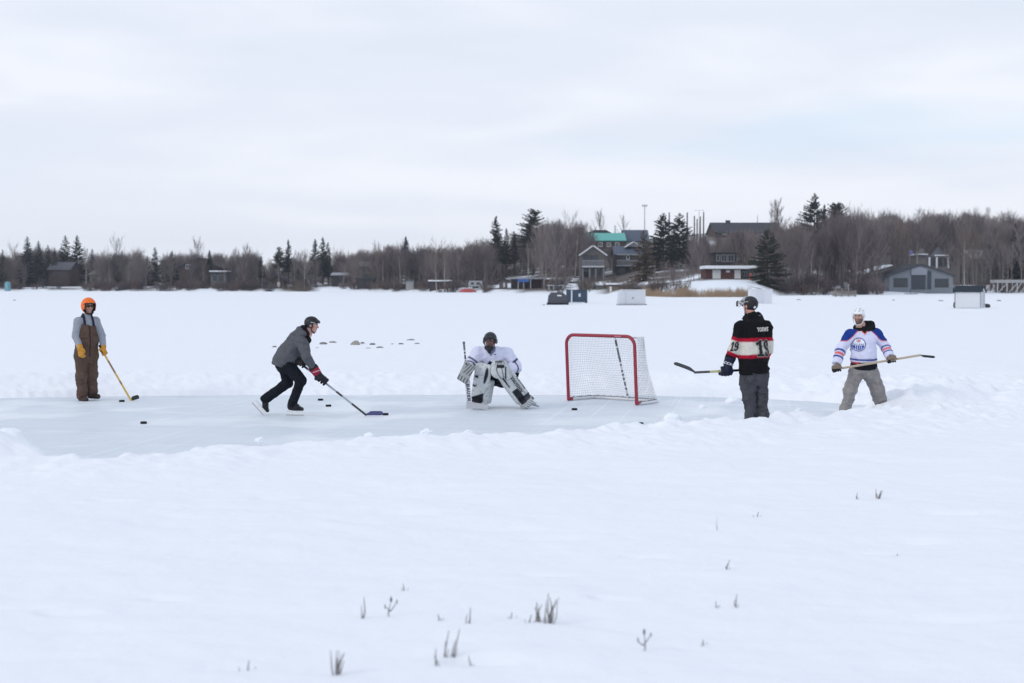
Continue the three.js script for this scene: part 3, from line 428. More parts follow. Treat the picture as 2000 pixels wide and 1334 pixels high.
{ // white shed hut with dark roof and open gable end
  const o = hut({ x0: 1870, x1: 1918, base: 602, top: 569, label: 'white ice shack with dark pitched roof and stove pipe at far right' }), t = o.t; t.rotation.y = -0.52;
  const L = 2.15, dp = 1.65, h = o.h, rise = 0.42; const sh = new THREE.Shape(); sh.moveTo(-dp / 2, 0.08); sh.lineTo(dp / 2, 0.08); sh.lineTo(dp / 2, h); sh.lineTo(0, h + rise); sh.lineTo(-dp / 2, h); sh.closePath();
  const g = new THREE.ExtrudeGeometry(sh, { depth: L, bevelEnabled: false }); g.translate(0, 0, -L / 2); g.rotateY(Math.PI / 2); part('wall', g, mat(0.66, 0.69, 0.73, 0.6), t);
  const ra = roofSlab(L + 0.2, dp / 2, rise, 0.05, 0.16); ra.translate(0, h + rise + 0.004, 0); const rg = merge([ra, ra.clone().rotateY(Math.PI)]); rg.rotateY(Math.PI / 2); part('roof', rg, mat(0.03, 0.04, 0.055, 0.9), t);
  part('stove_pipe', tube([V(L * 0.42, h + 0.2, -0.2), V(L * 0.42, h + 0.82, -0.2)], [0.05, 0.05], 8), darkTrim, t); part('door', box(0.04, h * 0.9, 0.6, L / 2 + 0.022, h * 0.5, 0.2), mat(0.60, 0.63, 0.68), t); part('door_edge', box(0.05, h * 0.92, 0.07, L / 2 + 0.026, h * 0.5, -0.2), mat(0.12, 0.07, 0.07), t); part('vent', box(0.03, 0.2, 0.3, L / 2 + 0.016, h + 0.02, 0.1), mat(0.2, 0.21, 0.25), t);
  for (const x of [-L / 2 + 0.03, L / 2 - 0.03]) part('corner_trim', box(0.05, h - 0.1, 0.04, x, h / 2 + 0.03, dp / 2 + 0.022), mat(0.2, 0.22, 0.25), t);
  const wheel = new THREE.TorusGeometry(0.2, 0.07, 8, 18); wheel.rotateY(Math.PI / 2); wheel.translate(-L / 2 - 0.08, 0.26, 0.4); part('wheel', wheel, mat(0.02, 0.02, 0.025), t);
  const b = thing('gas_bottle', 'small black gas bottle lying at the door of the white ice shack', 'bottle', onLevel(1928, 601, 0.06)), bg = new THREE.CapsuleGeometry(0.17, 0.22, 6, 12); bg.rotateZ(1.4); bg.translate(0, 0.17, 0); part('tank', bg, mat(0.025, 0.027, 0.03, 0.5), b); part('valve', box(0.1, 0.06, 0.06, -0.33, 0.14, 0), darkTrim, b);
}
// docks, lifts, poles, flag
{ const p = onLevel(1648, 580, 0.05), s = -p.z / F, t = thing('dock_section', 'grey wooden dock sections stacked on the snow left of the grey house', 'dock', p), dm = mat(0.22, 0.2, 0.19, 0.9), r = rng(5); for (let k = 0; k < 5; k++) part('deck', box(42 * s, 0.12, 2.0, (r() - 0.5) * 0.4, 0.2 + k * 0.17, (r() - 0.5) * 0.3), dm, t); for (const x of [-19, -7, 6, 19]) part('leg', box(0.14, 1.1 + 0.6 * r(), 0.14, x * s, 0.5, 1.08), dm, t); isHouse.push([1622, 1674, 225, 275]); }
{ const p = at(1975, 571, 300), s = 300 / F, t = thing('boat_lift', 'white boat lift frame with long canopy beam at the far right edge', 'boat lift', p), X = x => (x - 1975) * s, Y = y => (571 - y) * s; part('canopy', box(80 * s, 6 * s, 3, X(1978), Y(549.5), 0), mat(0.33, 0.33, 0.34, 0.8), t); const pm = mat(0.5, 0.51, 0.53, 0.5); for (const x of [1944, 1962, 1982, 2005]) for (const z of [-1.4, 1.4]) part('post', box(0.14, 20 * s, 0.14, X(x), Y(561.5), z), pm, t); for (const [a, b] of [[1946, 1962], [1966, 1982], [1978, 1990], [1988, 2003]]) part('strut', tube([V(X(a), Y(571), 1.42), V(X(b), Y(553), 1.42)], [0.08, 0.08], 5), pm, t); part('cradle', box(42 * s, 0.3, 2.2, X(1967), Y(569), 0), mat(0.06, 0.06, 0.07), t); isHouse.push([1935, 2020, 280, 312]); }
{ const p = at(1093, 566, 305), s = 305 / F, t = thing('boat_lift', 'low pale dock frame on the shore above the dark tent', 'dock', p), X = x => (x - 1093) * s; part('beam', box(48 * s, 0.2, 2, 0, 8.6 * s, 0), mat(0.4, 0.42, 0.44, 0.7), t); for (const x of [1072, 1081, 1091, 1103, 1114]) part('post', box(0.16, 9 * s, 0.16, X(x), 4.2 * s, 0.9), mat(0.4, 0.42, 0.44, 0.7), t); part('panel', box(12 * s, 4.6 * s, 0.1, X(1086), 4.5 * s, 0.8), mat(0.13, 0.19, 0.21), t); }
{ const t = thing('garden_stairs', 'snowy timber stairs climbing the bank behind the navy hut', 'stairs', at(1115, 567, 312)), s = 312 / F; for (let k = 0; k < 8; k++) part('step', box(16 * s - k * 0.06, 0.2, 0.9, (k - 2) * 0.32, 0.2 + k * 0.38, -k * 0.8), k % 3 === 1 ? W.dark : snowMat, t); isHouse.push([1098, 1132, 300, 325]); }
const poleMat = mat(0.10, 0.095, 0.095, 0.8), steel = mat(0.45, 0.47, 0.5, 0.5);
for (const [x, y0, y1, D, lab] of [[1307, 416, 458, 400, 'tall bare mast between the two dark spruces'], [1342, 416, 484, 380, 'tall bare mast close right of the second dark spruce'], [1356, 423, 492, 400, 'mast leftmost of the close group of four on the slope'], [1361.3, 429, 492, 405, 'shortest mast in the group of four on the slope'], [1367.5, 424, 492, 410, 'thin pale mast second from right on the slope'], [1374, 415, 470, 415, 'rightmost tall mast of the group on the slope']]) {
  const b = at(x, y1, D), top = at(x, y0, D), t = thing('mast', lab, 'mast', b), H = top.y - b.y; part('pole', tube([V(0, -5, 0), V(0, H, 0)], [0.28, 0.17], 7), poleMat, t); const c = new THREE.SphereGeometry(0.19, 8, 6); c.translate(0, H, 0); part('cap', c, poleMat, t);
}
{ const b = at(1259, 458, 470), H = at(1259, 402, 470).y - b.y, t = thing('light_mast', 'slender pale lighting mast with crossbar head above the blue roof', 'light mast', b); part('pole', tube([V(0, -6, 0), V(0, H, 0)], [0.24, 0.12], 7), steel, t); part('crossbar', box(1.7, 0.3, 0.3, 0, H - 0.1, 0), steel, t); for (const x of [-0.7, 0, 0.7]) part('lamp_head', box(0.4, 0.32, 0.3, x, H + 0.24, 0.1), steel, t); }
{ const b = at(1365.5, 470, 440), H = at(1365.5, 411, 440).y - b.y, t = thing('light_mast', 'faint thin double armed street lamp above the group of masts', 'street lamp', b); part('pole', tube([V(0, -5, 0), V(0, H, 0)], [0.14, 0.08], 6), steel, t); part('arm', box(2.6, 0.1, 0.1, 0, H, 0), steel, t); for (const x of [-1.25, 1.25]) part('lamp_head', box(0.5, 0.13, 0.26, x, H - 0.02, 0), steel, t); }
{ const b = at(1780, 515, 330), s = 330 / F, t = thing('flag', 'small blue flag above the roof of the grey lake house', 'flag', b); part('pole', tube([V(-0.4, -2, 0), V(-0.4, 30 * s, 0)], [0.06, 0.04], 6), steel, t); const g = new THREE.PlaneGeometry(5 * s, 8 * s, 6, 6), q = g.attributes.position; for (let i = 0; i < q.count; i++) q.setZ(i, 0.12 * Math.sin(q.getX(i) * 7)); const c2 = new THREE.BoxGeometry(5 * s, 8 * s, 0.03, 8, 4, 1); const r2 = c2.attributes.position; for (let i = 0; i < r2.count; i++) r2.setZ(i, r2.getZ(i) + 0.1 * Math.sin(r2.getX(i) * 9)); c2.translate(2.5 * s - 0.36, 21.5 * s, 0); c2.computeVertexNormals(); part('cloth', c2, mat(0.22, 0.24, 0.62, 0.8), t); }
{ const t = thing('sign_post', 'short dark post on a flat base in front of the grey lake house', 'post', at(1778.5, 574, 272)); part('pole', tube([V(0, -0.3, 0), V(0, 1.25, 0)], [0.06, 0.06], 6), darkTrim, t); part('plate', box(0.3, 0.22, 0.05, 0, 1.15, 0.08), mat(0.2, 0.2, 0.22), t); part('base', box(2.4, 0.16, 0.7, 0.1, 0.02, 0), mat(0.25, 0.26, 0.29), t); }
{ const t = thing('garden_statue', 'small white upright marker beside the stacked dock sections', 'marker', at(1657, 567, 268)); part('plinth', box(0.35, 0.5, 0.35, 0, 0, 0), W.pale, t); part('pillar', tube([V(0, 0.2, 0), V(0, 0.9, 0), V(0, 1.2, 0)], [0.16, 0.12, 0.02], 8), white, t); }

// ---------------------------------------------------------------- planting
const spruceGeo = {};
function spruce(px, tip, halfPx, D, label, o = {}) {
  const b = ground(at(px, 560, D)), H = at(px, tip, D).y - b.y, R = halfPx * 1.9 * D / F, g = spruceTree(Math.round(px * 7 + tip), H, R, o.bareTo ?? 0.04, o.ragged ?? 0.3, o.taper ?? 0.72); isHouse.push([px - halfPx * 0.75, px + halfPx * 0.75, D - (o.front ?? 55), D]);
  const t = thing(o.name || 'spruce_tree', label, o.cat || 'spruce tree', b, o.group); part('trunk', g.trunk, barkDark, t); part('crown', g.crown, o.mat || needle[Math.round(px) % 2], t);
}
spruce(54.6, 462, 13, 418, 'tall dark spruce, left one of the close pair near the left edge');
spruce(76.5, 471, 10, 414, 'shorter dark spruce, right one of the close pair near the left edge', { bareTo: 0.15 });
spruce(128.6, 460, 13, 432, 'frosted looking spruce, left one of two above the plain grey roof');
spruce(151.5, 460, 13.5, 436, 'broad dark spruce, right one of two above the plain grey roof');
spruce(94.5, 479, 8, 425, 'small spruce tip between the two spruce pairs at left');
spruce(107, 485, 7, 420, 'smallest spruce tip just left of the frosted looking spruce', { ragged: 0.4 });
spruce(181, 487, 7.5, 420, 'slim spruce right of the spruce pair over the grey roof');
spruce(223, 498, 7, 415, 'low dark spruce over the olive walled house');
spruce(303.6, 483, 11, 425, 'pointed spruce rising over the dip of the left treeline', { ragged: 0.5 });
spruce(289, 500, 9, 428, 'low ragged spruce leaning on the pointed one in the dip', { ragged: 0.6 });
spruce(337, 490, 10, 420, 'spruce left of the brown chalet', { ragged: 0.5 });
spruce(6, 488, 8, 420, 'spruce cut by the left picture edge');
spruce(409.6, 489, 7, 396, 'narrow dark spruce in front of the brown chalet roof', { bareTo: 0.5 });
spruce(510, 501, 7, 390, 'small spruce standing alone among thin pale trunks', { bareTo: 0.35 });
spruce(563.6, 468, 9, 410, 'upright spruce beside the round topped pine at centre left', { bareTo: 0.3, ragged: 0.45 });
spruce(545, 483, 10, 408, 'round topped ragged pine left of the upright spruce', { bareTo: 0.45, ragged: 0.7, taper: 0.45, name: 'pine_tree', cat: 'pine tree' });
spruce(615.6, 467, 10, 405, 'dark spruce, left of the twin pair at the start of the brown wood', { bareTo: 0.25 });
spruce(631, 463, 11, 408, 'tallest dark spruce of the pair at the start of the brown wood', { bareTo: 0.2, ragged: 0.45 });
spruce(641.5, 473, 9, 410, 'lower spruce at the right shoulder of the twin pair', { bareTo: 0.2 });
spruce(793, 462, 9, 420, 'lone spruce tip poking out of the middle of brown wood', { bareTo: 0.5 });
spruce(969, 422, 15, 365, 'slender tall spruce left of the big layered spruce at centre', { bareTo: 0.3, ragged: 0.55 });
spruce(989, 446, 9, 375, 'small spruce between the slender and the big layered spruce', { bareTo: 0.3, ragged: 0.5 });
spruce(1004, 452, 8, 380, 'smallest spruce tip close beside the big layered spruce', { bareTo: 0.3 });
spruce(1041, 408, 33, 375, 'big layered spruce with wide open branches at picture centre', { bareTo: 0.42, ragged: 0.75, taper: 0.7 });
spruce(1090, 452, 8, 385, 'dull spruce right of the big layered spruce', { bareTo: 0.3 });
spruce(1295.5, 417, 27, 320, 'black dense spruce beside the brown larch, left of the mast pair', { ragged: 0.35 });
spruce(1327.6, 417, 25, 330, 'dense dark spruce between two tall bare masts', { bareTo: 0.1 });
spruce(1256, 451, 18, 290, 'brown bare looking larch in front of the dormer house', { mat: larchMat, bareTo: 0.03, ragged: 0.35, name: 'larch_tree', cat: 'larch tree' });
spruce(1499, 449, 28, 252, 'broad olive dark spruce standing beside the boathouse', { mat: needle[2], bareTo: 0.03, ragged: 0.28 });
spruce(1589.6, 377, 38, 345, 'tallest spruce of all with clear stepped branches at right', { bareTo: 0.1, ragged: 0.45, taper: 0.95 });
spruce(1609, 399, 9, 365, 'thin spruce tip just right of the tallest spruce', { bareTo: 0.4 });
spruce(1633, 399, 21, 370, 'round headed dark conifer right of the tallest spruce', { bareTo: 0.5, ragged: 0.5, taper: 0.4, name: 'pine_tree', cat: 'pine tree' });
spruce(1669, 440, 12, 350, 'dull green spruce right of the round headed conifer', { mat: needle[2] });
spruce(1827, 463, 11, 380, 'dark spruce behind the pyramid roof turret', { bareTo: 0.3 });
spruce(1982, 436, 10, 330, 'dark narrow spruce at the right picture edge', { ragged: 0.45 });
spruce(1520, 462, 10, 300, 'slim dull spruce behind the broad olive one', { mat: needle[2] });

const proto = []; for (let k = 0; k < 6; k++) proto.push(bareTree(100 + k, 11, [0.34, 0.40, 0.32, 0.44, 0.37, 0.20][k], [0.28, 0.2, 0.34, 0.15, 0.25, 0.3][k], 0.024));
const birchGeo = []; for (let k = 0; k < 4; k++) birchGeo.push(bareTree(300 + k, 12, [0.24, 0.3, 0.2, 0.26][k], 0.45, 0.018, 0.8));
const bushGeo = [0, 1, 2].map(k => bush(500 + k, 2.2));
function placeTree(g, trunkMat, crownMat, name, label, cat, group, px, D, H, base, turn, lean = 0) {
  const t = thing(name, label, cat, ground(at(px, 560, D)), group, turn); t.rotation.z = lean; t.scale.setScalar(H / base); part('trunk', g.trunk, trunkMat, t); part('crown', g.crown, crownMat, t); return t;
}
{ // pale birches one can tell apart
  const list = [[868, 480, 338, 'forked white birch before the long dark shed'], [853, 500, 334, 'leaning white birch left of the forked one'], [771, 530, 352, 'thin pale birch in the middle of brown wood'], [1030, 470, 330, 'pale birch behind the blue tarp, leaning left'], [1065, 468, 326, 'upright pale birch right of the blue tarp shelter'], [1616, 440, 276, 'tallest pale birch at the foot of the tallest spruce'], [1583, 470, 262, 'pale birch left of the tallest birch'], [1640, 446, 280, 'pale birch close left of the dull green spruce'], [1598, 500, 258, 'short pale birch at the shore beside the dock stack'], [1559, 505, 256, 'small pale birch at the shore edge below the cottage'],
    [505, 520, 384, 'pale birch trunk, left of the twin trunks before the chalet bay'], [512, 518, 384, 'pale birch trunk, right of the twin trunks'], [545, 512, 380, 'pale birch under the round topped pine'], [575, 508, 380, 'pale birch before the narrow dark cabin'], [398, 528, 392, 'pale birch before the chalet front'], [466, 515, 386, 'curved pale birch between chalet and twin trunks'], [215, 520, 396, 'thin pale birch before the olive house'], [1713, 500, 285, 'pale birch at the left corner of the grey house'], [1771, 478, 330, 'straight pale trunk behind the grey house ridge'], [1850, 470, 305, 'tall grey trunk at the right corner of the grey house'], [1888, 500, 312, 'pale trunk in the middle of the snowy lawn'], [1958, 476, 305, 'leftmost trunk of the many stemmed tree at far right'], [1968, 470, 306, 'middle trunk of the many stemmed tree at far right'], [1976, 474, 304, 'rightmost trunk of the many stemmed tree at far right'], [979, 515, 330, 'curved pale birch left of the blue tarp shelter']];
  list.forEach(([px, tip, D, lab], i) => { const g = ground(at(px, 560, D)), H = at(px, tip, D).y - g.y; placeTree(birchGeo[i % 4], i > 16 ? barkGrey : barkPale, twigMat[i % 2], 'birch_tree', lab, 'birch tree', undefined, px, D, H, 12, i * 1.3, [0.02, 0.07, -0.03, 0.12, 0, 0.01, -0.03][i % 7]); });
}
{ // poplars and single crowns against the sky
  const list = [[1523, 390, 350, 12, 'tall thin poplar above the cottage, reaching over the hilltop hall'], [1511, 394, 352, 10, 'second thin poplar, left of the tallest poplar'], [1172, 416, 450, 26, 'wide bare tree above the turquoise roof'], [1218, 430, 455, 16, 'bare tree right of the vent pipe over the blue roof'], [1795, 410, 500, 30, 'widest bare crown on the right ridge'], [1850, 416, 500, 26, 'bare crown on the ridge above the snowy lawn'], [1905, 408, 505, 14, 'narrow bare tree on the ridge, left of the dark one'], [1928, 406, 505, 16, 'darkest bare tree on the right ridge'], [1690, 420, 490, 22, 'bare crown right of the conifers on the ridge'], [1725, 424, 495, 18, 'low bare crown at the left of the ridge'], [386, 470, 415, 16, 'tall bare tree over the chalet roof'], [228, 472, 420, 10, 'thin bare tree standing out of the left wood'], [481, 482, 410, 18, 'wide bare tree in the gap right of the chalet'], [1110, 428, 400, 22, 'bare crown left of the chimney block'], [1570, 425, 400, 18, 'bare tree left of the tallest spruce']];
  list.forEach(([px, tip, D, hw, lab], i) => { const b = ground(at(px, 560, D)), H = at(px, tip, D).y - b.y; placeTree(proto[i < 2 ? 5 : i % 5], barkGrey, twigMat[i % 3], 'bare_tree', lab, 'bare tree', undefined, px, D, H, 11, i * 2.1).scale.set(Math.max(H / 11, hw * D / F / 4.4), H / 11, Math.max(H / 11, hw * D / F / 4.4)); });
}
{ // the rest of the wood: separate trees in front, then one mass
  const r = rng(77), skyline = [[-200, 492], [0, 490], [60, 488], [200, 496], [250, 500], [290, 506], [340, 490], [400, 484], [440, 497], [480, 492], [520, 505], [560, 498], [600, 495], [660, 492], [720, 486], [800, 486], [860, 484], [940, 482], [1000, 460], [1060, 446], [1110, 440], [1140, 444], [1190, 452], [1260, 462], [1350, 470], [1400, 462], [1480, 455], [1560, 440], [1650, 424], [1720, 428], [1800, 420], [1900, 420], [2000, 424], [2300, 424]];
  const group = 'leafless trees of the wood along the far shore';
  let made = 0;
  for (let k = 0; made < 150 && k < 2000; k++) {
    const px = -40 + 2080 * ((k * 0.618034) % 1), s = table(shoreTab, px), D = s + 5 + 55 * r() * r() + (px > 1100 ? 30 * r() : 0); if (blocked(px, D, 4)) continue; const b = ground(at(px, 560, D)), sky = at(px, capped(px, D, table(skyline, px) - 6 + 26 * r()), D).y - b.y; if (sky < 2.2) continue; if (px > 1372 && px < 1475 && D < 275) continue; if (px > 1690 && px < 1940 && D < 310) continue;
    const H = clamp(sky, 4, 13 + 2 * r()); const kk = made % 6; placeTree(proto[kk], made % 4 === 0 ? barkPale : barkGrey, twigMat[(made * 7) % 4], 'bare_tree', 'leafless grey brown tree among many alike in the far shore wood', 'bare tree', group, px, D, H, 11, r() * 6.28, (r() - 0.5) * 0.08); made++;
  }
  const clump = [], q = rng(9); for (let k = 0; k < 5; k++) { const g = proto[(k * 2 + 1) % 6], m = new THREE.Matrix4().makeTranslation((q() - 0.5) * 8, 0, (q() - 0.5) * 8).multiply(new THREE.Matrix4().makeRotationY(q() * 6)).multiply(new THREE.Matrix4().makeScale(0.9 + 0.2 * q(), 0.82 + 0.25 * q(), 0.9 + 0.2 * q())); clump.push(g.trunk.clone().applyMatrix4(m), g.crown.clone().applyMatrix4(m)); } for (let k = 0; k < 3; k++) clump.push(bushGeo[k].clone().translate((q() - 0.5) * 8, 0, (q() - 0.5) * 8));
  const cg = merge(clump), spots = [];
  for (let k = 0; k < 9000 && spots.length < 1150; k++) {
    const px = -160 + 2330 * r(), s = table(shoreTab, px), deep = px > 1000 ? 270 : 110, D = s + 10 + deep * Math.pow(r(), 1.1); if (D > 530 || blocked(px, D, 6)) continue;
    const b = ground(at(px, 560, D)), t = D - s; if (lawn(px, t + 4) || (px > 1370 && px < 1480 && D < 285) || (px > 1690 && px < 1930 && D < 325)) continue;
        
    const sky = at(px, capped(px, D, table(skyline, px) + 5 + 20 * r() + 22 * (noise3(px * 0.035, 1, 9) - 0.5)), D).y - b.y, H = clamp(sky, 2.5, 12.5); if (sky < 2) continue; spots.push([b, H, r() * 6.28, r()]);
  }
  const im = new THREE.InstancedMesh(cg, mat(1, 1, 1, 0.95), spots.length), M = new THREE.Matrix4(); spots.forEach(([b, H, a, c], i) => { M.compose(b, new THREE.Quaternion().setFromAxisAngle(V(0, 1, 0), a), V(H / 11, H / 11, H / 11)); im.setMatrixAt(i, M); const u = c; im.setColorAt(i, lin(lerp(0.09, 0.27, u), lerp(0.076, 0.228, u), lerp(0.083, 0.222, u))); });
  im.name = 'leafless_wood'; im.userData = { label: 'dense leafless brown wood behind the shore, reading as one mass', category: 'wood', kind: 'stuff' }; im.castShadow = im.receiveShadow = true; scene.add(im);
  // brush at the water line
  const bl = 'leafless tangled shrub at the edge of the frozen lake', bg = 'shrubs along the far shore'; const bm = [mat(0.09, 0.07, 0.07, 0.95), mat(0.13, 0.085, 0.08, 0.95), mat(0.075, 0.066, 0.075, 0.95), mat(0.15, 0.125, 0.105, 0.95)];
  let n = 0; for (let k = 0; n < 190 && k < 3000; k++) { const px = -30 + 2060 * ((k * 0.7548777) % 1), s = table(shoreTab, px), D = s + 0.5 + 8 * r(); if (blocked(px, D, 1) || lawn(px, D - s) && r() < 0.93) continue; const t = thing('shrub', bl, 'shrub', ground(at(px, 560, D)), bg, r() * 6.28); t.scale.set(0.8 + 0.8 * r(), 0.55 + 0.75 * r(), 0.8 + 0.8 * r()); part('stems', bushGeo[k % 3], bm[k % 4], t); n++; }
}
{ // reeds in front of the boathouse
  const r = rng(15), pos = []; for (let k = 0; k < 9000; k++) { const px = 1256 + 212 * r(), D = table(shoreTab, px) - 9 + 11 * r(), p = at(px, 575, D), dens = noise3(px * 0.12, 2, 4); if (r() > 0.35 + dens) continue; p.y = Math.max(hillHeight(p.x, D), 0.02); const h = (0.6 + 0.75 * r()) * (0.6 + 0.7 * dens); sliver(pos, p, p.clone().add(V((r() - 0.5) * 0.35, h, (r() - 0.5) * 0.35)), 0.022, r); }
  const m = new THREE.Mesh(soup(pos), mat(0.34, 0.25, 0.17, 0.95)); m.name = 'reed_bed'; m.userData = { label: 'strip of dry tan reeds at the lake edge before the boathouse', category: 'reeds', kind: 'stuff' }; m.castShadow = m.receiveShadow = true; scene.add(m);
}

// ---------------------------------------------------------------- bodies and clothes: joined distance fields, meshed on a grid
const D3 = (x, y, z) => Math.sqrt(x * x + y * y + z * z);
function cap(a, b, ra, rb) { const bx = b.x - a.x, by = b.y - a.y, bz = b.z - a.z, l = bx * bx + by * by + bz * bz || 1e-9; return (x, y, z) => { const px = x - a.x, py = y - a.y, pz = z - a.z; let h = (px * bx + py * by + pz * bz) / l; h = h < 0 ? 0 : h > 1 ? 1 : h; return D3(px - bx * h, py - by * h, pz - bz * h) - (ra + (rb - ra) * h); }; }
const ball = (c, r) => (x, y, z) => D3(x - c.x, y - c.y, z - c.z) - r;
// elliptic limb: a to b, lateral direction, half widths and half depths at both ends
function ell(a, b, lat, wa, da, wb, db) {
  const t = b.clone().sub(a), L = t.length(); t.normalize(); const u = lat.clone().addScaledVector(t, -lat.dot(t)).normalize(), v = t.clone().cross(u);
  return (x, y, z) => { const px = x - a.x, py = y - a.y, pz = z - a.z; const s = px * t.x + py * t.y + pz * t.z, h = clamp(s / L, 0, 1), w = wa + (wb - wa) * h, d = da + (db - da) * h, e = s - h * L; const q = D3((px * u.x + py * u.y + pz * u.z) / w, (px * v.x + py * v.y + pz * v.z) / d, e / Math.min(w, d)); return (q - 1) * Math.min(w, d); };
}
function rbox(c, u, v, n, hu, hv, hn, r) { return (x, y, z) => { const px = x - c.x, py = y - c.y, pz = z - c.z; const a = Math.abs(px * u.x + py * u.y + pz * u.z) - hu + r, b = Math.abs(px * v.x + py * v.y + pz * v.z) - hv + r, d = Math.abs(px * n.x + py * n.y + pz * n.z) - hn + r; return D3(Math.max(a, 0), Math.max(b, 0), Math.max(d, 0)) + Math.min(Math.max(a, b, d), 0) - r; }; }
function smin(a, b, k) { const h = Math.max(k - Math.abs(a - b), 0) / k; return Math.min(a, b) - h * h * k * 0.25; }
const join = (list, k) => (x, y, z) => { let d = list[0](x, y, z); for (let i = 1; i < list.length; i++) d = smin(d, list[i](x, y, z), k); return d; };
const either = (...l) => (x, y, z) => { let d = 1e9; for (const f of l) d = Math.min(d, f(x, y, z)); return d; };
const cut = (f, p, n) => (x, y, z) => Math.max(f(x, y, z), (x - p.x) * n.x + (y - p.y) * n.y + (z - p.z) * n.z);   // keep the side that n points away from
const folds = (f, amp, freq, seed, sy = 0.55) => (x, y, z) => { const d = f(x, y, z); return d > 0.12 ? d : d + amp * ((noise3(x * freq + seed, y * freq * sy + seed, z * freq) - 0.5) * 1.5 + (noise3(x * freq * 2.3, y * freq * 2.3 * sy + seed, z * freq * 2.3 + seed) - 0.5) * 0.9 - 0.55 * Math.max(0, 0.16 - Math.abs(noise3(x * freq * 1.3 + y * freq * 0.9, y * freq * 1.5 - x * freq * 0.5 + seed, z * freq * 1.3) - 0.5)) / 0.16 + 0.15); };
const grow = (f, r) => (x, y, z) => f(x, y, z) - r;
function meshField(f, lo, hi, cell, color) {
  const nx = Math.ceil((hi.x - lo.x) / cell) + 1, ny = Math.ceil((hi.y - lo.y) / cell) + 1, nz = Math.ceil((hi.z - lo.z) / cell) + 1, B = 6, val = new Float32Array(nx * ny * nz).fill(1), sx = nx * ny;
  for (let k = 0; k < nz; k += B) for (let j = 0; j < ny; j += B) for (let i = 0; i < nx; i += B) {
    const c = f(lo.x + (i + B / 2) * cell, lo.y + (j + B / 2) * cell, lo.z + (k + B / 2) * cell); if (Math.abs(c) > B * cell * 1.5 + 0.03) { if (c < 0) for (let z = k; z < Math.min(nz, k + B); z++) for (let y = j; y < Math.min(ny, j + B); y++) for (let x = i; x < Math.min(nx, i + B); x++) val[x + y * nx + z * sx] = -1; continue; }
    for (let z = k; z < Math.min(nz, k + B); z++) for (let y = j; y < Math.min(ny, j + B); y++) for (let x = i; x < Math.min(nx, i + B); x++) val[x + y * nx + z * sx] = f(lo.x + x * cell, lo.y + y * cell, lo.z + z * cell);
  }
  const id = new Int32Array(nx * ny * nz).fill(-1), pos = [], idx = [], E = [[0, 1], [2, 3], [4, 5], [6, 7], [0, 2], [1, 3], [4, 6], [5, 7], [0, 4], [1, 5], [2, 6], [3, 7]], c8 = new Float32Array(8);
  for (let z = 0; z < nz - 1; z++) for (let y = 0; y < ny - 1; y++) for (let x = 0; x < nx - 1; x++) {
    const o = x + y * nx + z * sx; let m = 0; for (let q = 0; q < 8; q++) { c8[q] = val[o + (q & 1) + ((q >> 1) & 1) * nx + (q >> 2) * sx]; if (c8[q] < 0) m |= 1 << q; }
    if (m === 0 || m === 255) continue; let ax = 0, ay = 0, az = 0, n = 0;
    for (const [a, b] of E) { if ((c8[a] < 0) === (c8[b] < 0)) continue; const t = c8[a] / (c8[a] - c8[b]); ax += (a & 1) + ((b & 1) - (a & 1)) * t; ay += ((a >> 1) & 1) + (((b >> 1) & 1) - ((a >> 1) & 1)) * t; az += (a >> 2) + ((b >> 2) - (a >> 2)) * t; n++; }
    id[o] = pos.length / 3; pos.push(lo.x + (x + ax / n) * cell, lo.y + (y + ay / n) * cell, lo.z + (z + az / n) * cell);
  }
  const quad = (a, b, c, d, flip) => { if (a < 0 || b < 0 || c < 0 || d < 0) return; flip ? idx.push(a, b, c, a, c, d) : idx.push(a, c, b, a, d, c); };
  for (let z = 1; z < nz - 1; z++) for (let y = 1; y < ny - 1; y++) for (let x = 1; x < nx - 1; x++) {
    const o = x + y * nx + z * sx, s = val[o] < 0;
    if (s !== val[o + 1] < 0) quad(id[o - nx - sx], id[o - sx], id[o], id[o - nx], s);
    if (s !== val[o + nx] < 0) quad(id[o - 1 - sx], id[o - 1], id[o], id[o - sx], s);
    if (s !== val[o + sx] < 0) quad(id[o - 1 - nx], id[o - nx], id[o], id[o - 1], s);
  }
  const g = new THREE.BufferGeometry(), N = pos.length / 3, nor = new Float32Array(N * 3), col = new Float32Array(N * 3).fill(1), e = cell * 0.6;
  for (let i = 0; i < N; i++) { const x = pos[i * 3], y = pos[i * 3 + 1], z = pos[i * 3 + 2]; let a = f(x + e, y, z) - f(x - e, y, z), b = f(x, y + e, z) - f(x, y - e, z), c = f(x, y, z + e) - f(x, y, z - e); const l = D3(a, b, c) || 1; nor[i * 3] = a / l; nor[i * 3 + 1] = b / l; nor[i * 3 + 2] = c / l; if (color) { const h = cell * 0.5; let r = 0, g2 = 0, b2 = 0; for (const [ox, oy, oz] of [[0, 0, 0], [h, h, 0], [-h, -h, 0], [h, -h, h], [-h, h, -h], [0, h, -h], [0, -h, h]]) { const q = color(x + ox, y + oy, z + oz); r += q[0]; g2 += q[1]; b2 += q[2]; } col[i * 3] = r / 7; col[i * 3 + 1] = g2 / 7; col[i * 3 + 2] = b2 / 7; } }
  g.setAttribute('position', new THREE.Float32BufferAttribute(pos, 3)); g.setAttribute('normal', new THREE.BufferAttribute(nor, 3)); g.setAttribute('color', new THREE.BufferAttribute(col, 3)); g.setIndex(idx); return g;
}
const weave = noiseTexture(256, (u, v) => { const a = 0.5 + 0.25 * Math.sin(u * 6.283 * 64) * Math.sin(v * 6.283 * 64) + 0.3 * (tileable(u, v, 16, 5, 3) - 0.5); return [a, a, a]; });
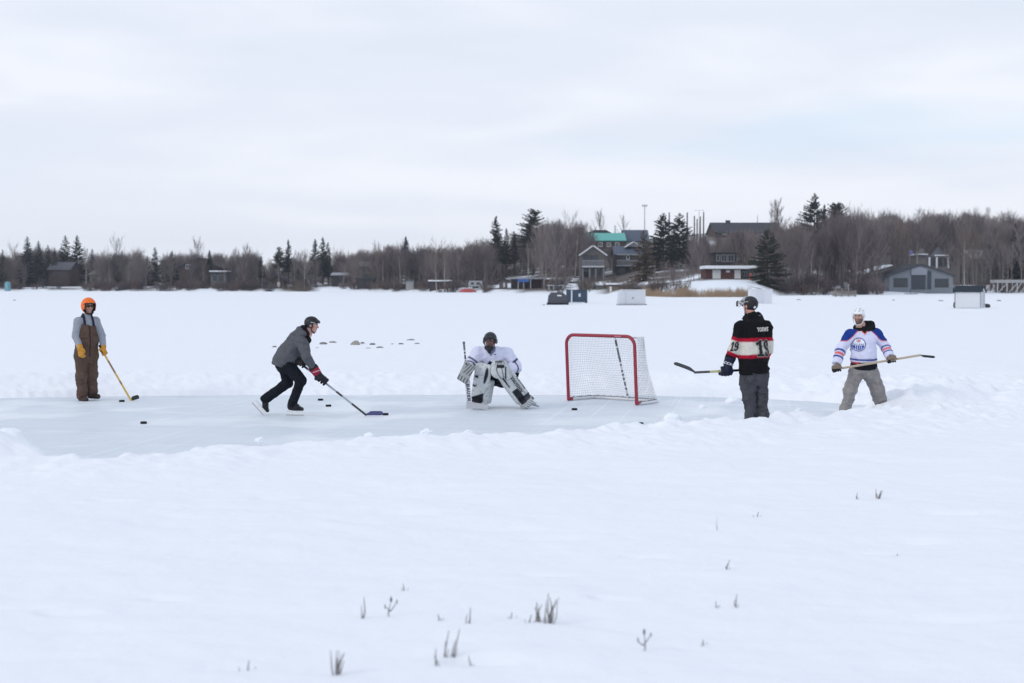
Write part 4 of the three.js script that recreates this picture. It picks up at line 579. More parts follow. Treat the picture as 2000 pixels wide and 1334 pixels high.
const cloth = new THREE.MeshPhysicalMaterial({ vertexColors: true, roughness: 0.9, specularIntensity: 0.25 }), shell = new THREE.MeshPhysicalMaterial({ vertexColors: true, roughness: 0.42, specularIntensity: 0.6 }), skinMat = new THREE.MeshStandardMaterial({ vertexColors: true, roughness: 0.55 }), leather = new THREE.MeshPhysicalMaterial({ vertexColors: true, roughness: 0.6, specularIntensity: 0.5 });
// grid bounds round a list of points
function bounds(pts, pad) { const lo = V(1e9, 1e9, 1e9), hi = V(-1e9, -1e9, -1e9); for (const p of pts) { lo.min(p); hi.max(p); } return [lo.subScalar(pad), hi.addScalar(pad)]; }
const X3 = (a, b) => a.clone().cross(b), unit = v => v.clone().normalize(), mix3 = (a, b, t) => a.clone().lerp(b, t), sub = (a, b) => a.clone().sub(b), add = (...l) => l.reduce((s, v) => s.add(v), V(0, 0, 0)), mul = (v, k) => v.clone().multiplyScalar(k);
// position along a bone and distance to it
function along(p, a, b) { const d = sub(b, a), t = sub(p, a).dot(d) / d.lengthSq(); return [t, p.distanceTo(a.clone().addScaledVector(d, clamp(t, 0, 1)))]; }

// head: own axes x to its left side as seen from the front of the viewer, y up, z ahead
function headFrame(c, yaw, pitch = 0, roll = 0) { const e = new THREE.Euler(pitch, yaw, roll, 'YXZ'); return new THREE.Matrix4().compose(c, new THREE.Quaternion().setFromEuler(e), V(1, 1, 1)); }
function headField() {
  const v = V; const base = join([(x, y, z) => (D3(x / 0.076, (y - 0.03) / 0.094, (z + 0.010) / 0.097) - 1) * 0.076, (x, y, z) => (D3(x / 0.058, (y + 0.048) / 0.066, (z - 0.018) / 0.070) - 1) * 0.058, cap(v(0, -0.06, -0.02), v(0, -0.18, -0.04), 0.056, 0.062)], 0.03);
  const feat = join([cap(v(0, 0.012, 0.086), v(0, -0.020, 0.106), 0.009, 0.014), cap(v(-0.034, 0.026, 0.076), v(0.034, 0.026, 0.076), 0.012, 0.012), cap(v(-0.02, -0.055, 0.080), v(0.02, -0.055, 0.080), 0.0075, 0.0075), cap(v(0, -0.094, 0.070), v(0, -0.098, 0.074), 0.016, 0.014), ball(v(0.042, -0.018, 0.060), 0.02), ball(v(-0.042, -0.018, 0.060), 0.02)], 0.012);
  const ears = (x, y, z) => (D3((Math.abs(x) - 0.078) / 0.011, (y + 0.004) / 0.032, (z + 0.006) / 0.020) - 1) * 0.011;
  const sock = (x, y, z) => D3(Math.abs(x) - 0.031, y - 0.008, z - 0.098) - 0.017, eye = (x, y, z) => D3(Math.abs(x) - 0.031, y - 0.007, z - 0.072) - 0.0135;
  return (x, y, z) => { let d = smin(base(x, y, z), feat(x, y, z), 0.02); d = smin(d, ears(x, y, z), 0.012); const s = -sock(x, y, z); const h = Math.max(0.012 - Math.abs(d - s), 0) / 0.012; d = Math.max(d, s) + h * h * 0.003; return Math.min(d, eye(x, y, z)); };
}
const HEAD = headField();
function headGeometry(M, o = {}) {
  const skin = o.skin || [0.50, 0.27, 0.20], hair = o.hair || [0.05, 0.035, 0.025];
  const color = (x, y, z) => {
    const ex = Math.abs(x) - 0.031; if (D3(ex, y - 0.007, z - 0.072) < 0.0155 && z > 0.07) return Math.hypot(ex, y - 0.007) < 0.0085 ? [0.03, 0.02, 0.015] : [0.55, 0.53, 0.5];
    if (y > 0.024 && y < 0.036 && z > 0.07 && Math.abs(x) > 0.012 && Math.abs(x) < 0.05) return hair;
    if (o.beard && z > -0.005 && y < -0.028 && y > -0.125 && !(Math.abs(x) < 0.022 && y > -0.063 && y < -0.048) && !(y > -0.04 && Math.abs(x) < 0.012) && y < -0.03 + Math.abs(x) * 0.5) { const n = noise3(x * 240, y * 120, z * 240); return o.beard.map(c => c * (0.7 + 0.6 * n)); }
    if (Math.abs(x) < 0.024 && y > -0.0625 && y < -0.047 && z > 0.078) return [0.42, 0.15, 0.13];
    if ((y > 0.062 && z > 0.0) || (z < -0.012 && y > -0.075 && Math.abs(x) < 0.085 && y > -0.05 - 0.2 * (z + 0.012))) if (!(Math.abs(x) > 0.07 && y < 0.03 && y > -0.04 && z > -0.03)) return hair;
    const rosy = (o.rosy ?? 0.3) * Math.max(0, 1 - D3(Math.abs(x) - 0.042, y + 0.022, z - 0.06) / 0.035); return [skin[0] + 0.05 * rosy, skin[1] * (1 - 0.45 * rosy), skin[2] * (1 - 0.4 * rosy)];
  };
  const g = meshField(HEAD, V(-0.11, -0.19, -0.125), V(0.11, 0.145, 0.135), 0.0042, color); g.applyMatrix4(M); return g;
}
// hockey helmet in head axes
function helmetField(o = {}) {
  const g = o.grow || 0;
  return (x, y, z) => {
    let d = (D3(x / (0.097 + g), (y - 0.034) / (0.108 + g), (z + 0.008) / (0.122 + g)) - 1) * 0.098;
    d = smin(d, (D3(x / 0.088, (y - 0.066) / 0.028, (z - 0.088) / 0.040) - 1) * 0.028, 0.02);    // brow ridge
    const yc = -0.062 + 0.107 * smooth(-0.02, 0.062, z) + 0.03 * smooth(-0.07, -0.13, z);
    d = Math.max(d, yc - y);
    d = Math.max(d, 0.030 - D3(Math.abs(x) - 0.1, y + 0.008, z - 0.002));   // ear hole
    const line = Math.abs(y - 0.055 - 0.22 * z); d += 0.004 * Math.max(0, 1 - line / 0.006);                    // joint between front and back shells
    d += 0.004 * Math.max(0, 1 - Math.abs(Math.abs(x) - 0.045) / 0.006) * smooth(0.08, 0.1, y);
    return d;
  };
}
function helmetGeometry(M, color, trim, o = {}) {
  const f = helmetField(o); const g = meshField(f, V(-0.13, -0.1, -0.16), V(0.13, 0.17, 0.16), 0.0048, (x, y, z) => { for (const [vx, vy, vz] of [[0.03, 0.13, 0.04], [0.03, 0.142, -0.02], [0.07, 0.1, 0.02], [0.07, 0.1, -0.06], [0.035, 0.1, 0.09], [0.035, 0.1, -0.1]]) if (Math.abs(Math.abs(x) - vx) < 0.012 && Math.abs(y - vy) < 0.012 && Math.abs(z - vz) < 0.022) return trim; if (y < -0.052 && z < 0) return trim; return color; });
  g.applyMatrix4(M); return g;
}
function bowTube(M, pts, r, sides = 5) { return tube(new THREE.CatmullRomCurve3(pts.map(p => V(...p).applyMatrix4(M))).getPoints(pts.length * 4), Array(pts.length * 4 + 1).fill(r), sides); }
function cageGeometry(M, up = 0) {   // wire face cage; up swings it open about the temples
  const list = [], Q = M.clone().multiply(new THREE.Matrix4().makeTranslation(0, 0.05, 0.02)).multiply(new THREE.Matrix4().makeRotationX(-up)).multiply(new THREE.Matrix4().makeTranslation(0, -0.05, -0.02));
  const R = (a, y) => { const k = 0.9 + 0.1 * Math.cos(a), t = smooth(0.07, -0.13, y); return [Math.sin(a) * (0.106 - 0.03 * t), y, 0.02 + Math.cos(a) * (0.122 - 0.012 * t) * k]; };
  for (let y = 0.05; y > -0.125; y -= 0.03) list.push(bowTube(Q, [-1.5, -1, -0.5, 0, 0.5, 1, 1.5].map(a => R(a, y)), 0.0046, 5));
  for (const a of [-1.5, -1.0, -0.6, -0.25, 0.25, 0.6, 1.0, 1.5]) list.push(bowTube(Q, [0.06, 0, -0.06, -0.13].map(y => R(a, y)), 0.0046, 5));
  return merge(list);
}
// a hand closed round a shaft: c on the axis, a along it, u from the axis to the back of the hand, wrist w
function gripField(c, a, u, w, rs, fr, len = 1) {
  const v = X3(a, u).normalize(), P = (i, q, t) => add(c, mul(a, i), mul(u, q), mul(v, t)), list = [];
  for (let k = 0; k < 4; k++) {
    const i = (k - 1.5) * fr * 2.15, q = rs + fr, s = len * [0.94, 1.04, 1, 0.84][k];
    const p0 = P(i, q * 1.35, q * 0.9 * s), p1 = P(i, q * 0.15, q * 1.5 * s), p2 = P(i, -q * 1.02, q * 0.55 * s), p3 = P(i, -q * 0.9, -q * 0.55);
    list.push(cap(p0, p1, fr * 1.08, fr), cap(p1, p2, fr, fr * 0.95), cap(p2, p3, fr * 0.95, fr * 0.85));
  }
  const b = P(0, rs + fr * 1.4, 0); list.push(rbox(b, a, v, u, fr * 4.3, (rs + fr) * 1.25, fr * 1.05, fr * 0.9));
  const t0 = P(fr * 2.6, rs + fr * 1.2, -(rs + fr) * 0.9), t1 = P(fr * 3.6, rs * 0.2, -(rs + fr) * 1.25), t2 = P(fr * 2.6, -(rs + fr) * 0.95, -(rs + fr) * 0.5);
  list.push(cap(t0, t1, fr * 1.15, fr * 1.05), cap(t1, t2, fr * 1.05, fr * 0.9));
  list.push(cap(b, w, fr * 2.2, fr * 1.9));
  return join(list, fr * 0.55);
}
// an open relaxed hand hanging from the wrist: d down the hand, n out of the back of the hand
function restHand(w, d, n, fr = 0.0125) {
  const s = X3(d, n).normalize(), P = (a, b, c) => add(w, mul(d, a), mul(s, b), mul(n, c)), list = [rbox(P(0.055, 0, 0), s, d, n, 0.046, 0.052, 0.019, 0.017), cap(P(-0.03, 0, 0), P(0.02, 0, 0), 0.034, 0.034)];
  for (let k = 0; k < 4; k++) { const b = (k - 1.5) * fr * 1.95, L = [0.9, 1.05, 1, 0.8][k]; const p0 = P(0.098, b, 0), p1 = P(0.098 + 0.04 * L, b * 1.02, -0.010), p2 = P(0.098 + 0.062 * L, b, -0.030), p3 = P(0.098 + 0.072 * L, b * 0.95, -0.050); list.push(cap(p0, p1, fr, fr * 0.96), cap(p1, p2, fr * 0.96, fr * 0.9), cap(p2, p3, fr * 0.9, fr * 0.8)); }
  const t0 = P(0.02, -0.036, -0.008), t1 = P(0.06, -0.062, -0.022), t2 = P(0.092, -0.058, -0.036); list.push(cap(t0, t1, fr * 1.35, fr * 1.15), cap(t1, t2, fr * 1.1, fr * 0.9)); return join(list, 0.009);
}
// the skin figure under the clothes
function bodyGeometry(J, M, o = {}) {
  const k = o.slim || 0.82; const list = [ell(J.chest, J.waist, J.latS, 0.155 * k, 0.11 * k, 0.14 * k, 0.10 * k), ell(J.waist, J.pelvis, J.latH, 0.14 * k, 0.1 * k, 0.155 * k, 0.11 * k), cap(J.shR, J.shL, 0.06 * k, 0.06 * k), cap(J.neck, mix3(J.neck, J.head, 0.6), 0.055, 0.052), cap(J.neck, J.chest, 0.06, 0.1 * k)];
  for (const s of ['R', 'L']) { list.push(cap(J['sh' + s], J['el' + s], 0.055 * k, 0.042 * k), cap(J['el' + s], J['wr' + s], 0.042 * k, 0.03 * k), cap(J['hip' + s], J['kn' + s], 0.088 * k, 0.06 * k), cap(J['kn' + s], J['an' + s], 0.06 * k, 0.042 * k), cap(J['an' + s], J['to' + s], 0.04 * k, 0.03 * k)); const w = J['wr' + s], h = J['ha' + s] || add(w, mul(unit(sub(w, J['el' + s])), 0.07)); list.push(cap(w, h, 0.026, 0.02)); }
  const skin = o.skin || [0.50, 0.27, 0.20], f = join(list, 0.03), [lo, hi] = bounds(Object.values(J).filter(v => v.isVector3 && v !== J.latS && v !== J.latH), 0.16); hi.y = J.neck.y + 0.12;
  const g = meshField(f, lo, hi, 0.018, () => skin), h = headGeometry(M, o); const strip = q => { const n = q.toNonIndexed(); return n; }; return mergeGeometries([strip(g), strip(h), ...(o.more || []).map(strip)]);
}
// cloth patch laid on a field: marches from out along dir onto it
function patch(f, c, right, up, out, w, h, nu, nv, lift = 0.004, reach = 0.35) {
  const pos = [], uv = [], idx = [];
  for (let j = 0; j <= nv; j++) for (let i = 0; i <= nu; i++) {
    const p = add(c, mul(right, (i / nu - 0.5) * w), mul(up, (j / nv - 0.5) * h), mul(out, reach)); let t = 0; for (let s = 0; s < 60; s++) { const d = f(p.x, p.y, p.z); if (d < 0.0008) break; p.addScaledVector(out, -d * 0.8); t += d * 0.8; if (t > reach * 2) break; }
    const e = 0.004, n = V(f(p.x + e, p.y, p.z) - f(p.x - e, p.y, p.z), f(p.x, p.y + e, p.z) - f(p.x, p.y - e, p.z), f(p.x, p.y, p.z + e) - f(p.x, p.y, p.z - e)).normalize(); p.addScaledVector(n, lift); pos.push(p.x, p.y, p.z); uv.push(i / nu, j / nv);
  }
  for (let j = 0; j < nv; j++) for (let i = 0; i < nu; i++) { const a = j * (nu + 1) + i; idx.push(a, a + 1, a + nu + 1, a + 1, a + nu + 2, a + nu + 1); }
  const g = new THREE.BufferGeometry(); g.setAttribute('position', new THREE.Float32BufferAttribute(pos, 3)); g.setAttribute('uv', new THREE.Float32BufferAttribute(uv, 2)); g.setIndex(idx); g.computeVertexNormals(); return g;
}
const printed = (t, rough = 0.8) => new THREE.MeshStandardMaterial({ map: t, alphaTest: 0.5, roughness: rough, side: THREE.DoubleSide });
const wordTexture = (text, color, font, w = 512, h = 128, edge) => textTexture(w, h, (g) => { g.clearRect(0, 0, w, h); g.font = font; g.textAlign = 'center'; g.textBaseline = 'middle'; const m = g.measureText(text).width, k = Math.min(1, (w * 0.94) / m) ; g.translate(w / 2, h / 2); g.scale(w * 0.94 / m, 1); { g.lineJoin = 'round'; g.strokeStyle = color; g.lineWidth = h * 0.025; g.strokeText(text, 0, 0); } if (edge) { g.strokeStyle = edge; g.lineWidth = h * 0.09; g.strokeText(text, 0, 0); } g.fillStyle = color; g.fillText(text, 0, 0); });

// hockey stick: butt and heel are the ends of the shaft, blade runs from heel to toe; shaft pieces [from, to, material]
function stick(label, group, butt, heel, toe, o) {
  const t = thing('hockey_stick', label, 'hockey stick', heel.clone(), group), a = sub(butt, heel), L = a.length(), ax = unit(a), w = o.w || 0.03, d = o.d || 0.02;
  const side = unit(X3(ax, sub(toe, heel))), M = new THREE.Matrix4().makeBasis(X3(ax, side), ax, side); const bar = (f, to, ww, dd) => { const g = new THREE.BoxGeometry(ww, (to - f) * L, dd, 1, 1, 1); g.translate(0, (f + to) / 2 * L, 0); g.applyMatrix4(M); return g; };
  o.shaft.forEach(([f, to, m, n]) => part(n || 'shaft', bar(f, to, n === 'grip' || n === 'tape' ? w * 1.12 : w, n === 'grip' || n === 'tape' ? d * 1.2 : d), m, t));
  // blade: a curved, round toed board
  const b = sub(toe, heel), bl = b.length(), bx = unit(b), up = unit(sub(ax, mul(bx, ax.dot(bx)))), n = 26, hgt = o.bladeH || 0.07, pos = [], idx = [], out = mul(side, o.curve ?? 0.03);
  for (let i = 0; i <= n; i++) {
    const s = i / n, e = s > 0.86 ? Math.sqrt(Math.max(0.05, 1 - ((s - 0.86) / 0.14) ** 2)) : 1, hh = hgt * (0.5 + 0.5 * smooth(0, 0.3, s)) , c = add(mul(bx, s * bl), mul(out, s * s)), mid = hh * 0.5, th = 0.0045;
    for (const [yy, zz] of [[mid - hh * 0.5 * e, -th], [mid - hh * 0.5 * e, th], [mid + hh * 0.5 * e, th], [mid + hh * 0.5 * e, -th]]) { const p = add(c, mul(up, yy), mul(side, zz)); pos.push(p.x, p.y, p.z); }
  }
  for (let i = 0; i < n; i++) for (let k = 0; k < 4; k++) { const p = i * 4 + k, q = i * 4 + (k + 1) % 4; idx.push(p, q, p + 4, q, q + 4, p + 4); } idx.push(0, 2, 1, 0, 3, 2); const e = n * 4; idx.push(e, e + 1, e + 2, e, e + 2, e + 3);
  let g = new THREE.BufferGeometry(); g.setAttribute('position', new THREE.Float32BufferAttribute(pos, 3)); g.setIndex(idx); g = g.toNonIndexed(); g.computeVertexNormals(); part('blade', g, o.blade, t);
  if (o.print) { const [text, f, to, color] = o.print, pg = new THREE.PlaneGeometry((to - f) * L, w * 0.8); pg.rotateZ(Math.PI / 2 * (o.flip ? -1 : 1)); pg.translate(0, (f + to) / 2 * L, d / 2 + 0.004); pg.applyMatrix4(M); const sgn = V(0, 0, 1).applyMatrix4(M).z; if (sgn < 0) { pg.applyMatrix4(M.clone().invert()); pg.rotateY(Math.PI); pg.applyMatrix4(M); } part('shaft_print', pg, printed(wordTexture(text, color, 'bold 90px sans-serif')), t); }
  return t;
}
// ice skate in local axes along dir fwd and up, sole centre at c
function skate(parent, f, up, ankle, toe, heelDir, colors, cell = 0.009) {
  // f: forward, up: shaft direction; ankle joint; builds boot, tongue, holder, blade
  const s = X3(up, f).normalize(), P = (a, b, c) => add(ankle, mul(f, a), mul(up, b), mul(s, c)), boot = join([cap(P(-0.005, 0.05, 0), P(-0.02, -0.01, 0), 0.055, 0.056), cap(P(-0.03, -0.055, 0), P(0.06, -0.06, 0), 0.044, 0.046), cap(P(0.06, -0.06, 0), P(0.155, -0.078, 0), 0.046, 0.036), cap(P(0.0, 0.03, 0), P(0.09, -0.05, 0), 0.05, 0.042)], 0.03), F2 = cut(boot, P(0, -0.105, 0), mul(up, -1)), F3 = cut(F2, P(-0.02, 0.13, 0), unit(add(up, mul(f, 0.35))));
  const [lo, hi] = bounds([P(-0.1, 0.16, 0), P(0.2, -0.13, 0)], 0.07);
  const b = part('skate', meshField(F3, lo, hi, cell, (x, y, z) => { const q = sub(V(x, y, z), ankle), a = q.dot(f), h = q.dot(up), c = q.dot(s); if (a > 0.02 && Math.abs(c) < 0.022 && h > -0.06 && Math.abs(((h * 40 + a * 20) % 1 + 1) % 1 - 0.5) < 0.18) return [0.55, 0.55, 0.57]; if (a > 0.155 || (a < -0.055 && h < 0)) return colors[1]; return colors[0]; }), leather, parent);
  const hold = [], B = (w, h, l, x, y) => { const g = new THREE.BoxGeometry(w, h, l); g.translate(0, y, x); return g; };
  hold.push(B(0.045, 0.014, 0.27, 0.045, -0.112), B(0.03, 0.05, 0.09, -0.035, -0.135), B(0.03, 0.05, 0.09, 0.115, -0.135), B(0.02, 0.024, 0.27, 0.045, -0.155)); const Mx = new THREE.Matrix4().makeBasis(s, up, f).setPosition(ankle); const hg = merge(hold); hg.applyMatrix4(Mx); part('holder', hg, mat(0.78, 0.79, 0.81, 0.4), b);
  const bl = new THREE.Shape(); bl.moveTo(-0.10, -0.165); bl.lineTo(0.19, -0.165); bl.quadraticCurveTo(0.2, -0.18, 0.175, -0.188); bl.lineTo(-0.085, -0.188); bl.quadraticCurveTo(-0.11, -0.182, -0.10, -0.165); const bg = new THREE.ExtrudeGeometry(bl, { depth: 0.004, bevelEnabled: false }); bg.translate(0, 0, -0.002); bg.rotateY(-Math.PI / 2); bg.applyMatrix4(Mx); part('blade', bg, new THREE.MeshStandardMaterial({ color: lin(0.55, 0.56, 0.58), metalness: 1, roughness: 0.25 }), b); return b;
}
// places a person: root on the ground at distance D; returns the root and a function that turns a pixel and an offset towards the camera into the person's own axes
function person(label, px, D, y = 0) { const root = at(px, 700, D); root.y = y; const t = thing('person', label, 'person', root); return { t, root, J: (x, yy, dz = 0) => at(x, yy, D - dz).sub(root) }; }

// ---------------------------------------------------------------- the five players
const SK = [0.52, 0.28, 0.21];
{ // man in brown overalls with the orange helmet
  const { t, J } = person('person in orange helmet, grey sweatshirt and brown bib overalls, standing with a yellow stick', 166, 25.8);
  const yaw = 0.62, lat = V(Math.cos(yaw), 0, -Math.sin(yaw)), fwd = V(Math.sin(yaw), 0, Math.cos(yaw));
  const j = { neck: J(170, 617, 0), head: J(173, 598.5, 0.03), chest: J(169.5, 637, 0.02), waist: J(169, 668, 0.03), pelvis: J(168, 690, 0), shR: J(153.5, 628.5, 0.13), shL: J(186.5, 628.5, -0.12), elR: J(148.0, 657, 0.17), wrR: J(156, 679, 0.32), elL: J(198.0, 656, -0.08), wrL: J(202.2, 678, 0.04), hipR: J(159.5, 697, 0.07), hipL: J(178, 696, -0.07), knR: J(159, 734, 0.09), knL: J(180, 732, -0.05), anR: J(160.5, 774, 0.08), anL: J(179, 768, -0.1), latS: lat, latH: lat };
  j.toR = add(j.anR, mul(fwd, 0.14), V(0.02, -0.05, 0)); j.toL = add(j.anL, mul(unit(V(0.9, 0, 0.5)), 0.14), V(0, -0.05, 0));
  const grip = J(201, 687, 0.07), heel = J(256.5, 783.2, 0.1), toe = J(273.5, 777.6, 0.02), ax = unit(sub(grip, heel));
  j.haL = mix3(j.wrL, grip, 0.5); j.haR = add(j.wrR, V(0, -0.01, 0));
  const M = headFrame(j.head, 0.62, 0.06);
  part('body', bodyGeometry(j, M, { skin: SK, hair: [0.05, 0.03, 0.02], beard: [0.36, 0.19, 0.15], rosy: 0.8, slim: 0.8 }), skinMat, t);
  const torso = join([cap(j.shR, j.shL, 0.082, 0.082), ell(j.chest, j.waist, lat, 0.175, 0.135, 0.16, 0.14), cap(j.neck, mix3(j.neck, j.chest, 0.6), 0.075, 0.11), ell(j.waist, j.pelvis, lat, 0.16, 0.14, 0.175, 0.15)], 0.05);
  const armR = join([cap(j.shR, j.elR, 0.086, 0.070), cap(j.elR, j.wrR, 0.070, 0.048)], 0.02), armL = join([cap(j.shL, j.elL, 0.086, 0.068), cap(j.elL, j.wrL, 0.068, 0.048)], 0.02);
  const collar = cap(j.neck, add(j.neck, V(0.01, 0.045, 0.0)), 0.078, 0.068);
  const top = folds(join([torso, armR, armL, collar], 0.03), 0.011, 9, 2);
  const [lo, hi] = bounds([j.shR, j.shL, j.elR, j.wrR, j.elL, j.wrL, j.pelvis, j.neck], 0.2);
  const topCut = (x, y, z) => Math.max(top(x, y, z), y - (j.neck.y + 0.045), j.pelvis.y - 0.02 - y);
  part('sweatshirt', meshField(topCut, lo, hi, 0.0125, (x, y, z) => { const n = noise3(x * 90, y * 90, z * 90); const c = 0.29 + 0.06 * n; return [c * 0.92, c, c * 1.14]; }), cloth, t);
  const legR = join([cap(j.hipR, j.knR, 0.118, 0.098), cap(j.knR, j.anR, 0.098, 0.092)], 0.03), legL = join([cap(j.hipL, j.knL, 0.118, 0.098), cap(j.knL, j.anL, 0.098, 0.088)], 0.03);
  const hips = ell(j.waist, add(j.pelvis, V(0, -0.05, 0)), lat, 0.18, 0.155, 0.215, 0.175), legs = (x, y, z) => Math.min(legR(x, y, z), legL(x, y, z));
  const bibBase = join([grow(torso, 0.026), hips], 0.04), bibTop = j.chest.y + 0.03;
  const latOf = (x, y, z) => (x - j.chest.x) * lat.x + (z - j.chest.z) * lat.z, fwdOf = (x, y, z) => (x - j.chest.x) * fwd.x + (z - j.chest.z) * fwd.z;
  const bib = (x, y, z) => { const a = Math.abs(latOf(x, y, z)), f = fwdOf(x, y, z); const topY = bibTop - 3.2 * Math.max(0, a - 0.125) - (f < 0 ? 0.05 : 0); return Math.max(bibBase(x, y, z), (y - Math.max(topY, j.waist.y + 0.04)) * 0.7); };
  const overall = folds((x, y, z) => smin(bib(x, y, z), legs(x, y, z), 0.05), 0.02, 7, 12, 0.8);
  const [lo2, hi2] = bounds([j.hipR, j.hipL, j.anR, j.anL, j.knR, j.chest, j.toR], 0.24);
  const ov = (x, y, z) => Math.max(overall(x, y, z), j.anR.y - 0.045 - y);
  part('overalls', meshField(ov, lo2, hi2, 0.0125, (x, y, z) => {
    const n = 0.85 + 0.3 * noise3(x * 14, y * 9, z * 14), a = latOf(x, y, z), f = fwdOf(x, y, z); let c = [0.100 * n, 0.066 * n, 0.052 * n];
    if (f > 0 && Math.abs(a + 0.004) < 0.011 && y > j.pelvis.y - 0.06) c = [0.03, 0.018, 0.016];
    if (f > 0 && a < -0.03 && a > -0.145 && Math.abs(y - (j.waist.y + 0.07)) < 0.008) c = [0.05, 0.033, 0.028];
    if (Math.abs(y - j.knR.y + 0.02) < 0.09 && z > 0.08 && noise3(x * 30, y * 30, 3) > 0.5) c = [0.112 * n, 0.077 * n, 0.062 * n];   // worn knee
    if (y < j.anR.y + 0.01 && noise3(x * 40, y * 40, z * 40) > 0.6) c = [0.13, 0.10, 0.085]; return c;
  }), cloth, t);
  const strapF = grow(torso, 0.02); for (const q of [-0.078, 0.086]) { const f = (x, y, z) => Math.max(strapF(x, y, z), Math.abs(latOf(x, y, z) - q) - 0.02, bibTop - 0.03 - y, -(fwdOf(x, y, z) + 0.13)); part('strap', meshField(f, lo, hi, 0.0095, () => [0.018, 0.024, 0.045]), cloth, t); }
  // boots
  for (const [an, to] of [[j.anR, j.toR], [j.anL, j.toL]]) { const f = unit(V(to.x - an.x, 0, to.z - an.z)), b = cut(join([cap(add(an, V(0, 0.05, 0)), add(an, V(0, -0.03, 0)), 0.062, 0.062), cap(add(an, mul(f, -0.04), V(0, -0.045, 0)), add(an, mul(f, 0.15), V(0, -0.055, 0)), 0.055, 0.05)], 0.03), V(0, an.y - 0.098, 0), V(0, -1, 0)); const [a, c] = bounds([an, to], 0.14); part('boot', meshField(b, a, c, 0.010, (x, y, z) => y < an.y - 0.075 ? [0.018, 0.017, 0.018] : [0.052, 0.036, 0.030]), leather, t); }
  const gold = (x, y, z) => { const n = 0.8 + 0.4 * noise3(x * 45, y * 45, z * 45); return [0.52 * n, 0.25 * n, 0.035 * n]; };
  { const d = unit(V(0.15, -1, 0.1)), n = unit(V(-0.55, 0, 0.9)), g = restHand(j.wrR, d, n, 0.0155), [a, c] = bounds([j.wrR, add(j.wrR, mul(d, 0.2))], 0.09); part('glove', meshField(join([grow(g, 0.006), cap(add(j.wrR, V(0, 0.015, 0)), add(j.wrR, V(0, -0.02, 0)), 0.052, 0.047)], 0.02), a, c, 0.0062, gold), leather, t); }
  { const u = unit(sub(unit(V(0.6, 0.5, 0.5)), mul(ax, unit(V(0.6, 0.5, 0.5)).dot(ax)))), g = gripField(grip, ax, u, j.wrL, 0.016, 0.0165), [a, c] = bounds([grip, j.wrL], 0.1); part('glove', meshField(join([g, cap(j.wrL, mix3(j.wrL, grip, 0.3), 0.05, 0.045)], 0.02), a, c, 0.0062, gold), leather, t); }
  // open face motorcycle style helmet with dark lining
  const hf = (x, y, z) => { let d = (D3(x / 0.133, (y - 0.014) / 0.15, (z + 0.005) / 0.15) - 1) * 0.135; d = Math.max(d, -0.128 - y + 0.06 * smooth(-0.02, -0.12, z)); const win = Math.max(Math.abs(x) - 0.098, y - 0.055, 0.018 - z) + 0; d = Math.max(d, -win); const inner = (D3(x / 0.104, (y - 0.01) / 0.115, (z) / 0.118) - 1) * 0.104; return Math.max(d, -inner); };
  const hg = meshField(hf, V(-0.15, -0.15, -0.17), V(0.15, 0.18, 0.16), 0.0052, (x, y, z) => { const r = D3(x / 0.133, (y - 0.014) / 0.15, (z + 0.005) / 0.15); return r < 0.93 || (z > 0.01 && Math.abs(x) < 0.104 && y < 0.06 && r < 0.985) ? [0.012, 0.012, 0.014] : [0.86, 0.165, 0.022]; }); hg.applyMatrix4(M);
  const helm = part('helmet', hg, shell, t); part('trim', bowTube(M, [[-0.105, -0.08, 0.03], [-0.112, 0.0, 0.05], [-0.1, 0.055, 0.075], [-0.05, 0.063, 0.122], [0, 0.064, 0.135], [0.05, 0.063, 0.122], [0.1, 0.055, 0.075], [0.112, 0.0, 0.05], [0.105, -0.08, 0.03]], 0.010, 7), mat(0.012, 0.012, 0.014, 0.5), helm);
  part('chin_strap', bowTube(M, [[-0.085, -0.06, 0.02], [-0.06, -0.12, 0.05], [0, -0.135, 0.07], [0.06, -0.12, 0.05], [0.085, -0.06, 0.02]], 0.012, 6), mat(0.012, 0.012, 0.014), helm);
  { const sg = new THREE.SphereGeometry(1, 16, 10); sg.scale(0.034, 0.021, 0.012); const a = sg.clone().translate(-0.034, 0.008, 0.098), b = sg.clone().translate(0.034, 0.008, 0.098), c = new THREE.BoxGeometry(0.03, 0.006, 0.008).translate(0, 0.014, 0.104), d1 = new THREE.BoxGeometry(0.005, 0.007, 0.1).translate(-0.072, 0.012, 0.05), d2 = new THREE.BoxGeometry(0.005, 0.007, 0.1).translate(0.072, 0.012, 0.05); const g = merge([a, b, c, d1, d2]); g.applyMatrix4(M); part('sunglasses', g, mat(0.008, 0.009, 0.012, 0.15), t); }
  const R = t.position, yel = mat(0.62, 0.40, 0.07, 0.5), red = mat(0.30, 0.17, 0.09, 0.5);
  stick('yellow hockey stick with dark taped blade held by the person in brown overalls', undefined, add(R, add(grip, mul(ax, 0.14))), add(R, heel), add(R, toe), { shaft: [[0, 0.3, yel], [0.3, 0.36, red, 'stripe'], [0.36, 0.5, yel], [0.5, 0.72, red, 'stripe'], [0.72, 0.86, yel], [0.86, 1, mat(0.02, 0.02, 0.02), 'grip']], blade: mat(0.035, 0.045, 0.04, 0.7), curve: 0.03, bladeH: 0.075 });
}
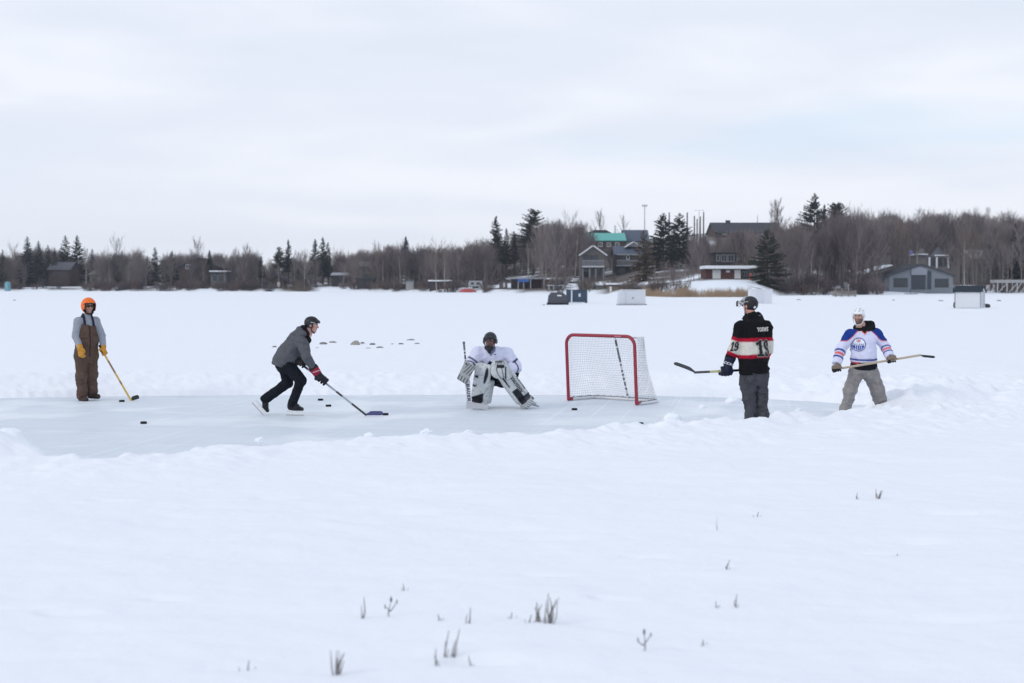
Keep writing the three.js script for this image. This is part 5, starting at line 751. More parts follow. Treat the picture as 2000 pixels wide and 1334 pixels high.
{ // skater in the grey jacket
  const { t, J } = person('person in grey hooded jacket and black trousers skating bent forward with a purple bladed stick', 556, 22.8);
  const j = { neck: J(589, 652, 0), head: J(609, 635, 0), chest: J(580, 668, 0), waist: J(563, 695, 0), pelvis: J(556, 712, 0), shR: J(590, 670, 0.17), shL: J(590, 668, -0.17), elR: J(599.5, 697, 0.27), wrR: J(614.5, 722, 0.16), elL: J(580, 700, -0.27), wrL: J(580, 706, -0.02), hipR: J(563, 714, 0.1), hipL: J(558, 714, -0.1), knR: J(588, 744, 0.13), knL: J(562, 748, -0.12), anR: J(570.5, 789, 0.12), anL: J(516.5, 781, -0.12), latS: V(0, 0, -1), latH: V(0, 0, -1) };
  const fR = V(1, -0.02, 0.02), upR = V(0.02, 1, 0), fL = unit(V(0.66, -0.74, 0)), upL = unit(V(0.74, 0.66, 0));
  j.toR = add(j.anR, mul(fR, 0.14), V(0, -0.06, 0)); j.toL = add(j.anL, mul(fL, 0.14), mul(upL, -0.06));
  const g1 = J(628, 742, 0.16), g2 = J(584, 707.5, 0.06), heel = J(716, 811.3, 0.14), toe = J(748.5, 810.5, 0.10), ax = unit(sub(g1, heel)); j.haR = mix3(j.wrR, g1, 0.5); j.haL = mix3(j.wrL, g2, 0.5);
  const M = headFrame(j.head, 1.50, 0.16), NB = [0.010, 0.012, 0.018];
  part('body', bodyGeometry(j, M, { skin: [0.55, 0.31, 0.26], hair: [0.03, 0.022, 0.018], rosy: 0.8, slim: 0.78 }), skinMat, t);
  const tor = join([ell(j.chest, j.waist, j.latS, 0.19, 0.165, 0.195, 0.185), ell(j.waist, add(j.pelvis, V(-0.03, 0.03, 0)), j.latS, 0.195, 0.185, 0.205, 0.17), cap(j.shR, j.shL, 0.095, 0.095), cap(j.neck, j.chest, 0.09, 0.15)], 0.07);
  const aR = join([cap(j.shR, j.elR, 0.096, 0.074), cap(j.elR, j.wrR, 0.074, 0.058)], 0.02), aL = join([cap(j.shL, j.elL, 0.096, 0.074), cap(j.elL, j.wrL, 0.074, 0.058)], 0.02);
  const wd = unit(sub(j.wrR, j.elR)), hemN = unit(V(-0.28, -1, 0)), hem = J(553, 716.5, 0);
  const jk = folds(join([tor, aR, aL], 0.03), 0.019, 8, 31, 0.9), jacket = (x, y, z) => Math.max(jk(x, y, z), (x - hem.x) * hemN.x + (y - hem.y) * hemN.y, (x - j.wrR.x - 0.02 * wd.x) * wd.x + (y - j.wrR.y) * wd.y > 0 && z > 0.02 && x > j.elR.x - 0.02 ? (x - j.wrR.x) * wd.x + (y - j.wrR.y) * wd.y + (z - j.wrR.z) * wd.z : -1);
  const [lo, hi] = bounds([j.shR, j.shL, j.elR, j.wrR, j.elL, j.pelvis, j.neck, j.chest], 0.26);
  const gj = (x, y, z) => { const n = 0.9 + 0.2 * noise3(x * 60, y * 60, z * 60); const seam = Math.abs(y - j.chest.y - 0.03 + 0.25 * (x - j.chest.x)) < 0.006 ? 0.75 : 1; return [0.098 * n * seam, 0.102 * n * seam, 0.115 * n * seam]; };
  part('jacket', meshField(jacket, lo, hi, 0.0125, gj), cloth, t);
  const hood = join([cap(J(585, 645, 0.07), J(585, 645, -0.07), 0.062, 0.062), cap(J(576, 653, 0.08), J(576, 653, -0.08), 0.055, 0.055), cap(J(593, 652, 0.11), J(584, 657, 0.12), 0.05, 0.055), cap(J(593, 652, -0.11), J(584, 657, -0.12), 0.05, 0.055)], 0.05); const [hl, hh] = bounds([J(585, 645, 0.12), J(576, 657, -0.12), J(596, 652, 0)], 0.1);
  part('hood', meshField(folds(hood, 0.008, 12, 5), hl, hh, 0.0105, gj), cloth, t);
  const col = join([cap(J(592, 642, 0.05), J(592, 642, -0.05), 0.062, 0.062), cap(J(598, 652, 0.055), J(598, 652, -0.055), 0.058, 0.058), cap(J(603, 664, 0.035), J(603, 664, -0.035), 0.042, 0.042), cap(J(594, 650, 0), J(600, 666, 0), 0.07, 0.05)], 0.04); const [cl, ch] = bounds([J(592, 642, 0), J(605, 668, 0)], 0.14); part('collar', meshField(col, cl, ch, 0.0105, () => [0.012, 0.012, 0.015]), cloth, t);
  const tr = (h, k, a, r) => join([cap(h, k, 0.118, 0.085), cap(k, a, 0.085, 0.074)], 0.03), pants = folds(join([(x, y, z) => Math.min(tr1(x, y, z), tr2(x, y, z)), ell(j.waist, j.pelvis, j.latH, 0.16, 0.14, 0.18, 0.15)], 0.05), 0.012, 8, 50); const tr1 = tr(j.hipR, j.knR, j.anR), tr2 = tr(j.hipL, j.knL, j.anL);
  const sR = unit(sub(j.anR, j.knR)), sL = unit(sub(j.anL, j.knL)), pc = (x, y, z) => Math.max(pants(x, y, z), z > 0 || x > j.knL.x ? (x - j.anR.x) * sR.x + (y - j.anR.y) * sR.y - 0.045 : (x - j.anL.x) * sL.x + (y - j.anL.y) * sL.y - 0.045);
  const [pl, ph] = bounds([j.hipR, j.hipL, j.knR, j.knL, j.anR, j.anL, j.waist], 0.2); part('trousers', meshField(pc, pl, ph, 0.0125, (x, y, z) => { const n = 0.8 + 0.4 * noise3(x * 20, y * 20, z * 20); return [NB[0] * n, NB[1] * n, NB[2] * n]; }), cloth, t);
  skate(t, fR, upR, j.anR, null, null, [[0.014, 0.015, 0.02], [0.03, 0.03, 0.034]]); skate(t, fL, upL, j.anL, null, null, [[0.014, 0.015, 0.02], [0.03, 0.03, 0.034]]);
  { const u = unit(sub(V(0.25, 0.6, 0.75), mul(ax, V(0.25, 0.6, 0.75).dot(ax)))), g = gripField(g1, ax, u, mix3(j.wrR, g1, 0.35), 0.018, 0.0225), cuff = join([cap(add(j.wrR, mul(wd, -0.03)), mix3(j.wrR, g1, 0.5), 0.078, 0.066)], 0.02), f = join([g, cuff], 0.02), [a, c] = bounds([g1, j.wrR], 0.13); part('glove', meshField(f, a, c, 0.0075, (x, y, z) => { const [s] = along(V(x, y, z), j.wrR, g1); return s > -0.05 && s < 0.46 ? [0.30, 0.008, 0.035] : [0.013, 0.013, 0.018]; }), leather, t);
    const pr = patch(f, add(mix3(j.wrR, g1, 0.2), V(0.005, 0, 0)), unit(V(0.93, 0.3, -0.1)), unit(V(-0.3, 0.93, 0)), V(0.05, 0.1, 1), 0.115, 0.026, 10, 3, 0.003, 0.2); part('glove_print', pr, printed(wordTexture('EASTON', '#e9d6de', 'italic bold 100px sans-serif')), t); }
  { const u = unit(V(-0.3, 0.5, 0.85)), g = gripField(g2, ax, u, j.wrL, 0.018, 0.0225), [a, c] = bounds([g2, j.wrL], 0.14); part('glove', meshField(join([g, cap(add(j.wrL, V(-0.03, 0.03, -0.08)), j.wrL, 0.06, 0.065)], 0.02), a, c, 0.0078, () => [0.012, 0.012, 0.016]), leather, t); }
  const hm = part('helmet', helmetGeometry(M, [0.016, 0.018, 0.023], [0.006, 0.006, 0.008]), shell, t);
  for (const q of [-0.09, 0.09]) { const g = new THREE.TorusGeometry(0.032, 0.009, 7, 18); g.rotateY(Math.PI / 2); g.translate(q, -0.012, 0.005); g.applyMatrix4(M); part('ear_guard', g, mat(0.02, 0.02, 0.023, 0.5), hm); }
  part('chin_strap', bowTube(M, [[-0.088, -0.03, 0.005], [-0.07, -0.09, 0.03], [0, -0.125, 0.06], [0.07, -0.09, 0.03], [0.088, -0.03, 0.005]], 0.008, 6), mat(0.02, 0.02, 0.023), hm);
  { const hfl = helmetField(), bd = (x, y, z) => hfl(x, y, z), g = patch(bd, V(-0.06, 0.048, 0.03), V(0, 0, 1), V(0, 1, 0), V(-1, 0, 0), 0.075, 0.02, 8, 2, 0.003, 0.15); g.applyMatrix4(M); part('helmet_print', g, printed(wordTexture('BAUER', '#d8dade', 'bold 100px sans-serif')), hm); }
  const R = t.position, silver = mat(0.36, 0.38, 0.43, 0.35), blk = mat(0.02, 0.022, 0.03, 0.5);
  const butt = add(g2, mul(unit(sub(g2, heel)), 0.12)), st = stick('long grey and black hockey stick with purple blade held by the skater in grey jacket', undefined, add(t.position, butt), add(R, heel), add(R, toe), { shaft: [[0, 0.16, blk], [0.16, 0.20, blk, 'shaft_band'], [0.20, 0.33, silver], [0.33, 0.41, blk, 'shaft_band'], [0.41, 0.80, silver], [0.80, 1, blk, 'grip']], blade: mat(0.055, 0.058, 0.17, 0.5), curve: 0.03, bladeH: 0.068 });
}
{ // player in the black jersey seen from behind
  const { t, J } = person('person in black jersey with red and cream band, seen from behind, holding stick level', 1471, 20.9);
  const yaw = -2.75, lat = unit(V(Math.cos(yaw), 0, -Math.sin(yaw))), fwd = unit(V(Math.sin(yaw), 0, Math.cos(yaw)));   // lat points to his left
  const j = { neck: J(1470, 619, 0.02), head: J(1464.5, 597.5, -0.03), chest: J(1470.5, 649, 0), waist: J(1471.5, 692, 0), pelvis: J(1472, 735, 0), shL: J(1446.5, 640, 0.03), shR: J(1496, 640, -0.05), elL: J(1433.5, 683, 0.05), wrL: J(1424, 706, -0.02), elR: J(1500.5, 684, -0.14), wrR: J(1487, 716, -0.3), hipL: J(1462, 738, 0.02), hipR: J(1485, 738, -0.02), knL: J(1463, 780, 0.02), knR: J(1487, 780, -0.03), anL: J(1468, 825, 0.03), anR: J(1490, 825, -0.02), latS: lat, latH: lat };
  j.toL = add(j.anL, mul(fwd, 0.14), V(0, -0.05, 0)); j.toR = add(j.anR, mul(fwd, 0.14), V(0, -0.05, 0));
  const g1 = J(1416.5, 724.5, -0.02), g2 = J(1487, 721, -0.32), heel = J(1348.6, 730.2, 0.12), toe = J(1316.5, 709, 0.2), ax = unit(sub(g2, g1)); heel.copy(add(g1, mul(ax, -heel.distanceTo(g1)))); j.haL = mix3(j.wrL, g1, 0.5); j.haR = mix3(j.wrR, g2, 0.5);
  const M = headFrame(j.head, -2.42, -0.05);
  part('body', bodyGeometry(j, M, { skin: [0.50, 0.25, 0.19], hair: [0.045, 0.035, 0.03], slim: 0.8 }), skinMat, t);
  const hemP = add(j.pelvis, V(0, -0.03, 0));
  const tor = join([cap(j.shR, j.shL, 0.095, 0.095), ell(j.chest, j.waist, lat, 0.205, 0.155, 0.215, 0.165), ell(j.waist, hemP, lat, 0.215, 0.165, 0.232, 0.185), cap(j.neck, j.chest, 0.085, 0.15)], 0.06);
  const aL = join([cap(j.shL, j.elL, 0.1, 0.078), cap(j.elL, j.wrL, 0.078, 0.06)], 0.02), aR = join([cap(j.shR, j.elR, 0.1, 0.078), cap(j.elR, j.wrR, 0.078, 0.06)], 0.02);
  const jf = folds(join([tor, aL, aR], 0.03), 0.017, 7, 61, 0.8), hemY = J(1471, 732, 0.2).y, jersey = (x, y, z) => Math.max(jf(x, y, z), hemY + 0.012 * Math.sin(x * 9) - y);
  const [lo, hi] = bounds([j.shR, j.shL, j.elL, j.wrL, j.elR, j.wrR, j.pelvis, j.neck], 0.22), y0 = J(1471, 660.5, 0.18).y, y1 = J(1471, 667.8, 0.18).y, y2 = J(1471, 692.8, 0.18).y, y3 = J(1471, 700, 0.18).y;
  const wL = unit(sub(j.wrL, j.elL));
  part('jersey', meshField(jersey, lo, hi, 0.0105, (x, y, z) => {
    const sleeve = x < j.chest.x - 0.225 && y < j.shL.y, dy = sleeve ? 0.045 * (j.chest.x - 0.225 - x) / 0.1 - 0.012 : 0.06 * (x - j.chest.x) * 0.35; const yy = y - dy; const n = 0.92 + 0.16 * noise3(x * 70, y * 70, z * 70);
    if (yy < y0 && yy > y1) return [0.36 * n, 0.008, 0.03]; if (yy <= y1 && yy >= y2) return [0.60 * n, 0.585 * n, 0.53 * n]; if (yy < y2 && yy > y3) return [0.36 * n, 0.008, 0.03]; return [0.0075, 0.0075, 0.0095];
  }), cloth, t);
  const hood = join([cap(J(1463, 622, 0.0), J(1481, 622, -0.02), 0.062, 0.062), cap(J(1463, 630, 0.085), J(1483, 630, 0.07), 0.045, 0.05), cap(J(1460, 615, -0.06), J(1456, 622, -0.08), 0.045, 0.045), cap(J(1480, 615, -0.02), J(1487, 626, 0), 0.045, 0.045)], 0.06), [hl, hh] = bounds([J(1456, 612, 0.1), J(1490, 634, -0.1)], 0.11); part('hood', meshField(folds(hood, 0.007, 12, 9), hl, hh, 0.0105, () => [0.011, 0.011, 0.013]), cloth, t);
  part('hood_print', patch(hood, J(1481, 617, 0), unit(V(1, 0, 0.1)), V(0, 1, 0), V(0, 0.15, 1), 0.075, 0.035, 8, 3, 0.004, 0.2), printed(textTexture(128, 64, (g) => { g.clearRect(0, 0, 128, 64); g.strokeStyle = '#8c8f96'; g.lineWidth = 9; g.beginPath(); g.moveTo(18, 20); g.quadraticCurveTo(40, 56, 58, 40); g.quadraticCurveTo(64, 20, 78, 40); g.quadraticCurveTo(100, 52, 112, 16); g.stroke(); })), t);
  const pt = (h, k, a) => join([cap(h, k, 0.125, 0.105), cap(k, a, 0.105, 0.088)], 0.03), pL = pt(j.hipL, j.knL, j.anL), pR = pt(j.hipR, j.knR, j.anR), seat = ell(j.waist, add(j.pelvis, V(0, -0.02, 0)), lat, 0.19, 0.15, 0.215, 0.165), pf = folds((x, y, z) => smin(Math.min(pL(x, y, z), pR(x, y, z)), seat(x, y, z), 0.04), 0.03, 8, 71, 0.8), pants = (x, y, z) => Math.max(pf(x, y, z), j.anL.y - 0.03 - y);
  const [pl, ph] = bounds([j.hipL, j.hipR, j.anL, j.anR, j.knL, j.knR], 0.2); part('trousers', meshField(pants, pl, ph, 0.0115, (x, y, z) => { const n = 0.82 + 0.36 * noise3(x * 16, y * 10, z * 16); return [0.066 * n, 0.068 * n, 0.08 * n]; }), cloth, t);
  for (const s of ['L', 'R']) skate(t, unit(V(fwd.x, 0, fwd.z)), V(0, 1, 0), add(j['an' + s], V(0, 0.1, 0)), null, null, [[0.014, 0.015, 0.02], [0.03, 0.03, 0.034]], 0.012);
  // lettering sewn to the jersey
  const up = V(0, 1, 0), backR = unit(V(Math.cos(0.35), 0, -0.0)), backN = unit(mul(fwd, -1)), rgt = unit(X3(up, backN));
  part('jersey_name', patch(jersey, J(1489.5, 643.5, 0.1), unit(add(rgt, V(0, 0.05, 0))), up, backN, 0.225, 0.095, 18, 6, 0.008, 0.3), printed(wordTexture('TOEWS', '#cfccc4', 'bold 112px sans-serif', 512, 128)), t);
  const num = textTexture(256, 320, (g, w, h) => { g.clearRect(0, 0, w, h); g.font = 'bold 330px serif'; g.textAlign = 'center'; g.textBaseline = 'middle'; const m = g.measureText('19').width; g.translate(w / 2, h / 2 + 8); g.scale(w * 0.93 / m, 1.15); g.lineWidth = 34; g.strokeStyle = '#8e8b88'; g.strokeText('19', 0, 0); g.lineWidth = 16; g.strokeStyle = '#141316'; g.strokeText('19', 0, 0); g.fillStyle = '#141316'; g.fillText('19', 0, 0); });
  part('jersey_number', patch(jersey, J(1490, 679.5, 0.1), rgt, up, backN, 0.275, 0.265, 24, 24, 0.009, 0.3), printed(num), t);
  part('sleeve_number', patch(jersey, J(1437.5, 676.5, 0.05), unit(V(0.93, 0.06, 0.36)), unit(V(0.13, 1, 0)), unit(V(-0.42, 0.05, 0.9)), 0.115, 0.145, 14, 14, 0.009, 0.25), printed(num), t);
  // gloves
  const navy = (x, y, z) => [0.010, 0.014, 0.038];
  { const u = unit(sub(V(-0.1, 0.45, 0.9), mul(ax, V(-0.1, 0.45, 0.9).dot(ax)))), g = gripField(g1, ax, u, j.wrL, 0.018, 0.0235), cuff = ell(add(j.wrL, mul(wL, -0.055)), add(j.wrL, mul(wL, 0.05)), lat, 0.085, 0.075, 0.07, 0.062), f = join([g, cuff], 0.025), [a, c] = bounds([g1, j.wrL], 0.15); part('glove', meshField(f, a, c, 0.0075, navy), leather, t);
    part('glove_print', patch(f, mix3(j.wrL, g1, 0.22), unit(V(0.93, -0.3, 0.1)), unit(V(0.3, 0.93, 0)), V(-0.15, 0.1, 1), 0.15, 0.042, 12, 3, 0.003, 0.25), printed(wordTexture('CCM', '#dfe3ee', 'italic bold 110px sans-serif', 256, 96)), t); }
  { const u = unit(V(0.2, 0.5, -0.8)), g = gripField(g2, ax, u, j.wrR, 0.018, 0.0225), [a, c] = bounds([g2, j.wrR], 0.13); part('glove', meshField(g, a, c, 0.0085, navy), leather, t); }
  const hm = part('helmet', helmetGeometry(M, [0.014, 0.016, 0.020], [0.03, 0.032, 0.036], { grow: 0.004 }), shell, t);
  { const hf = helmetField({ grow: 0.004 }), mk = (c, dir, r, u, w, h, tex, n) => { const g = patch(hf, V(...c), unit(V(...r)), unit(V(...u)), unit(V(...dir)), w, h, 8, 8, 0.003, 0.15); g.applyMatrix4(M); part(n, g, printed(tex), hm); };
    const disc = textTexture(64, 64, g => { g.clearRect(0, 0, 64, 64); g.fillStyle = '#d9dbe0'; g.beginPath(); g.arc(32, 32, 29, 0, 7); g.fill(); }), dash = textTexture(128, 64, g => { g.clearRect(0, 0, 128, 64); g.fillStyle = '#b9bcc4'; g.beginPath(); g.moveTo(8, 44); g.lineTo(76, 14); g.lineTo(120, 14); g.lineTo(60, 52); g.fill(); });
    mk([-0.01, -0.012, -0.06], [0.62, 0, -0.9], [-0.9, 0, -0.6], [0, 1, 0], 0.042, 0.042, disc, 'sticker'); mk([-0.06, -0.01, -0.09], [-0.2, 0, -1], [-1, 0, 0.1], [0, 1, 0], 0.05, 0.022, dash, 'sticker'); mk([0.06, 0.06, -0.01], [1, 0.1, -0.2], [-0.2, 0, -1], [0, 1, 0], 0.075, 0.02, dash, 'helmet_print'); mk([0.06, 0.10, 0.03], [1, 0.6, 0.1], [0, 0, -1], [0, 1, 0], 0.06, 0.018, dash, 'helmet_print'); }
  part('face_cage', cageGeometry(M.clone().multiply(new THREE.Matrix4().makeScale(0.9, 0.9, 0.9)), 1.05), mat(0.55, 0.56, 0.6, 0.4), hm); part('chin_cup', bowTube(M.clone().multiply(new THREE.Matrix4().makeTranslation(0, 0.05, 0.02)).multiply(new THREE.Matrix4().makeRotationX(-1.05)).multiply(new THREE.Matrix4().makeTranslation(0, -0.05, -0.02)), [[-0.07, -0.12, 0.05], [0, -0.135, 0.125], [0.07, -0.12, 0.05]], 0.016, 7), mat(0.03, 0.03, 0.035, 0.5), hm);
  part('chin_strap', bowTube(M, [[0.095, -0.02, 0.0], [0.085, -0.08, 0.02], [0.06, -0.15, 0.04], [0.05, -0.2, 0.10]], 0.006, 5), mat(0.03, 0.03, 0.034), hm);
  const R = t.position, gr = mat(0.05, 0.052, 0.06, 0.45), ye = mat(0.50, 0.50, 0.26, 0.5), L = heel.distanceTo(g2) + 0.04;
  stick('dark hockey stick with pale yellow band held level by the person in black jersey', undefined, add(R, add(heel, mul(ax, L))), add(R, heel), add(R, toe), { shaft: [[0, 0.215, gr], [0.215, 0.43, ye, 'shaft_band'], [0.43, 0.8, mat(0.014, 0.014, 0.017)], [0.8, 1, mat(0.014, 0.014, 0.017), 'grip']], blade: mat(0.045, 0.047, 0.055, 0.55), curve: -0.03, bladeH: 0.075 });
}
{ // bearded player in the white jersey
  const { t, J } = person('bearded person in white jersey with blue shoulders, standing in snow with stick across the body', 1686, 23.0);
  const lat = unit(V(0.985, 0, 0.17)), fwd = unit(V(-0.17, 0, 0.985));
  const j = { neck: J(1686, 640, 0), head: J(1677.5, 618.5, 0.05), chest: J(1685, 663, 0), waist: J(1686, 693, 0.02), pelvis: J(1687, 717, 0), shR: J(1661, 655, 0.04), shL: J(1709, 652, -0.04), elR: J(1641.5, 684, 0.06), wrR: J(1634.5, 711, 0.2), elL: J(1730, 679, -0.02), wrL: J(1738, 698, 0.12), hipR: J(1674, 727, 0.02), hipL: J(1698, 727, -0.02), knR: J(1660, 765, 0.1), knL: J(1712.5, 760, -0.12), anR: J(1650, 812, 0.02), anL: J(1727, 808, -0.3), latS: lat, latH: lat };
  j.toR = add(j.anR, V(-0.06, -0.06, 0.12)); j.toL = add(j.anL, V(0.06, -0.06, 0.12));
  const g1 = J(1634.5, 720.8, 0.26), g2 = J(1741.5, 703, 0.2), ax0 = unit(sub(g2, g1)), heel = J(1799, 693.3, 0.17), toe = J(1826, 694.2, 0.12), ax = unit(sub(g1, heel)); j.haR = mix3(j.wrR, g1, 0.5); j.haL = mix3(j.wrL, g2, 0.5);
  const M = headFrame(j.head, -0.52, 0.05);
  part('body', bodyGeometry(j, M, { skin: [0.46, 0.255, 0.205], hair: [0.05, 0.036, 0.028], beard: [0.135, 0.088, 0.066], rosy: 0.5, slim: 0.8 }), skinMat, t);
  const tor = join([cap(j.shR, j.shL, 0.098, 0.098), ell(j.chest, j.waist, lat, 0.20, 0.155, 0.19, 0.165), ell(j.waist, j.pelvis, lat, 0.19, 0.165, 0.205, 0.17), cap(j.neck, j.chest, 0.08, 0.15)], 0.06);
  const aR = join([cap(j.shR, j.elR, 0.1, 0.083), cap(j.elR, j.wrR, 0.083, 0.068)], 0.02), aL = join([cap(j.shL, j.elL, 0.1, 0.083), cap(j.elL, j.wrL, 0.083, 0.066)], 0.02);
  const wR = unit(sub(j.wrR, j.elR)), wL = unit(sub(j.wrL, j.elL)), jf = folds(join([tor, aR, aL], 0.025), 0.019, 7, 91, 0.7), hemY = J(1686, 712, 0.2).y;
  const cuffs = (x, y, z) => Math.max(x < j.elR.x ? (x - j.wrR.x) * wR.x + (y - j.wrR.y) * wR.y + (z - j.wrR.z) * wR.z : -1, x > j.elL.x ? (x - j.wrL.x) * wL.x + (y - j.wrL.y) * wL.y + (z - j.wrL.z) * wL.z : -1);
  const jersey = (x, y, z) => Math.max(jf(x, y, z), Math.abs(x - j.pelvis.x) < 0.29 ? hemY - 0.02 + 0.35 * Math.abs(x - j.pelvis.x) ** 1.5 * 0.35 - y : -1, cuffs(x, y, z));
  const [lo, hi] = bounds([j.shR, j.shL, j.elR, j.wrR, j.elL, j.wrL, j.pelvis, j.neck], 0.2); const WH = [0.66, 0.68, 0.86], NV = [0.014, 0.045, 0.25], OR = [0.72, 0.14, 0.13];
  const sleeve = (x, y, z, e, w) => along(V(x, y, z), e, w);
  part('jersey', meshField(jersey, lo, hi, 0.0095, (x, y, z) => {
    const [s1, d1] = sleeve(x, y, z, j.elR, j.wrR), [s2, d2] = sleeve(x, y, z, j.elL, j.wrL);
    for (const [s, d, side, o] of [[s1, d1, x < j.elR.x + 0.09, 0.0], [s2, d2, x > j.elL.x - 0.10, 0.0]]) if (side && d < 0.13 && s > -0.2) { const q = s - o; if ((q > 0.08 && q < 0.2) || (q > 0.53 && q < 0.65)) return NV; if (q > 0.29 && q < 0.46) return OR; }
    const yl = j.neck.y - 0.05 - 0.17 * smooth(0.07, 0.31, Math.abs(x - j.neck.x)) + (z < 0 ? -0.02 : 0), nk = Math.abs(x - j.neck.x + 0.005);
    const vneck = z > 0 && y > j.neck.y - 0.115 + 1.1 * nk && nk < 0.075; if (vneck) return y > j.neck.y - 0.095 + 1.1 * nk ? [0.012, 0.012, 0.014] : OR;
    if (y > yl + 0.016) return NV; if (y > yl) return OR;
    const hy = hemY + 0.35 * Math.abs(x - j.pelvis.x) ** 1.5 * 0.35; if (Math.abs(x - j.pelvis.x) < 0.28) { if (y < hy + 0.028) return x < j.pelvis.x - 0.12 ? [0.5, 0.05, 0.08] : [0.012, 0.013, 0.02]; if (y > hy + 0.052 && y < hy + 0.082) return NV; }
    return WH;
  }), cloth, t);
  const under = folds(ell(j.waist, add(j.pelvis, V(0, -0.03, 0)), lat, 0.205, 0.178, 0.212, 0.186), 0.008, 8, 3), uy = J(1686, 722.5, 0.18).y, [ul, uh] = bounds([j.waist, j.pelvis], 0.26); part('undershirt', meshField((x, y, z) => Math.max(under(x, y, z), uy - 0.01 + 0.9 * Math.max(0, Math.abs(x - j.pelvis.x) - 0.02) ** 2 - y, y - hemY - 0.012), ul, uh, 0.0115, () => [0.010, 0.011, 0.018]), cloth, t);
  const hood = join([cap(J(1700, 634, -0.06), J(1680, 636, -0.09), 0.07, 0.07), cap(J(1703, 640, -0.02), J(1694, 645, 0.07), 0.055, 0.04), cap(J(1672, 640, -0.05), J(1678, 646, 0.06), 0.05, 0.036), cap(J(1679, 645, 0.045), J(1693, 645, 0.04), 0.042, 0.042)], 0.05), [hl, hh] = bounds([J(1704, 628, -0.1), J(1668, 650, 0.1)], 0.1); part('hood', meshField(folds(hood, 0.007, 12, 4), hl, hh, 0.0105, () => [0.010, 0.012, 0.014]), cloth, t);
  const pt = (h, k, a) => join([cap(h, k, 0.125, 0.105), cap(k, a, 0.105, 0.082)], 0.03), pR = pt(j.hipR, j.knR, j.anR), pL = pt(j.hipL, j.knL, j.anL), pelv = ell(j.waist, add(j.pelvis, V(0, -0.04, 0)), lat, 0.19, 0.15, 0.205, 0.16), pf = folds((x, y, z) => smin(Math.min(pR(x, y, z), pL(x, y, z)), pelv(x, y, z), 0.05), 0.03, 8, 17, 1.0), py = J(1686, 708, 0).y;
  const [pl, ph] = bounds([j.hipR, j.hipL, j.anR, j.anL, j.knR, j.knL, j.waist], 0.2); part('trousers', meshField((x, y, z) => Math.max(pf(x, y, z), y - py), pl, ph, 0.0115, (x, y, z) => { const n = 0.88 + 0.24 * noise3(x * 18, y * 12, z * 18); return [0.275 * n, 0.258 * n, 0.255 * n]; }), cloth, t);
  for (const [an, to] of [[j.anR, j.toR], [j.anL, j.toL]]) { const f = unit(V(to.x - an.x, 0, to.z - an.z)), b = join([cap(add(an, V(0, 0.05, 0)), an, 0.06, 0.06), cap(add(an, mul(f, -0.04), V(0, -0.045, 0)), add(an, mul(f, 0.15), V(0, -0.055, 0)), 0.055, 0.05)], 0.03), [a, c] = bounds([an, to], 0.14); part('boot', meshField(b, a, c, 0.013, () => [0.03, 0.027, 0.025]), leather, t); }
  const cr = textTexture(384, 384, (g, w) => { g.clearRect(0, 0, w, w); const c = w / 2; g.fillStyle = '#21387f'; g.beginPath(); g.arc(c, c, c - 3, 0, 7); g.fill(); g.fillStyle = '#e8eaf6'; g.beginPath(); g.arc(c, c, c - 22, 0, 7); g.fill(); g.save(); g.beginPath(); g.arc(c, c, c - 34, 0, 7); g.clip(); g.fillStyle = '#27439b'; g.fillRect(0, c + 34, w, c); g.fillStyle = '#e8eaf6'; for (const x of [110, 162, 214, 266]) g.fillRect(x, c + 34, 12, 110); g.restore(); g.fillStyle = '#21387f'; g.beginPath(); g.arc(c, 74, 58, 0, 7); g.fill(); g.fillStyle = '#e8eaf6'; g.beginPath(); g.arc(c, 74, 48, 0, 7); g.fill(); g.fillStyle = '#e0705c'; g.beginPath(); g.moveTo(c, 32); g.quadraticCurveTo(c + 44, 82, c + 28, 104); g.quadraticCurveTo(c, 126, c - 28, 104); g.quadraticCurveTo(c - 44, 82, c, 32); g.fill(); g.font = 'bold 88px sans-serif'; g.textAlign = 'center'; g.textBaseline = 'middle'; const m = g.measureText('OILERS').width; g.translate(c, c + 4); g.scale(308 / m, 1); g.fillStyle = '#21387f'; g.fillText('OILERS', 0, 0); });
  part('jersey_crest', patch(jersey, J(1677.2, 673, 0.15), unit(V(0.985, 0, 0.17)), V(0, 1, 0), unit(V(-0.12, 0.02, 1)), 0.218, 0.225, 22, 22, 0.008, 0.3), printed(cr), t);
  const tan = (x, y, z) => { const n = noise3(x * 60, y * 60, z * 60); return y > g1.y + 0.006 + (x > 0 ? g2.y - g1.y : 0) ? [0.17 + 0.05 * n, 0.13 + 0.04 * n, 0.115] : [0.012, 0.012, 0.014]; };
  for (const [g0, w, u0] of [[g1, j.wrR, V(-0.1, 0.75, 0.55)], [g2, j.wrL, V(0.1, 0.75, 0.55)]]) { const u = unit(sub(u0, mul(ax, u0.dot(ax)))), g = gripField(g0, ax, u, w, 0.016, 0.0175), [a, c] = bounds([g0, w], 0.12); part('glove', meshField(g, a, c, 0.0065, tan), leather, t); }
  const hm = part('helmet', helmetGeometry(M, [0.83, 0.85, 0.88], [0.45, 0.47, 0.50], { grow: 0.003 }), shell, t);
  for (const q of [-1, 1]) { part('chin_strap', bowTube(M, [[0.088 * q, 0.0, 0.02], [0.083 * q, -0.05, 0.03], [0.06 * q, -0.11, 0.055], [0, -0.132, 0.085]], 0.0065, 5), mat(0.74, 0.76, 0.79, 0.6), hm); part('ear_strap', bowTube(M, [[0.09 * q, 0.03, 0.03], [0.092 * q, -0.02, 0.035], [0.085 * q, -0.05, 0.03]], 0.008, 5), mat(0.74, 0.76, 0.79, 0.6), hm); }
  const R = t.position, wood = mat(0.50, 0.41, 0.31, 0.55);
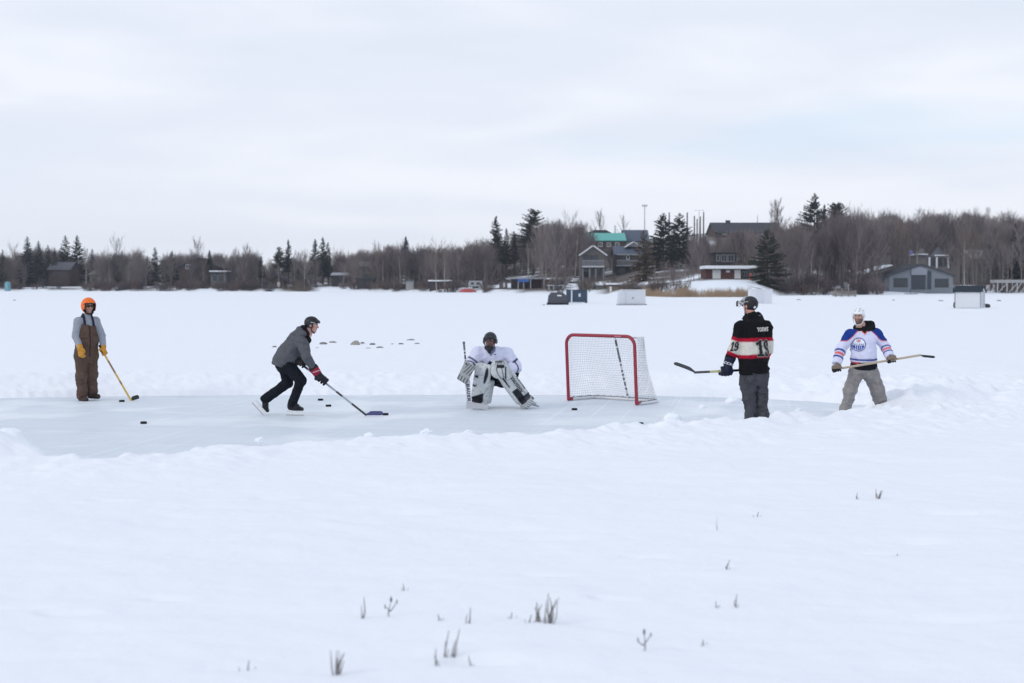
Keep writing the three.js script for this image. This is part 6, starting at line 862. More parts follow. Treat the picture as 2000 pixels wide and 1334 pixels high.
  stick('natural wooden hockey stick with black taped blade held across the body of the bearded person', undefined, add(R, add(g1, mul(ax, 0.04))), add(R, heel), add(R, toe), { shaft: [[0, 0.93, wood], [0.93, 1, mat(0.02, 0.02, 0.02), 'grip']], blade: mat(0.03, 0.033, 0.038, 0.7), curve: 0.02, bladeH: 0.042 });
}
{ // goaltender crouched in full pads
  const { t, J } = person('goaltender in white jersey, black cage helmet and worn white leg pads, crouching before the net', 965, 24.2);
  const lat = unit(V(1, 0, 0.06));
  const j = { neck: J(959, 684, 0.16), head: J(957.5, 666, 0.22), chest: J(961, 698, 0.06), waist: J(965, 716, -0.16), pelvis: J(968, 735, -0.34), shR: J(934, 691, 0.08), shL: J(988, 691, 0.06), elR: J(918, 712, 0.16), wrR: J(911, 724, 0.34), elL: J(1007, 716, 0.06), wrL: J(988, 724, 0.30), hipR: J(956, 742, -0.3), hipL: J(982, 742, -0.3), knR: J(945, 728, 0.12), knL: J(978, 728, 0.12), anR: J(938, 785, -0.02), anL: J(1027, 783, -0.02), latS: lat, latH: lat };
  j.toR = add(j.anR, V(-0.01, 0.05, 0.0)); j.toL = add(j.anL, V(0.0, 0.05, -0.01));
  const M = headFrame(j.head, -0.32, 0.14);
  part('body', bodyGeometry(j, M, { skin: [0.50, 0.25, 0.21], hair: [0.04, 0.03, 0.025], rosy: 0.6, slim: 0.78 }), skinMat, t);
  const tor = join([cap(j.shR, j.shL, 0.115, 0.115), ell(j.chest, j.waist, lat, 0.225, 0.165, 0.225, 0.17), ell(j.waist, j.pelvis, lat, 0.225, 0.17, 0.23, 0.18), cap(j.neck, j.chest, 0.1, 0.16)], 0.07), aR = join([cap(j.shR, j.elR, 0.118, 0.105), cap(j.elR, mix3(j.elR, j.wrR, 0.55), 0.105, 0.085)], 0.02), aL = join([cap(j.shL, j.elL, 0.12, 0.105), cap(j.elL, mix3(j.elL, j.wrL, 0.6), 0.105, 0.088)], 0.02);
  const jersey = folds(join([tor, aR, aL], 0.035), 0.02, 7, 44, 0.7), [lo, hi] = bounds([j.shR, j.shL, j.elR, j.wrR, j.elL, j.wrL, j.pelvis, j.neck], 0.22);
  const tail = J(968, 731, -0.1).y; part('jersey', meshField((x, y, z) => Math.max(jersey(x, y, z), tail - y), lo, hi, 0.0105, (x, y, z) => {
    const p = V(x, y, z); for (const [s, e, w, inb] of [[j.shR, j.elR, j.wrR, x < j.chest.x - 0.2], [j.shL, j.elL, j.wrL, x > j.chest.x + 0.2]]) { if (!inb) continue; const [a, d] = along(p, s, e), [b, d2] = along(p, e, w); if (d <= d2 + 0.02) { if (a > 0.62 && a < 0.74) return [0.02, 0.02, 0.07]; } if (d2 < d + 0.02 && b > 0.17 && b < 0.28) return [0.02, 0.02, 0.07]; }
    const nk = Math.abs(x - j.neck.x); if (z > j.neck.z && y > j.neck.y - 0.10 + 1.2 * nk && nk < 0.08) return [0.20, 0.205, 0.30];
    return [0.66, 0.675, 0.84];
  }), cloth, t);
  const tri = textTexture(256, 160, (g, w, h) => { g.clearRect(0, 0, w, h); g.fillStyle = '#1a1b3a'; g.beginPath(); g.moveTo(8, 150); g.lineTo(110, 8); g.lineTo(246, 90); g.lineTo(220, 152); g.closePath(); g.fill(); g.strokeStyle = '#dfe1f0'; g.lineWidth = 12; g.beginPath(); g.moveTo(150, 130); g.lineTo(186, 90); g.lineTo(214, 130); g.closePath(); g.stroke(); });
  part('jersey_crest', patch(jersey, J(957.5, 708.5, 0.2), V(1, 0, 0), unit(V(0, 0.8, 0.4)), unit(V(0, -0.2, 1)), 0.13, 0.09, 10, 8, 0.005, 0.3), printed(tri), t); part('jersey_mark', patch(jersey, J(966.5, 692.5, 0.2), V(1, 0, 0), V(0, 1, 0), V(0, 0, 1), 0.03, 0.014, 4, 2, 0.005, 0.3), printed(textTexture(32, 16, g => { g.fillStyle = '#1d1e38'; g.fillRect(0, 0, 32, 16); })), t);
  // black pants behind the pads
  const pf = join([cap(j.hipR, j.knR, 0.14, 0.1), cap(j.hipL, j.knL, 0.14, 0.1), cap(j.pelvis, j.pelvis.clone().add(V(0, 0.05, 0)), 0.17, 0.17), cap(j.knR, j.anR, 0.07, 0.06), cap(j.knL, j.anL, 0.07, 0.06)], 0.04), [pl, ph] = bounds([j.hipR, j.hipL, j.knR, j.knL, j.anR, j.anL, j.pelvis], 0.2); part('trousers', meshField(folds(pf, 0.012, 8, 2), pl, ph, 0.014, () => [0.013, 0.014, 0.02]), cloth, t);
  // leg pads: a tall padded board with side rolls, knee roll and boot
  const scuff = (x, y, z) => noise3(x * 55, y * 38, z * 55) * 0.6 + noise3(x * 130, y * 130, z * 130) * 0.4;
  function pad(name, top, bot, face, w, wing, deco) {
    const v = unit(sub(top, bot)), n = unit(sub(face, mul(v, face.dot(v)))), u = unit(X3(v, n)), L = top.distanceTo(bot), c = mix3(top, bot, 0.5), P = (a, b, d) => add(c, mul(u, a), mul(v, b), mul(n, d));
    const board = rbox(c, u, v, n, w, L / 2, 0.055, 0.05), front = rbox(P(0, 0.06, 0.035), u, v, n, w * 0.93, L / 2 - 0.1, 0.045, 0.04), r1 = cap(P(-w * 0.86, L / 2 - 0.05, 0.04), P(-w * 0.86, -L / 2 + 0.16, 0.04), 0.04, 0.035), r2 = cap(P(w * 0.86, L / 2 - 0.05, 0.03), P(w * 0.86, -L / 2 + 0.16, 0.03), 0.036, 0.03), boot = rbox(P(0, -L / 2 + 0.05, 0.05), u, v, n, w * 0.9, 0.085, 0.075, 0.06), cw = rbox(P(wing * w * 0.95, -0.10, -0.07), u, v, n, 0.035, L * 0.27, 0.1, 0.03), knee = cap(P(-w * 0.8, 0.16, 0.05), P(w * 0.8, 0.16, 0.05), 0.03, 0.03), knee2 = cap(P(-w * 0.8, 0.095, 0.05), P(w * 0.8, 0.095, 0.05), 0.03, 0.03);
    const f0 = join([board, front, r1, r2, boot, cw, knee, knee2], 0.018), f = (x, y, z) => { const d = f0(x, y, z); if (d > 0.1) return d; const q = V(x, y, z).sub(c), a = q.dot(u), b = q.dot(v), e = q.dot(n); let g = 0; if (e > 0.02) g = 0.008 * Math.max(0, 1 - Math.abs(Math.abs(a) - w * 0.55) / 0.012) + 0.008 * Math.max(0, 1 - Math.abs(b - 0.03) / 0.01) + 0.007 * Math.max(0, 1 - Math.abs(b + 0.17) / 0.01); return d + g; };
    const [a, b] = bounds([P(-w, L / 2, 0), P(w, L / 2, 0), P(-w, -L / 2, 0), P(w, -L / 2, 0)], 0.17);
    const m = part(name, meshField(f, a, b, 0.0092, (x, y, z) => { const q = V(x, y, z).sub(c), s = scuff(x, y, z); const k = deco(q.dot(u) / w, q.dot(v) / (L / 2), q.dot(n), s); if (k) return k; const g = 0.56 + 0.10 * s - 0.16 * smooth(0.56, 0.68, s); return [g * 0.94, g * 0.99, g * 1.02]; }), leather, t);
    return { m, f, u, v, n, P, L, w };
  }
  const BK = [0.012, 0.014, 0.022];
  const p1 = pad('leg_pad', J(948, 710, 0.28), J(934, 795, 0.16), V(-0.42, 0.12, 1), 0.132, 1, (a, b, e, s) => { if (e > -0.02 && b < -0.30 && b > -0.76 && a < 0.72 && a > -1.3 && b < -0.40 + 0.2 * a) return BK; const c0 = 0.52 + 0.55 * (0.25 - (b - 0.62) ** 2); if (b > 0.14 && b < 0.88 && Math.abs(a - c0) < 0.24 * Math.sqrt(Math.max(0, 1 - ((b - 0.52) / 0.38) ** 2))) return BK; if (Math.abs(b - 0.38) < 0.06 && a < -0.4 && a > -0.95 + Math.abs(b - 0.38) * 3) return BK; if (Math.abs(b + 0.05) < 0.04 && a < -0.55) return BK; if (b < 0.1 && b > -0.3 && s > 0.6) return [0.24, 0.25, 0.27]; if (b < -0.82 && s > 0.6) return [0.2, 0.21, 0.23]; if (s > 0.70) return [0.3, 0.31, 0.33]; return null; });
  const p2 = pad('leg_pad', J(972, 711, 0.30), J(1031, 790, 0.16), V(-0.16, 0.32, 1), 0.122, -1, (a, b, e, s) => { if (e > -0.03 && b < -0.18 && b > -0.82 && a < 0.12 + 0.35 * (b + 0.9) - 0.9 * Math.max(0, b + 0.45) && a > -0.75) return BK; if (e > 0 && b < -0.58 && b > -0.80 && a > 0) return [0.05, 0.052, 0.065]; if (b > 0.0 && b < 0.62 && Math.abs(a + 0.62 + 0.5 * (b - 0.3) ** 2) < 0.13 * (1 - Math.abs(b - 0.32) * 1.6)) return BK; if (Math.abs(a - 0.62) < 0.05 && b > -0.55 && b < 0.35) return [0.12, 0.12, 0.14]; if (b < -0.83 && Math.abs(((a * 3 + b * 5) % 1 + 1) % 1 - 0.5) < 0.14) return [0.04, 0.042, 0.05]; if (s > 0.70) return [0.3, 0.31, 0.33]; return null; });
  part('pad_print', patch(p2.f, p2.P(0.045, -0.02, 0.08), mul(p2.v, -1), p2.u, p2.n, 0.34, 0.085, 16, 4, 0.004, 0.2), printed(wordTexture('VAUGHN', '#15171d', 'italic bold 100px sans-serif')), p2.m);
  part('pad_print', patch(p2.f, p2.P(0.115, -0.03, 0.05), mul(p2.v, -1), unit(add(p2.u, mul(p2.n, -0.5))), unit(add(p2.n, mul(p2.u, 0.8))), 0.30, 0.05, 16, 4, 0.004, 0.2), printed(wordTexture('Velocity', '#34363c', 'italic bold 100px serif')), p2.m);
  for (const [q, s] of [[p1, 1], [p2, -1]]) for (const b of [0.05, -0.12, -0.26]) part('strap', bowTube(new THREE.Matrix4(), [q.P(q.w, b, 0).toArray(), q.P(q.w * 0.6, b, -0.13).toArray(), q.P(-q.w * 0.6, b, -0.13).toArray(), q.P(-q.w, b, 0).toArray()], 0.011, 6), mat(0.03, 0.03, 0.035), q.m);
  { const a = J(1012.5, 719.5, -0.02), b = J(1006, 744, 0.05), g = new THREE.BoxGeometry(0.07, a.distanceTo(b) + 0.02, 0.03), v = unit(sub(a, b)), n = V(0, 0, 1), u = unit(X3(v, n)); g.applyMatrix4(new THREE.Matrix4().makeBasis(u, v, X3(u, v)).setPosition(mix3(a, b, 0.5))); part('knee_flap', g, mat(0.016, 0.017, 0.023), t, 'black flap standing behind the right hand pad'); }
  for (const [an, f, up] of [[j.anR, unit(V(-0.35, -0.1, 0.9)), unit(V(0.1, 1, 0.1))], [j.anL, unit(V(0.75, -0.12, 0.6)), unit(V(-0.45, 0.85, 0.1))]]) skate(t, f, up, add(an, V(0, 0.085, -0.06)), null, null, [[0.02, 0.021, 0.028], [0.3, 0.3, 0.32]], 0.011);
  // blocker board over the stick hand
  const bu = unit(V(0.87, -0.40, 0.1)), bv = unit(V(0.52, 0.85, -0.12)), bn = unit(X3(bu, bv)), bc = J(910.2, 727.5, 0.46), bf = join([rbox(bc, bu, bv, bn, 0.098, 0.172, 0.022, 0.02), cap(add(bc, mul(bn, -0.06), mul(bv, 0.04)), j.wrR, 0.065, 0.07)], 0.02), [bl, bh] = bounds([bc, j.wrR], 0.24);
  const blocker = part('blocker', meshField(bf, bl, bh, 0.0078, (x, y, z) => { const q = V(x, y, z).sub(bc), a = q.dot(bu) / 0.098, b = q.dot(bv) / 0.172, e = q.dot(bn), s = scuff(x, y, z), g = 0.29 + 0.14 * s; if (e < -0.03) return [0.03, 0.03, 0.036]; if (b > -0.15 && a > -0.8 && Math.abs(((a * 1.5 - b * 1.1 + 0.3 * a * b) * 1.3 % 1 + 1) % 1 - 0.5) < 0.17 && b < 0.92 && a - b * 0.4 > -0.6) return [0.03, 0.032, 0.045]; if (b < -0.45 && Math.abs((a * 1.9 % 1 + 1) % 1 - 0.5) < 0.17 && b > -0.98) return [0.05, 0.055, 0.065]; if (Math.abs(a + 0.55) < 0.16 && Math.abs(b - 0.72) < 0.09) return [0.03, 0.03, 0.04]; return [g * 0.97, g, g * 1.02]; }), leather, t);
  // catching glove resting on the other knee
  const gc = J(974, 723, 0.46), gf = join([(x, y, z) => (D3((x - gc.x) / 0.135, (y - gc.y + 0.02) / 0.125, (z - gc.z) / 0.06) - 1) * 0.06, cap(add(gc, V(-0.05, 0.12, 0.01)), add(gc, V(0.065, 0.095, 0.0)), 0.052, 0.056), cap(add(gc, V(0.08, 0.06, -0.03)), add(gc, V(0.15, -0.13, -0.05)), 0.05, 0.045), cap(add(gc, V(-0.08, 0.09, 0)), add(gc, V(-0.05, -0.05, 0.01)), 0.045, 0.05), cap(add(gc, V(0.06, 0.02, -0.05)), j.wrL, 0.07, 0.075)], 0.02), [gl, gh] = bounds([gc, j.wrL], 0.26);
  const groove = (x, y, z) => { const a = x - gc.x, b = y - gc.y; return gf(x, y, z) + (z > gc.z ? 0.008 * Math.max(0, 1 - Math.abs(a + 0.03 - 0.35 * b * b * 8 + 0.15 * b) / 0.009) + 0.007 * Math.max(0, 1 - Math.abs(a - 0.06 + 0.2 * b) / 0.008) : 0); };
  part('catching_glove', meshField(groove, gl, gh, 0.0078, (x, y, z) => { const a = x - gc.x, b = y - gc.y, s = scuff(x, y, z), g = 0.50 + 0.13 * s; if (z > gc.z - 0.05) { if (b > 0.035 && b < 0.095 && a > -0.03 && a < 0.095) return [0.018, 0.018, 0.024]; if (b > 0.135 && b < 0.152 && a > -0.06 && a < 0.1) return [0.02, 0.02, 0.03]; if (b > 0.06 && a > -0.05 && a < 0.12 && b > 0.1 && Math.abs(((a * 34) % 1 + 1) % 1 - 0.5) < 0.16) return [0.1, 0.1, 0.12]; if (Math.abs(a + 0.03 - 0.35 * b * b * 8 + 0.15 * b) < 0.007 || Math.abs(a - 0.06 + 0.2 * b) < 0.006) return [0.03, 0.03, 0.04]; if (a > 0.105 && b < 0.06 && a < 0.128) return [0.03, 0.03, 0.04]; } if (s > 0.7) return [0.3, 0.3, 0.32]; return [g * 0.96, g, g * 1.02]; }), leather, t);
  // helmet with wire cage and dangling throat guard
  const hm = part('helmet', helmetGeometry(M, [0.020, 0.022, 0.028], [0.04, 0.042, 0.05], { grow: 0.012 }), shell, t); part('face_cage', cageGeometry(M.clone().multiply(new THREE.Matrix4().makeScale(1.04, 1.04, 1.04)), 0), mat(0.03, 0.032, 0.04, 0.35), hm);
  { const hf = helmetField({ grow: 0.012 }), g = patch(hf, V(0.028, 0.052, 0.08), V(1, 0, -0.3), V(0, 1, 0), V(0.2, 0, 1), 0.06, 0.016, 6, 2, 0.004, 0.2); g.applyMatrix4(M); part('helmet_print', g, printed(wordTexture('BAUER', '#c9ccd2', 'bold 100px sans-serif')), hm); }
  for (const q of [-1, 1]) { const b = new THREE.SphereGeometry(1, 12, 8); b.scale(0.014, 0.045, 0.05); b.translate(0.112 * q, -0.005, 0.0); b.applyMatrix4(M); part('ear_guard', b, mat(0.045, 0.05, 0.06, 0.4), hm); }
  { const cf = join([cap(V(-0.05, -0.10, 0.075), V(0.05, -0.10, 0.075), 0.035, 0.035), cap(V(0, -0.12, 0.08), V(0, -0.175, 0.06), 0.05, 0.03)], 0.03); const g = meshField(cf, V(-0.11, -0.23, 0.0), V(0.11, -0.05, 0.15), 0.006, () => [0.017, 0.019, 0.03]); g.applyMatrix4(M); part('throat_guard', g, shell, hm); }
  // goalie stick
  const top = J(906, 669.5, 0.40), mid = J(912.6, 742, 0.42), low = J(917, 791, 0.42), R = t.position, st = thing('goalie_stick', 'white goalie stick with wide lettered paddle standing on the ice in the blocker hand', 'goalie stick', add(R, low)), O = p => sub(p, low);
  const bar = (a, b, w, d, m, n) => { const v = unit(sub(a, b)), nn = unit(sub(V(0.05, 0, 1), mul(v, V(0.05, 0, 1).dot(v)))), u = unit(X3(v, nn)), g = new THREE.BoxGeometry(w, a.distanceTo(b), d); g.applyMatrix4(new THREE.Matrix4().makeBasis(u, v, nn).setPosition(O(mix3(a, b, 0.5)))); return part(n, g, m, st); };
  const sh = (a, b) => [mix3(top, mid, a), mix3(top, mid, b)]; bar(...sh(0, 0.2), 0.034, 0.026, mat(0.16, 0.17, 0.18), 'grip'); bar(...sh(0.2, 1), 0.028, 0.021, mat(0.55, 0.56, 0.58, 0.4), 'shaft'); for (const [a, b] of [[0.24, 0.29], [0.33, 0.44], [0.47, 0.52], [0.55, 0.6]]) bar(...sh(a, b), 0.0296, 0.0226, mat(0.04, 0.042, 0.05, 0.4), 'shaft_band');
  { const knob = new THREE.SphereGeometry(0.024, 10, 8); knob.translate(...O(top).toArray()); part('knob', knob, mat(0.16, 0.17, 0.18), st); }
  const pd = bar(mid, low, 0.088, 0.018, mat(0.66, 0.67, 0.74, 0.45), 'paddle');
  { const v = unit(sub(mid, low)), nn = unit(sub(V(0.05, 0, 1), mul(v, V(0.05, 0, 1).dot(v)))), u = unit(X3(v, nn)), g = new THREE.PlaneGeometry(0.315, 0.066); g.rotateZ(-Math.PI / 2); g.applyMatrix4(new THREE.Matrix4().makeBasis(u, v, nn).setPosition(add(O(mix3(mid, low, 0.50)), mul(nn, 0.0125)))); part('paddle_print', g, printed(wordTexture('BAUER', '#23263a', 'bold 116px sans-serif', 512, 110)), st); }
  { const b = new THREE.Shape(); b.moveTo(-0.045, 0); b.lineTo(0.30, -0.005); b.quadraticCurveTo(0.345, 0.01, 0.33, 0.045); b.quadraticCurveTo(0.25, 0.085, 0.05, 0.088); b.lineTo(-0.045, 0.10); b.closePath(); const g = new THREE.ExtrudeGeometry(b, { depth: 0.02, bevelEnabled: true, bevelSize: 0.004, bevelThickness: 0.004, bevelSegments: 1 }); g.rotateY(-0.25); g.translate(0, -0.05, 0.03); part('blade', g, mat(0.46, 0.47, 0.50, 0.6), st); }
}

// ---------------------------------------------------------------- the goal
{
  const Lp = onLevel(1110.5, 783, 0), Rp = onLevel(1243.5, 792, 0), H = 1.2, o = mix3(Lp, Rp, 0.5), w = Lp.distanceTo(Rp), t = thing('hockey_net', 'red framed hockey goal with white netting standing on the ice', 'hockey goal', o);
  const u = unit(sub(Rp, Lp)), b = unit(V(-u.z, 0, u.x)); if (b.z > 0) b.negate(); const P = (a, y, d) => add(mul(u, a), V(0, y, 0), mul(b, d)), hw = w / 2, red = mat(0.30, 0.018, 0.04, 0.4), wt = mat(0.72, 0.73, 0.75, 0.45), lean = -0.0;
  const arc = []; const rc = 0.17; arc.push(P(-hw, 0.02, 0)); for (let k = 0; k <= 8; k++) { const a = k / 8 * Math.PI / 2; arc.push(P(-hw + rc - rc * Math.cos(a), H - rc + rc * Math.sin(a), 0)); } for (let k = 0; k <= 8; k++) { const a = k / 8 * Math.PI / 2; arc.push(P(hw - rc + rc * Math.sin(a), H - rc + rc * Math.cos(a), 0)); } arc.push(P(hw, 0.02, 0)); arc.forEach(p => { p.x += -0.045 * p.y / H; });
  part('goal_frame', tube(arc, arc.map(() => 0.031), 10), red, t);
  for (const s of [-1, 1]) part('foot', tube([P(s * hw, 0.035, -0.01), P(s * hw, 0.035, 0.1)], [0.032, 0.032], 9), red, t);
  const back = (s, y) => { const k = 1 - y / H, d = lerp(0.34, 0.72, Math.pow(k, 0.9)), q = Math.abs(s), bul = lerp(0.0, 0.05, k); // s from -1 to 1 round the back
    const e = 0.62; if (q > e) { const f = (1 - q) / (1 - e); return P(Math.sign(s) * (hw + bul * f - 0.10 * f * f), y, d * f * (1 - 0.12 * f * f * (1 - f))); } const f = q / e; return P(s / e * (hw - 0.10 + bul * 0.9), y, d * (1 + 0.06 * (1 - f * f))); };
  const ring = y => { const l = []; for (let k = 0; k <= 48; k++) l.push(back(-1 + k / 24, y)); return l; };
  part('base_frame', tube(ring(0.03), ring(0).map(() => 0.028), 8), wt, t); part('top_frame', tube(ring(H - 0.03), ring(0).map(() => 0.013), 7), wt, t);
  { const a = P(0.02, H - 0.05, 0.36), c = P(0.05, 0.06, 0.72), n = 30, dk = mat(0.08, 0.085, 0.095, 0.6), cp = part('centre_post', tube([a, c], [0.018, 0.018], 8), wt, t); const r = rng(3); for (let k = 0; k < n; k++) if (r() < 0.6) part('tape', tube([mix3(a, c, k / n), mix3(a, c, (k + 0.9) / n)], [0.0195, 0.0195], 8), dk, cp); }
  { const tx = new THREE.PlaneGeometry(0.16, 0.03); tx.applyMatrix4(new THREE.Matrix4().makeBasis(u, V(0, 1, 0), mul(b, -1)).setPosition(add(P(0.42, H, -0.033), V(-0.045, 0, 0)))); part('frame_print', tx, printed(textTexture(128, 24, g => { g.clearRect(0, 0, 128, 24); g.fillStyle = '#cfa9b4'; for (let i = 0; i < 7; i++) g.fillRect(6 + i * 17, 6, 11, 12); })), t); }
  // netting: cords round the back and down it, over the top, and hanging curtain folds
  const cords = [], cord = (pts, r = 0.0023) => cords.push(tube(pts, pts.map(() => r), 3)), sag = (p, s, y) => { const k = Math.sin(Math.PI * clamp(y / H, 0, 1)); return p.add(mul(b, -0.10 * k * (1 - s * s) - 0.02 * k * Math.sin(s * 9 + y * 3))).add(V(0, -0.012 * Math.sin(s * 7 + y * 5), 0)); };
  for (let y = 0.045; y < H; y += 0.043) { const l = []; for (let k = 0; k <= 64; k++) { const s = -1 + k / 32; l.push(sag(back(s, y), s, y)); } cord(l); }
  for (let k = 1; k < 64; k++) { const s = -1 + k / 32, l = []; for (let i = 0; i <= 14; i++) { const y = 0.03 + (H - 0.05) * i / 14; l.push(sag(back(s, y), s, y)); } cord(l); }
  for (let k = 1; k < 40; k++) { const a = (k / 20 - 1) * (hw - 0.04), e = clamp(a / (hw - 0.1) * 0.62, -0.62, 0.62), q = back(e, H - 0.03); cord([P(a, H - 0.01, 0.02), mix3(P(a, H - 0.01, 0.02), q, 0.5).add(V(0, -0.02, 0)), q]); }
  for (let k = 1; k < 8; k++) { const l = []; for (let i = 0; i <= 20; i++) { const e = -0.62 + 1.24 * i / 20, q = back(e, H - 0.03), a = clamp(e / 0.62 * (hw - 0.1), -hw, hw); l.push(mix3(P(a, H - 0.01, 0.02), q, k / 8).add(V(0, -0.02, 0))); } cord(l); }
  const m = part('netting', merge(cords), mat(0.52, 0.535, 0.565, 0.9), t); m.userData.kind = 'stuff';
  const skirt = []; for (let k = 0; k < 48; k++) { const p = back(-0.98 + k / 24.5, 0.06), q = back(-0.98 + (k + 1) / 24.5, 0.06); skirt.push(tube([p, add(mix3(p, q, 0.5), V(0, 0.008 * Math.sin(k * 2.1), 0)), q], [0.008, 0.010, 0.008], 5)); } const sk = part('net_lacing', merge(skirt), mat(0.22, 0.23, 0.27, 0.9), t);
}

// ---------------------------------------------------------------- pucks, snow lumps, stones, dry stalks
{
  const g = new THREE.CylinderGeometry(0.038, 0.038, 0.0254, 26), rub = mat(0.013, 0.014, 0.018, 0.75); const list = [[238, 784.8, 'puck on the ice beside the yellow stick blade'], [280.5, 827.5, 'lone puck on the ice nearest the left snow bank'], [626, 782.2, 'farther one of two pucks before the skater'], [641.5, 794, 'nearer one of two pucks before the skater'], [753, 810.8, 'puck at the toe of the purple blade'], [1122, 801, 'puck on the ice in front of the left goal post'], [1250.5, 829.3, 'puck half hidden by the near snow bank right of the goal']];
  const band = new THREE.TorusGeometry(0.0372, 0.0035, 5, 26); band.rotateX(Math.PI / 2); band.scale(1, 2.2, 1);
  for (const [x, y, l] of list) { const p = onLevel(x, y, 0), t = thing('puck', l, 'puck', p.add(V(0, 0.0167, 0)), 'black pucks on the ice'); const b = part('disc', g, rub, t); part('edge_band', band, rub, t); t.rotation.y = x; t.scale.setScalar(1.25); }
}
function lumpGeo(seed, r, sx = 1, sy = 0.7, sz = 0.9, rough = 0.35) { const g = new THREE.IcosahedronGeometry(1, 5), p = g.attributes.position; for (let i = 0; i < p.count; i++) { const x = p.getX(i), y = p.getY(i), z = p.getZ(i), k = r * (1 + rough * (fbm(x * 1.4 + seed, y * 1.4 + seed * 2, z * 1.4, 4) - 0.5) * 2); p.setXYZ(i, x * k * sx, y * k * sy, z * k * sz); } const q = g.toNonIndexed ? g : g; q.computeVertexNormals(); return q; }
{
  const list = [[1372, 796.5, 0.055, 0, 'small snow lump on the ice between goal and black jersey player'], [1431, 788, 0.11, 0, 'larger snow lump on the ice just left of the grey trousers'], [1574, 774, 0.075, 0.02, 'greyish snow chunk at the foot of the far bank right of the black jersey'], [1352, 777, 0.03, 0, 'tiny ice crumb on the ice behind the stick of the black jersey player'], [17, 856, 0.13, 0.16, 'round snow lump crowning the near bank at left edge'], [1314, 823, 0.11, 0.13, 'big snow block on the near bank right of the half hidden puck'], [722, 855, 0.06, 0.16, 'snow lump on near bank under the purple blade'], [833, 849, 0.07, 0.16, 'snow lump on the near bank left of the goaltender'], [915, 847, 0.05, 0.2, 'pointed snow bit on near bank below the goaltender'], [1560, 804, 0.05, 0.12, 'snow lump on near bank between the two right players'], [1786, 765, 0.12, 0.3, 'snow block on the heaped bank right of the bearded player'], [1880, 752, 0.13, 0.34, 'snow block at the top of the heaped bank, far right'], [508, 862, 0.05, 0.17, 'small snow lump on near bank left of the skate'], [1700, 742, 0.08, 0.3, 'snow lump behind the leg of the bearded player']];
  const m = mat(0.86, 0.895, 0.945, 0.9, { bumpMap: snowGrain, bumpScale: 0.01 }); list.forEach(([x, y, r, h, l], i) => { const p = onLevel(x, y, h); const t = new THREE.Mesh(lumpGeo(i * 3.7 + 1, r, 1.15, 0.85, 1), m); t.name = numbered('snow_lump'); t.position.copy(p).add(V(0, r * 0.25, 0)); t.castShadow = t.receiveShadow = true; t.userData = { label: l, category: 'snow lump', group: 'snow lumps thrown up round the rink' }; scene.add(t); });
}
{ // stones on the snow behind the rink
  const list = [[631.5, 672, 7, 4, 'rounded dark stone left of the pair behind the skater', 0], [650, 669, 7, 3, 'low stone with dark left end behind the skater', 0], [694.5, 673, 9, 8, 'largest stone, pale brown and rounded, on the snow field', 1], [708, 671, 4, 3, 'small stone touching the right of the largest one', 0], [719.5, 681, 7, 2.2, 'flat dark sliver of stone in front of the row', 0], [727.5, 673, 6, 3, 'dark pointed stone right of the largest one', 0], [742, 679, 7, 2.4, 'flat stone with small hook, in front of the row', 0], [619, 680, 3.5, 1.6, 'tiny pale stone nearest the skater chest', 0], [783, 672, 5, 2.2, 'small stone at the right of the row', 0], [801.5, 664.5, 8, 2.4, 'flat stone farthest back at the right of the row', 0], [814, 671, 5, 1.6, 'thin pale stone at the right end of the row', 0], [884, 681, 2.4, 1.6, 'tiny stone left of the goalie stick', 0], [536, 678, 5, 2.6, 'stone half hidden behind the back of the skater jacket', 0], [766, 672, 3, 1, 'faint speck of stone in the gap of the row', 0], [502, 745, 2, 1.4, 'dark crumb on the far bank left of the skater', 0], [28, 587, 3, 2, 'dark speck on the far snow left of the orange helmet', 0], [1745, 587, 3, 2.2, 'dark speck on snow before the grey lake house', 0], [1838, 588, 5, 1.6, 'dark streak on snow left of the white ice shack', 0], [1951, 588, 4, 2.2, 'dark lump on snow right of the white ice shack', 0], [1560, 586, 4, 1.8, 'dark speck on snow right of the plain white ice hut', 0], [1062, 596, 2.6, 1.4, 'small dark speck left of the ice tent', 0]];
  list.forEach(([x, y, hw, hh, l, k], i) => { const p = onLevel(x, y, 0.06), s = -p.z / F, c = k ? [0.34, 0.315, 0.29] : [[0.24, 0.23, 0.235], [0.28, 0.265, 0.265], [0.19, 0.19, 0.205]][i % 3]; const g = lumpGeo(i * 5.1 + 2, 1, 1, 1, 1, 0.4); g.scale(hw * s, hh * s * 0.85, Math.min(hw * s * 0.8, hh * s * 2.2)); g.computeVertexNormals(); const m = new THREE.Mesh(g, mat(...c, 0.95, { bumpMap: snowGrain, bumpScale: 0.02 })); m.name = numbered('stone'); m.position.copy(p).add(V(0, hh * s * 0.1, 0)); m.rotation.y = 0.3 * Math.sin(i * 7); m.castShadow = m.receiveShadow = true; m.userData = { label: l, category: 'stone' }; scene.add(m); });
}
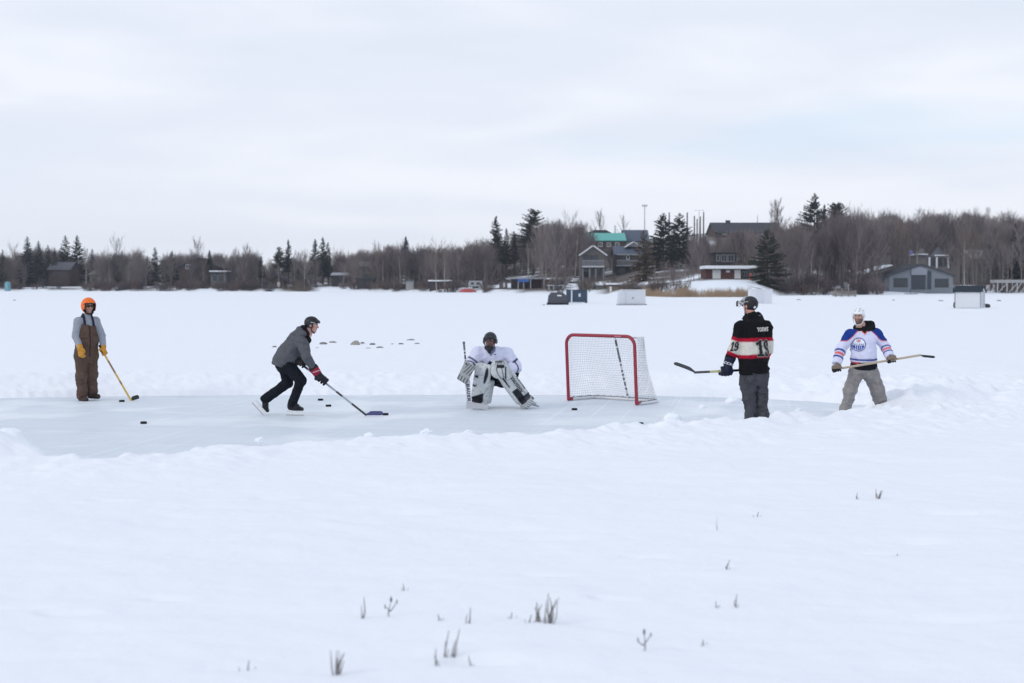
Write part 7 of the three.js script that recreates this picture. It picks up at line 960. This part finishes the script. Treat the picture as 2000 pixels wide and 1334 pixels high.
{ // dry stalks poking through the foreground snow
  const stalkM = mat(0.22, 0.21, 0.215, 0.9), leafM = mat(0.30, 0.285, 0.28, 0.9);
  // [x base, y base, height px, lean px, kind, label]
  const list = [[706, 1221, 42, 5, 1, 'single upright dry stalk, left of the forked one'], [761, 1218, 38, 3, 2, 'forked dry weed with dark seed head'], [788, 1163, 14, 0, 0, 'small weed tip standing alone above the forked weed'], [862, 1228, 14, -6, 0, 'short bent stub left of the leaning dark stalk'], [910, 1235, 32, 9, 1, 'dark stalk leaning right'], [867, 1300, 52, 10, 1, 'thin tall stalk, left of the longest leaning one'], [881, 1300, 55, 17, 1, 'longest stalk leaning right near the bottom'], [852, 1317, 34, -1, 1, 'straight pale stalk beside the two leaning ones'], [922, 1311, 28, -7, 0, 'bent stub right of the longest leaning stalk'], [478, 1328, 22, 10, 0, 'short leaning stub nearest the bottom left'], [655, 1338, 52, 8, 3, 'bushy dry weed at the bottom edge'], [997, 1220, 13, 3, 0, 'tiny tuft left of the grass group'], [1032, 1232, 18, 6, 0, 'short stub starting the grass group'], [1050, 1228, 40, 3, 3, 'middle tuft of the grass group'], [1072, 1232, 62, 8, 3, 'tallest tuft of the grass group'], [1256, 1285, 42, 2, 2, 'three pronged dry weed with dark head'], [1372, 1268, 12, 0, 0, 'dark small tuft right of the three pronged weed'], [1402, 1196, 13, -5, 0, 'tiny bent stub left of the upright twig'], [1436, 1196, 26, 3, 1, 'upright twig in the right foreground'], [1418, 1120, 20, 7, 1, 'tick shaped twig leaning right'], [1712, 978, 20, 4, 3, 'dark grass tuft farthest back at right'], [1673, 980, 14, 1, 1, 'thin single blade left of the dark tuft'], [1475, 1018, 10, 6, 0, 'faint low twig in the middle right snow'], [1400, 1042, 28, 0, 4, 'hair thin pale stalk at middle right'], [1748, 1094, 5, 3, 0, 'little brown crumb of grass at right']];
  list.forEach(([x, y, h, le, kind, label], i) => {
    const q = onLevel(x, y, 0.1); q.y = snowHeight(q.x, -q.z); const s = -q.z / F, r = rng(900 + i), t = thing('dry_stalk', label, 'dry weed', q), H = h * s, L = le * s, parts = [];
    const st = (a, b, w) => { const m = mix3(a, b, 0.5).add(V((r() - 0.5) * 0.26 * H, 0, (r() - 0.5) * 0.12 * H)); return tube([a, m, b], [w, w * 0.8, w * 0.35], 5); }, B = V(0, -0.05, 0), W = (kind === 4 ? 0.0014 : 0.0038);
    if (kind === 0) { part('stem', st(B, V(L, H, 0.02), W * 1.5), stalkM, t); part('leaf', st(B, V(-L * 0.6 - 0.01, H * 0.5, 0.03), W), leafM, t); part('leaf', st(B, V(L + 0.03, H * 0.25, -0.02), W), leafM, t); }
    if (kind === 1 || kind === 4) { part('stem', st(B, V(L, H, 0), W * 1.35), stalkM, t); part('leaf', st(V(0.002, 0, 0), V(L * 0.8 - 0.012, H * 0.62, 0.01), W), leafM, t); if (kind === 1) part('leaf', st(B, V(L * 0.5 + 0.014, H * 0.34, 0.02), W), stalkM, t); }
    if (kind === 2) { part('stem', st(B, V(L, H * 0.8, 0), W * 1.2), stalkM, t); const hd = lumpGeo(i, 1, 1, 1, 1, 0.7); hd.scale(0.006, 0.017, 0.006); hd.translate(L, H * 0.88, 0); part('seed_head', hd, mat(0.10, 0.095, 0.11, 0.95), t); for (const k of [-1, 1]) { const e = V(L + k * 0.035, H * (0.66 + 0.12 * k), 0.01); part('branch', st(V(L * 0.3, H * 0.25, 0), e, W), stalkM, t); const s2 = lumpGeo(i + k, 1, 1, 1, 1, 0.7); s2.scale(0.004, 0.012, 0.004); s2.translate(e.x, e.y, e.z); part('seed_head', s2, leafM, t); } }
    if (kind === 3) for (let k = 0; k < 9; k++) part('blade', st(V((r() - 0.5) * 0.03, -0.05, (r() - 0.5) * 0.03), V(L * (0.3 + 0.9 * r()) + (r() - 0.5) * 0.07, H * (0.45 + 0.55 * r()), (r() - 0.5) * 0.06), W * (0.9 + 0.6 * r())), k % 2 ? stalkM : leafM, t);
  });
}

renderer.render(scene, camera);
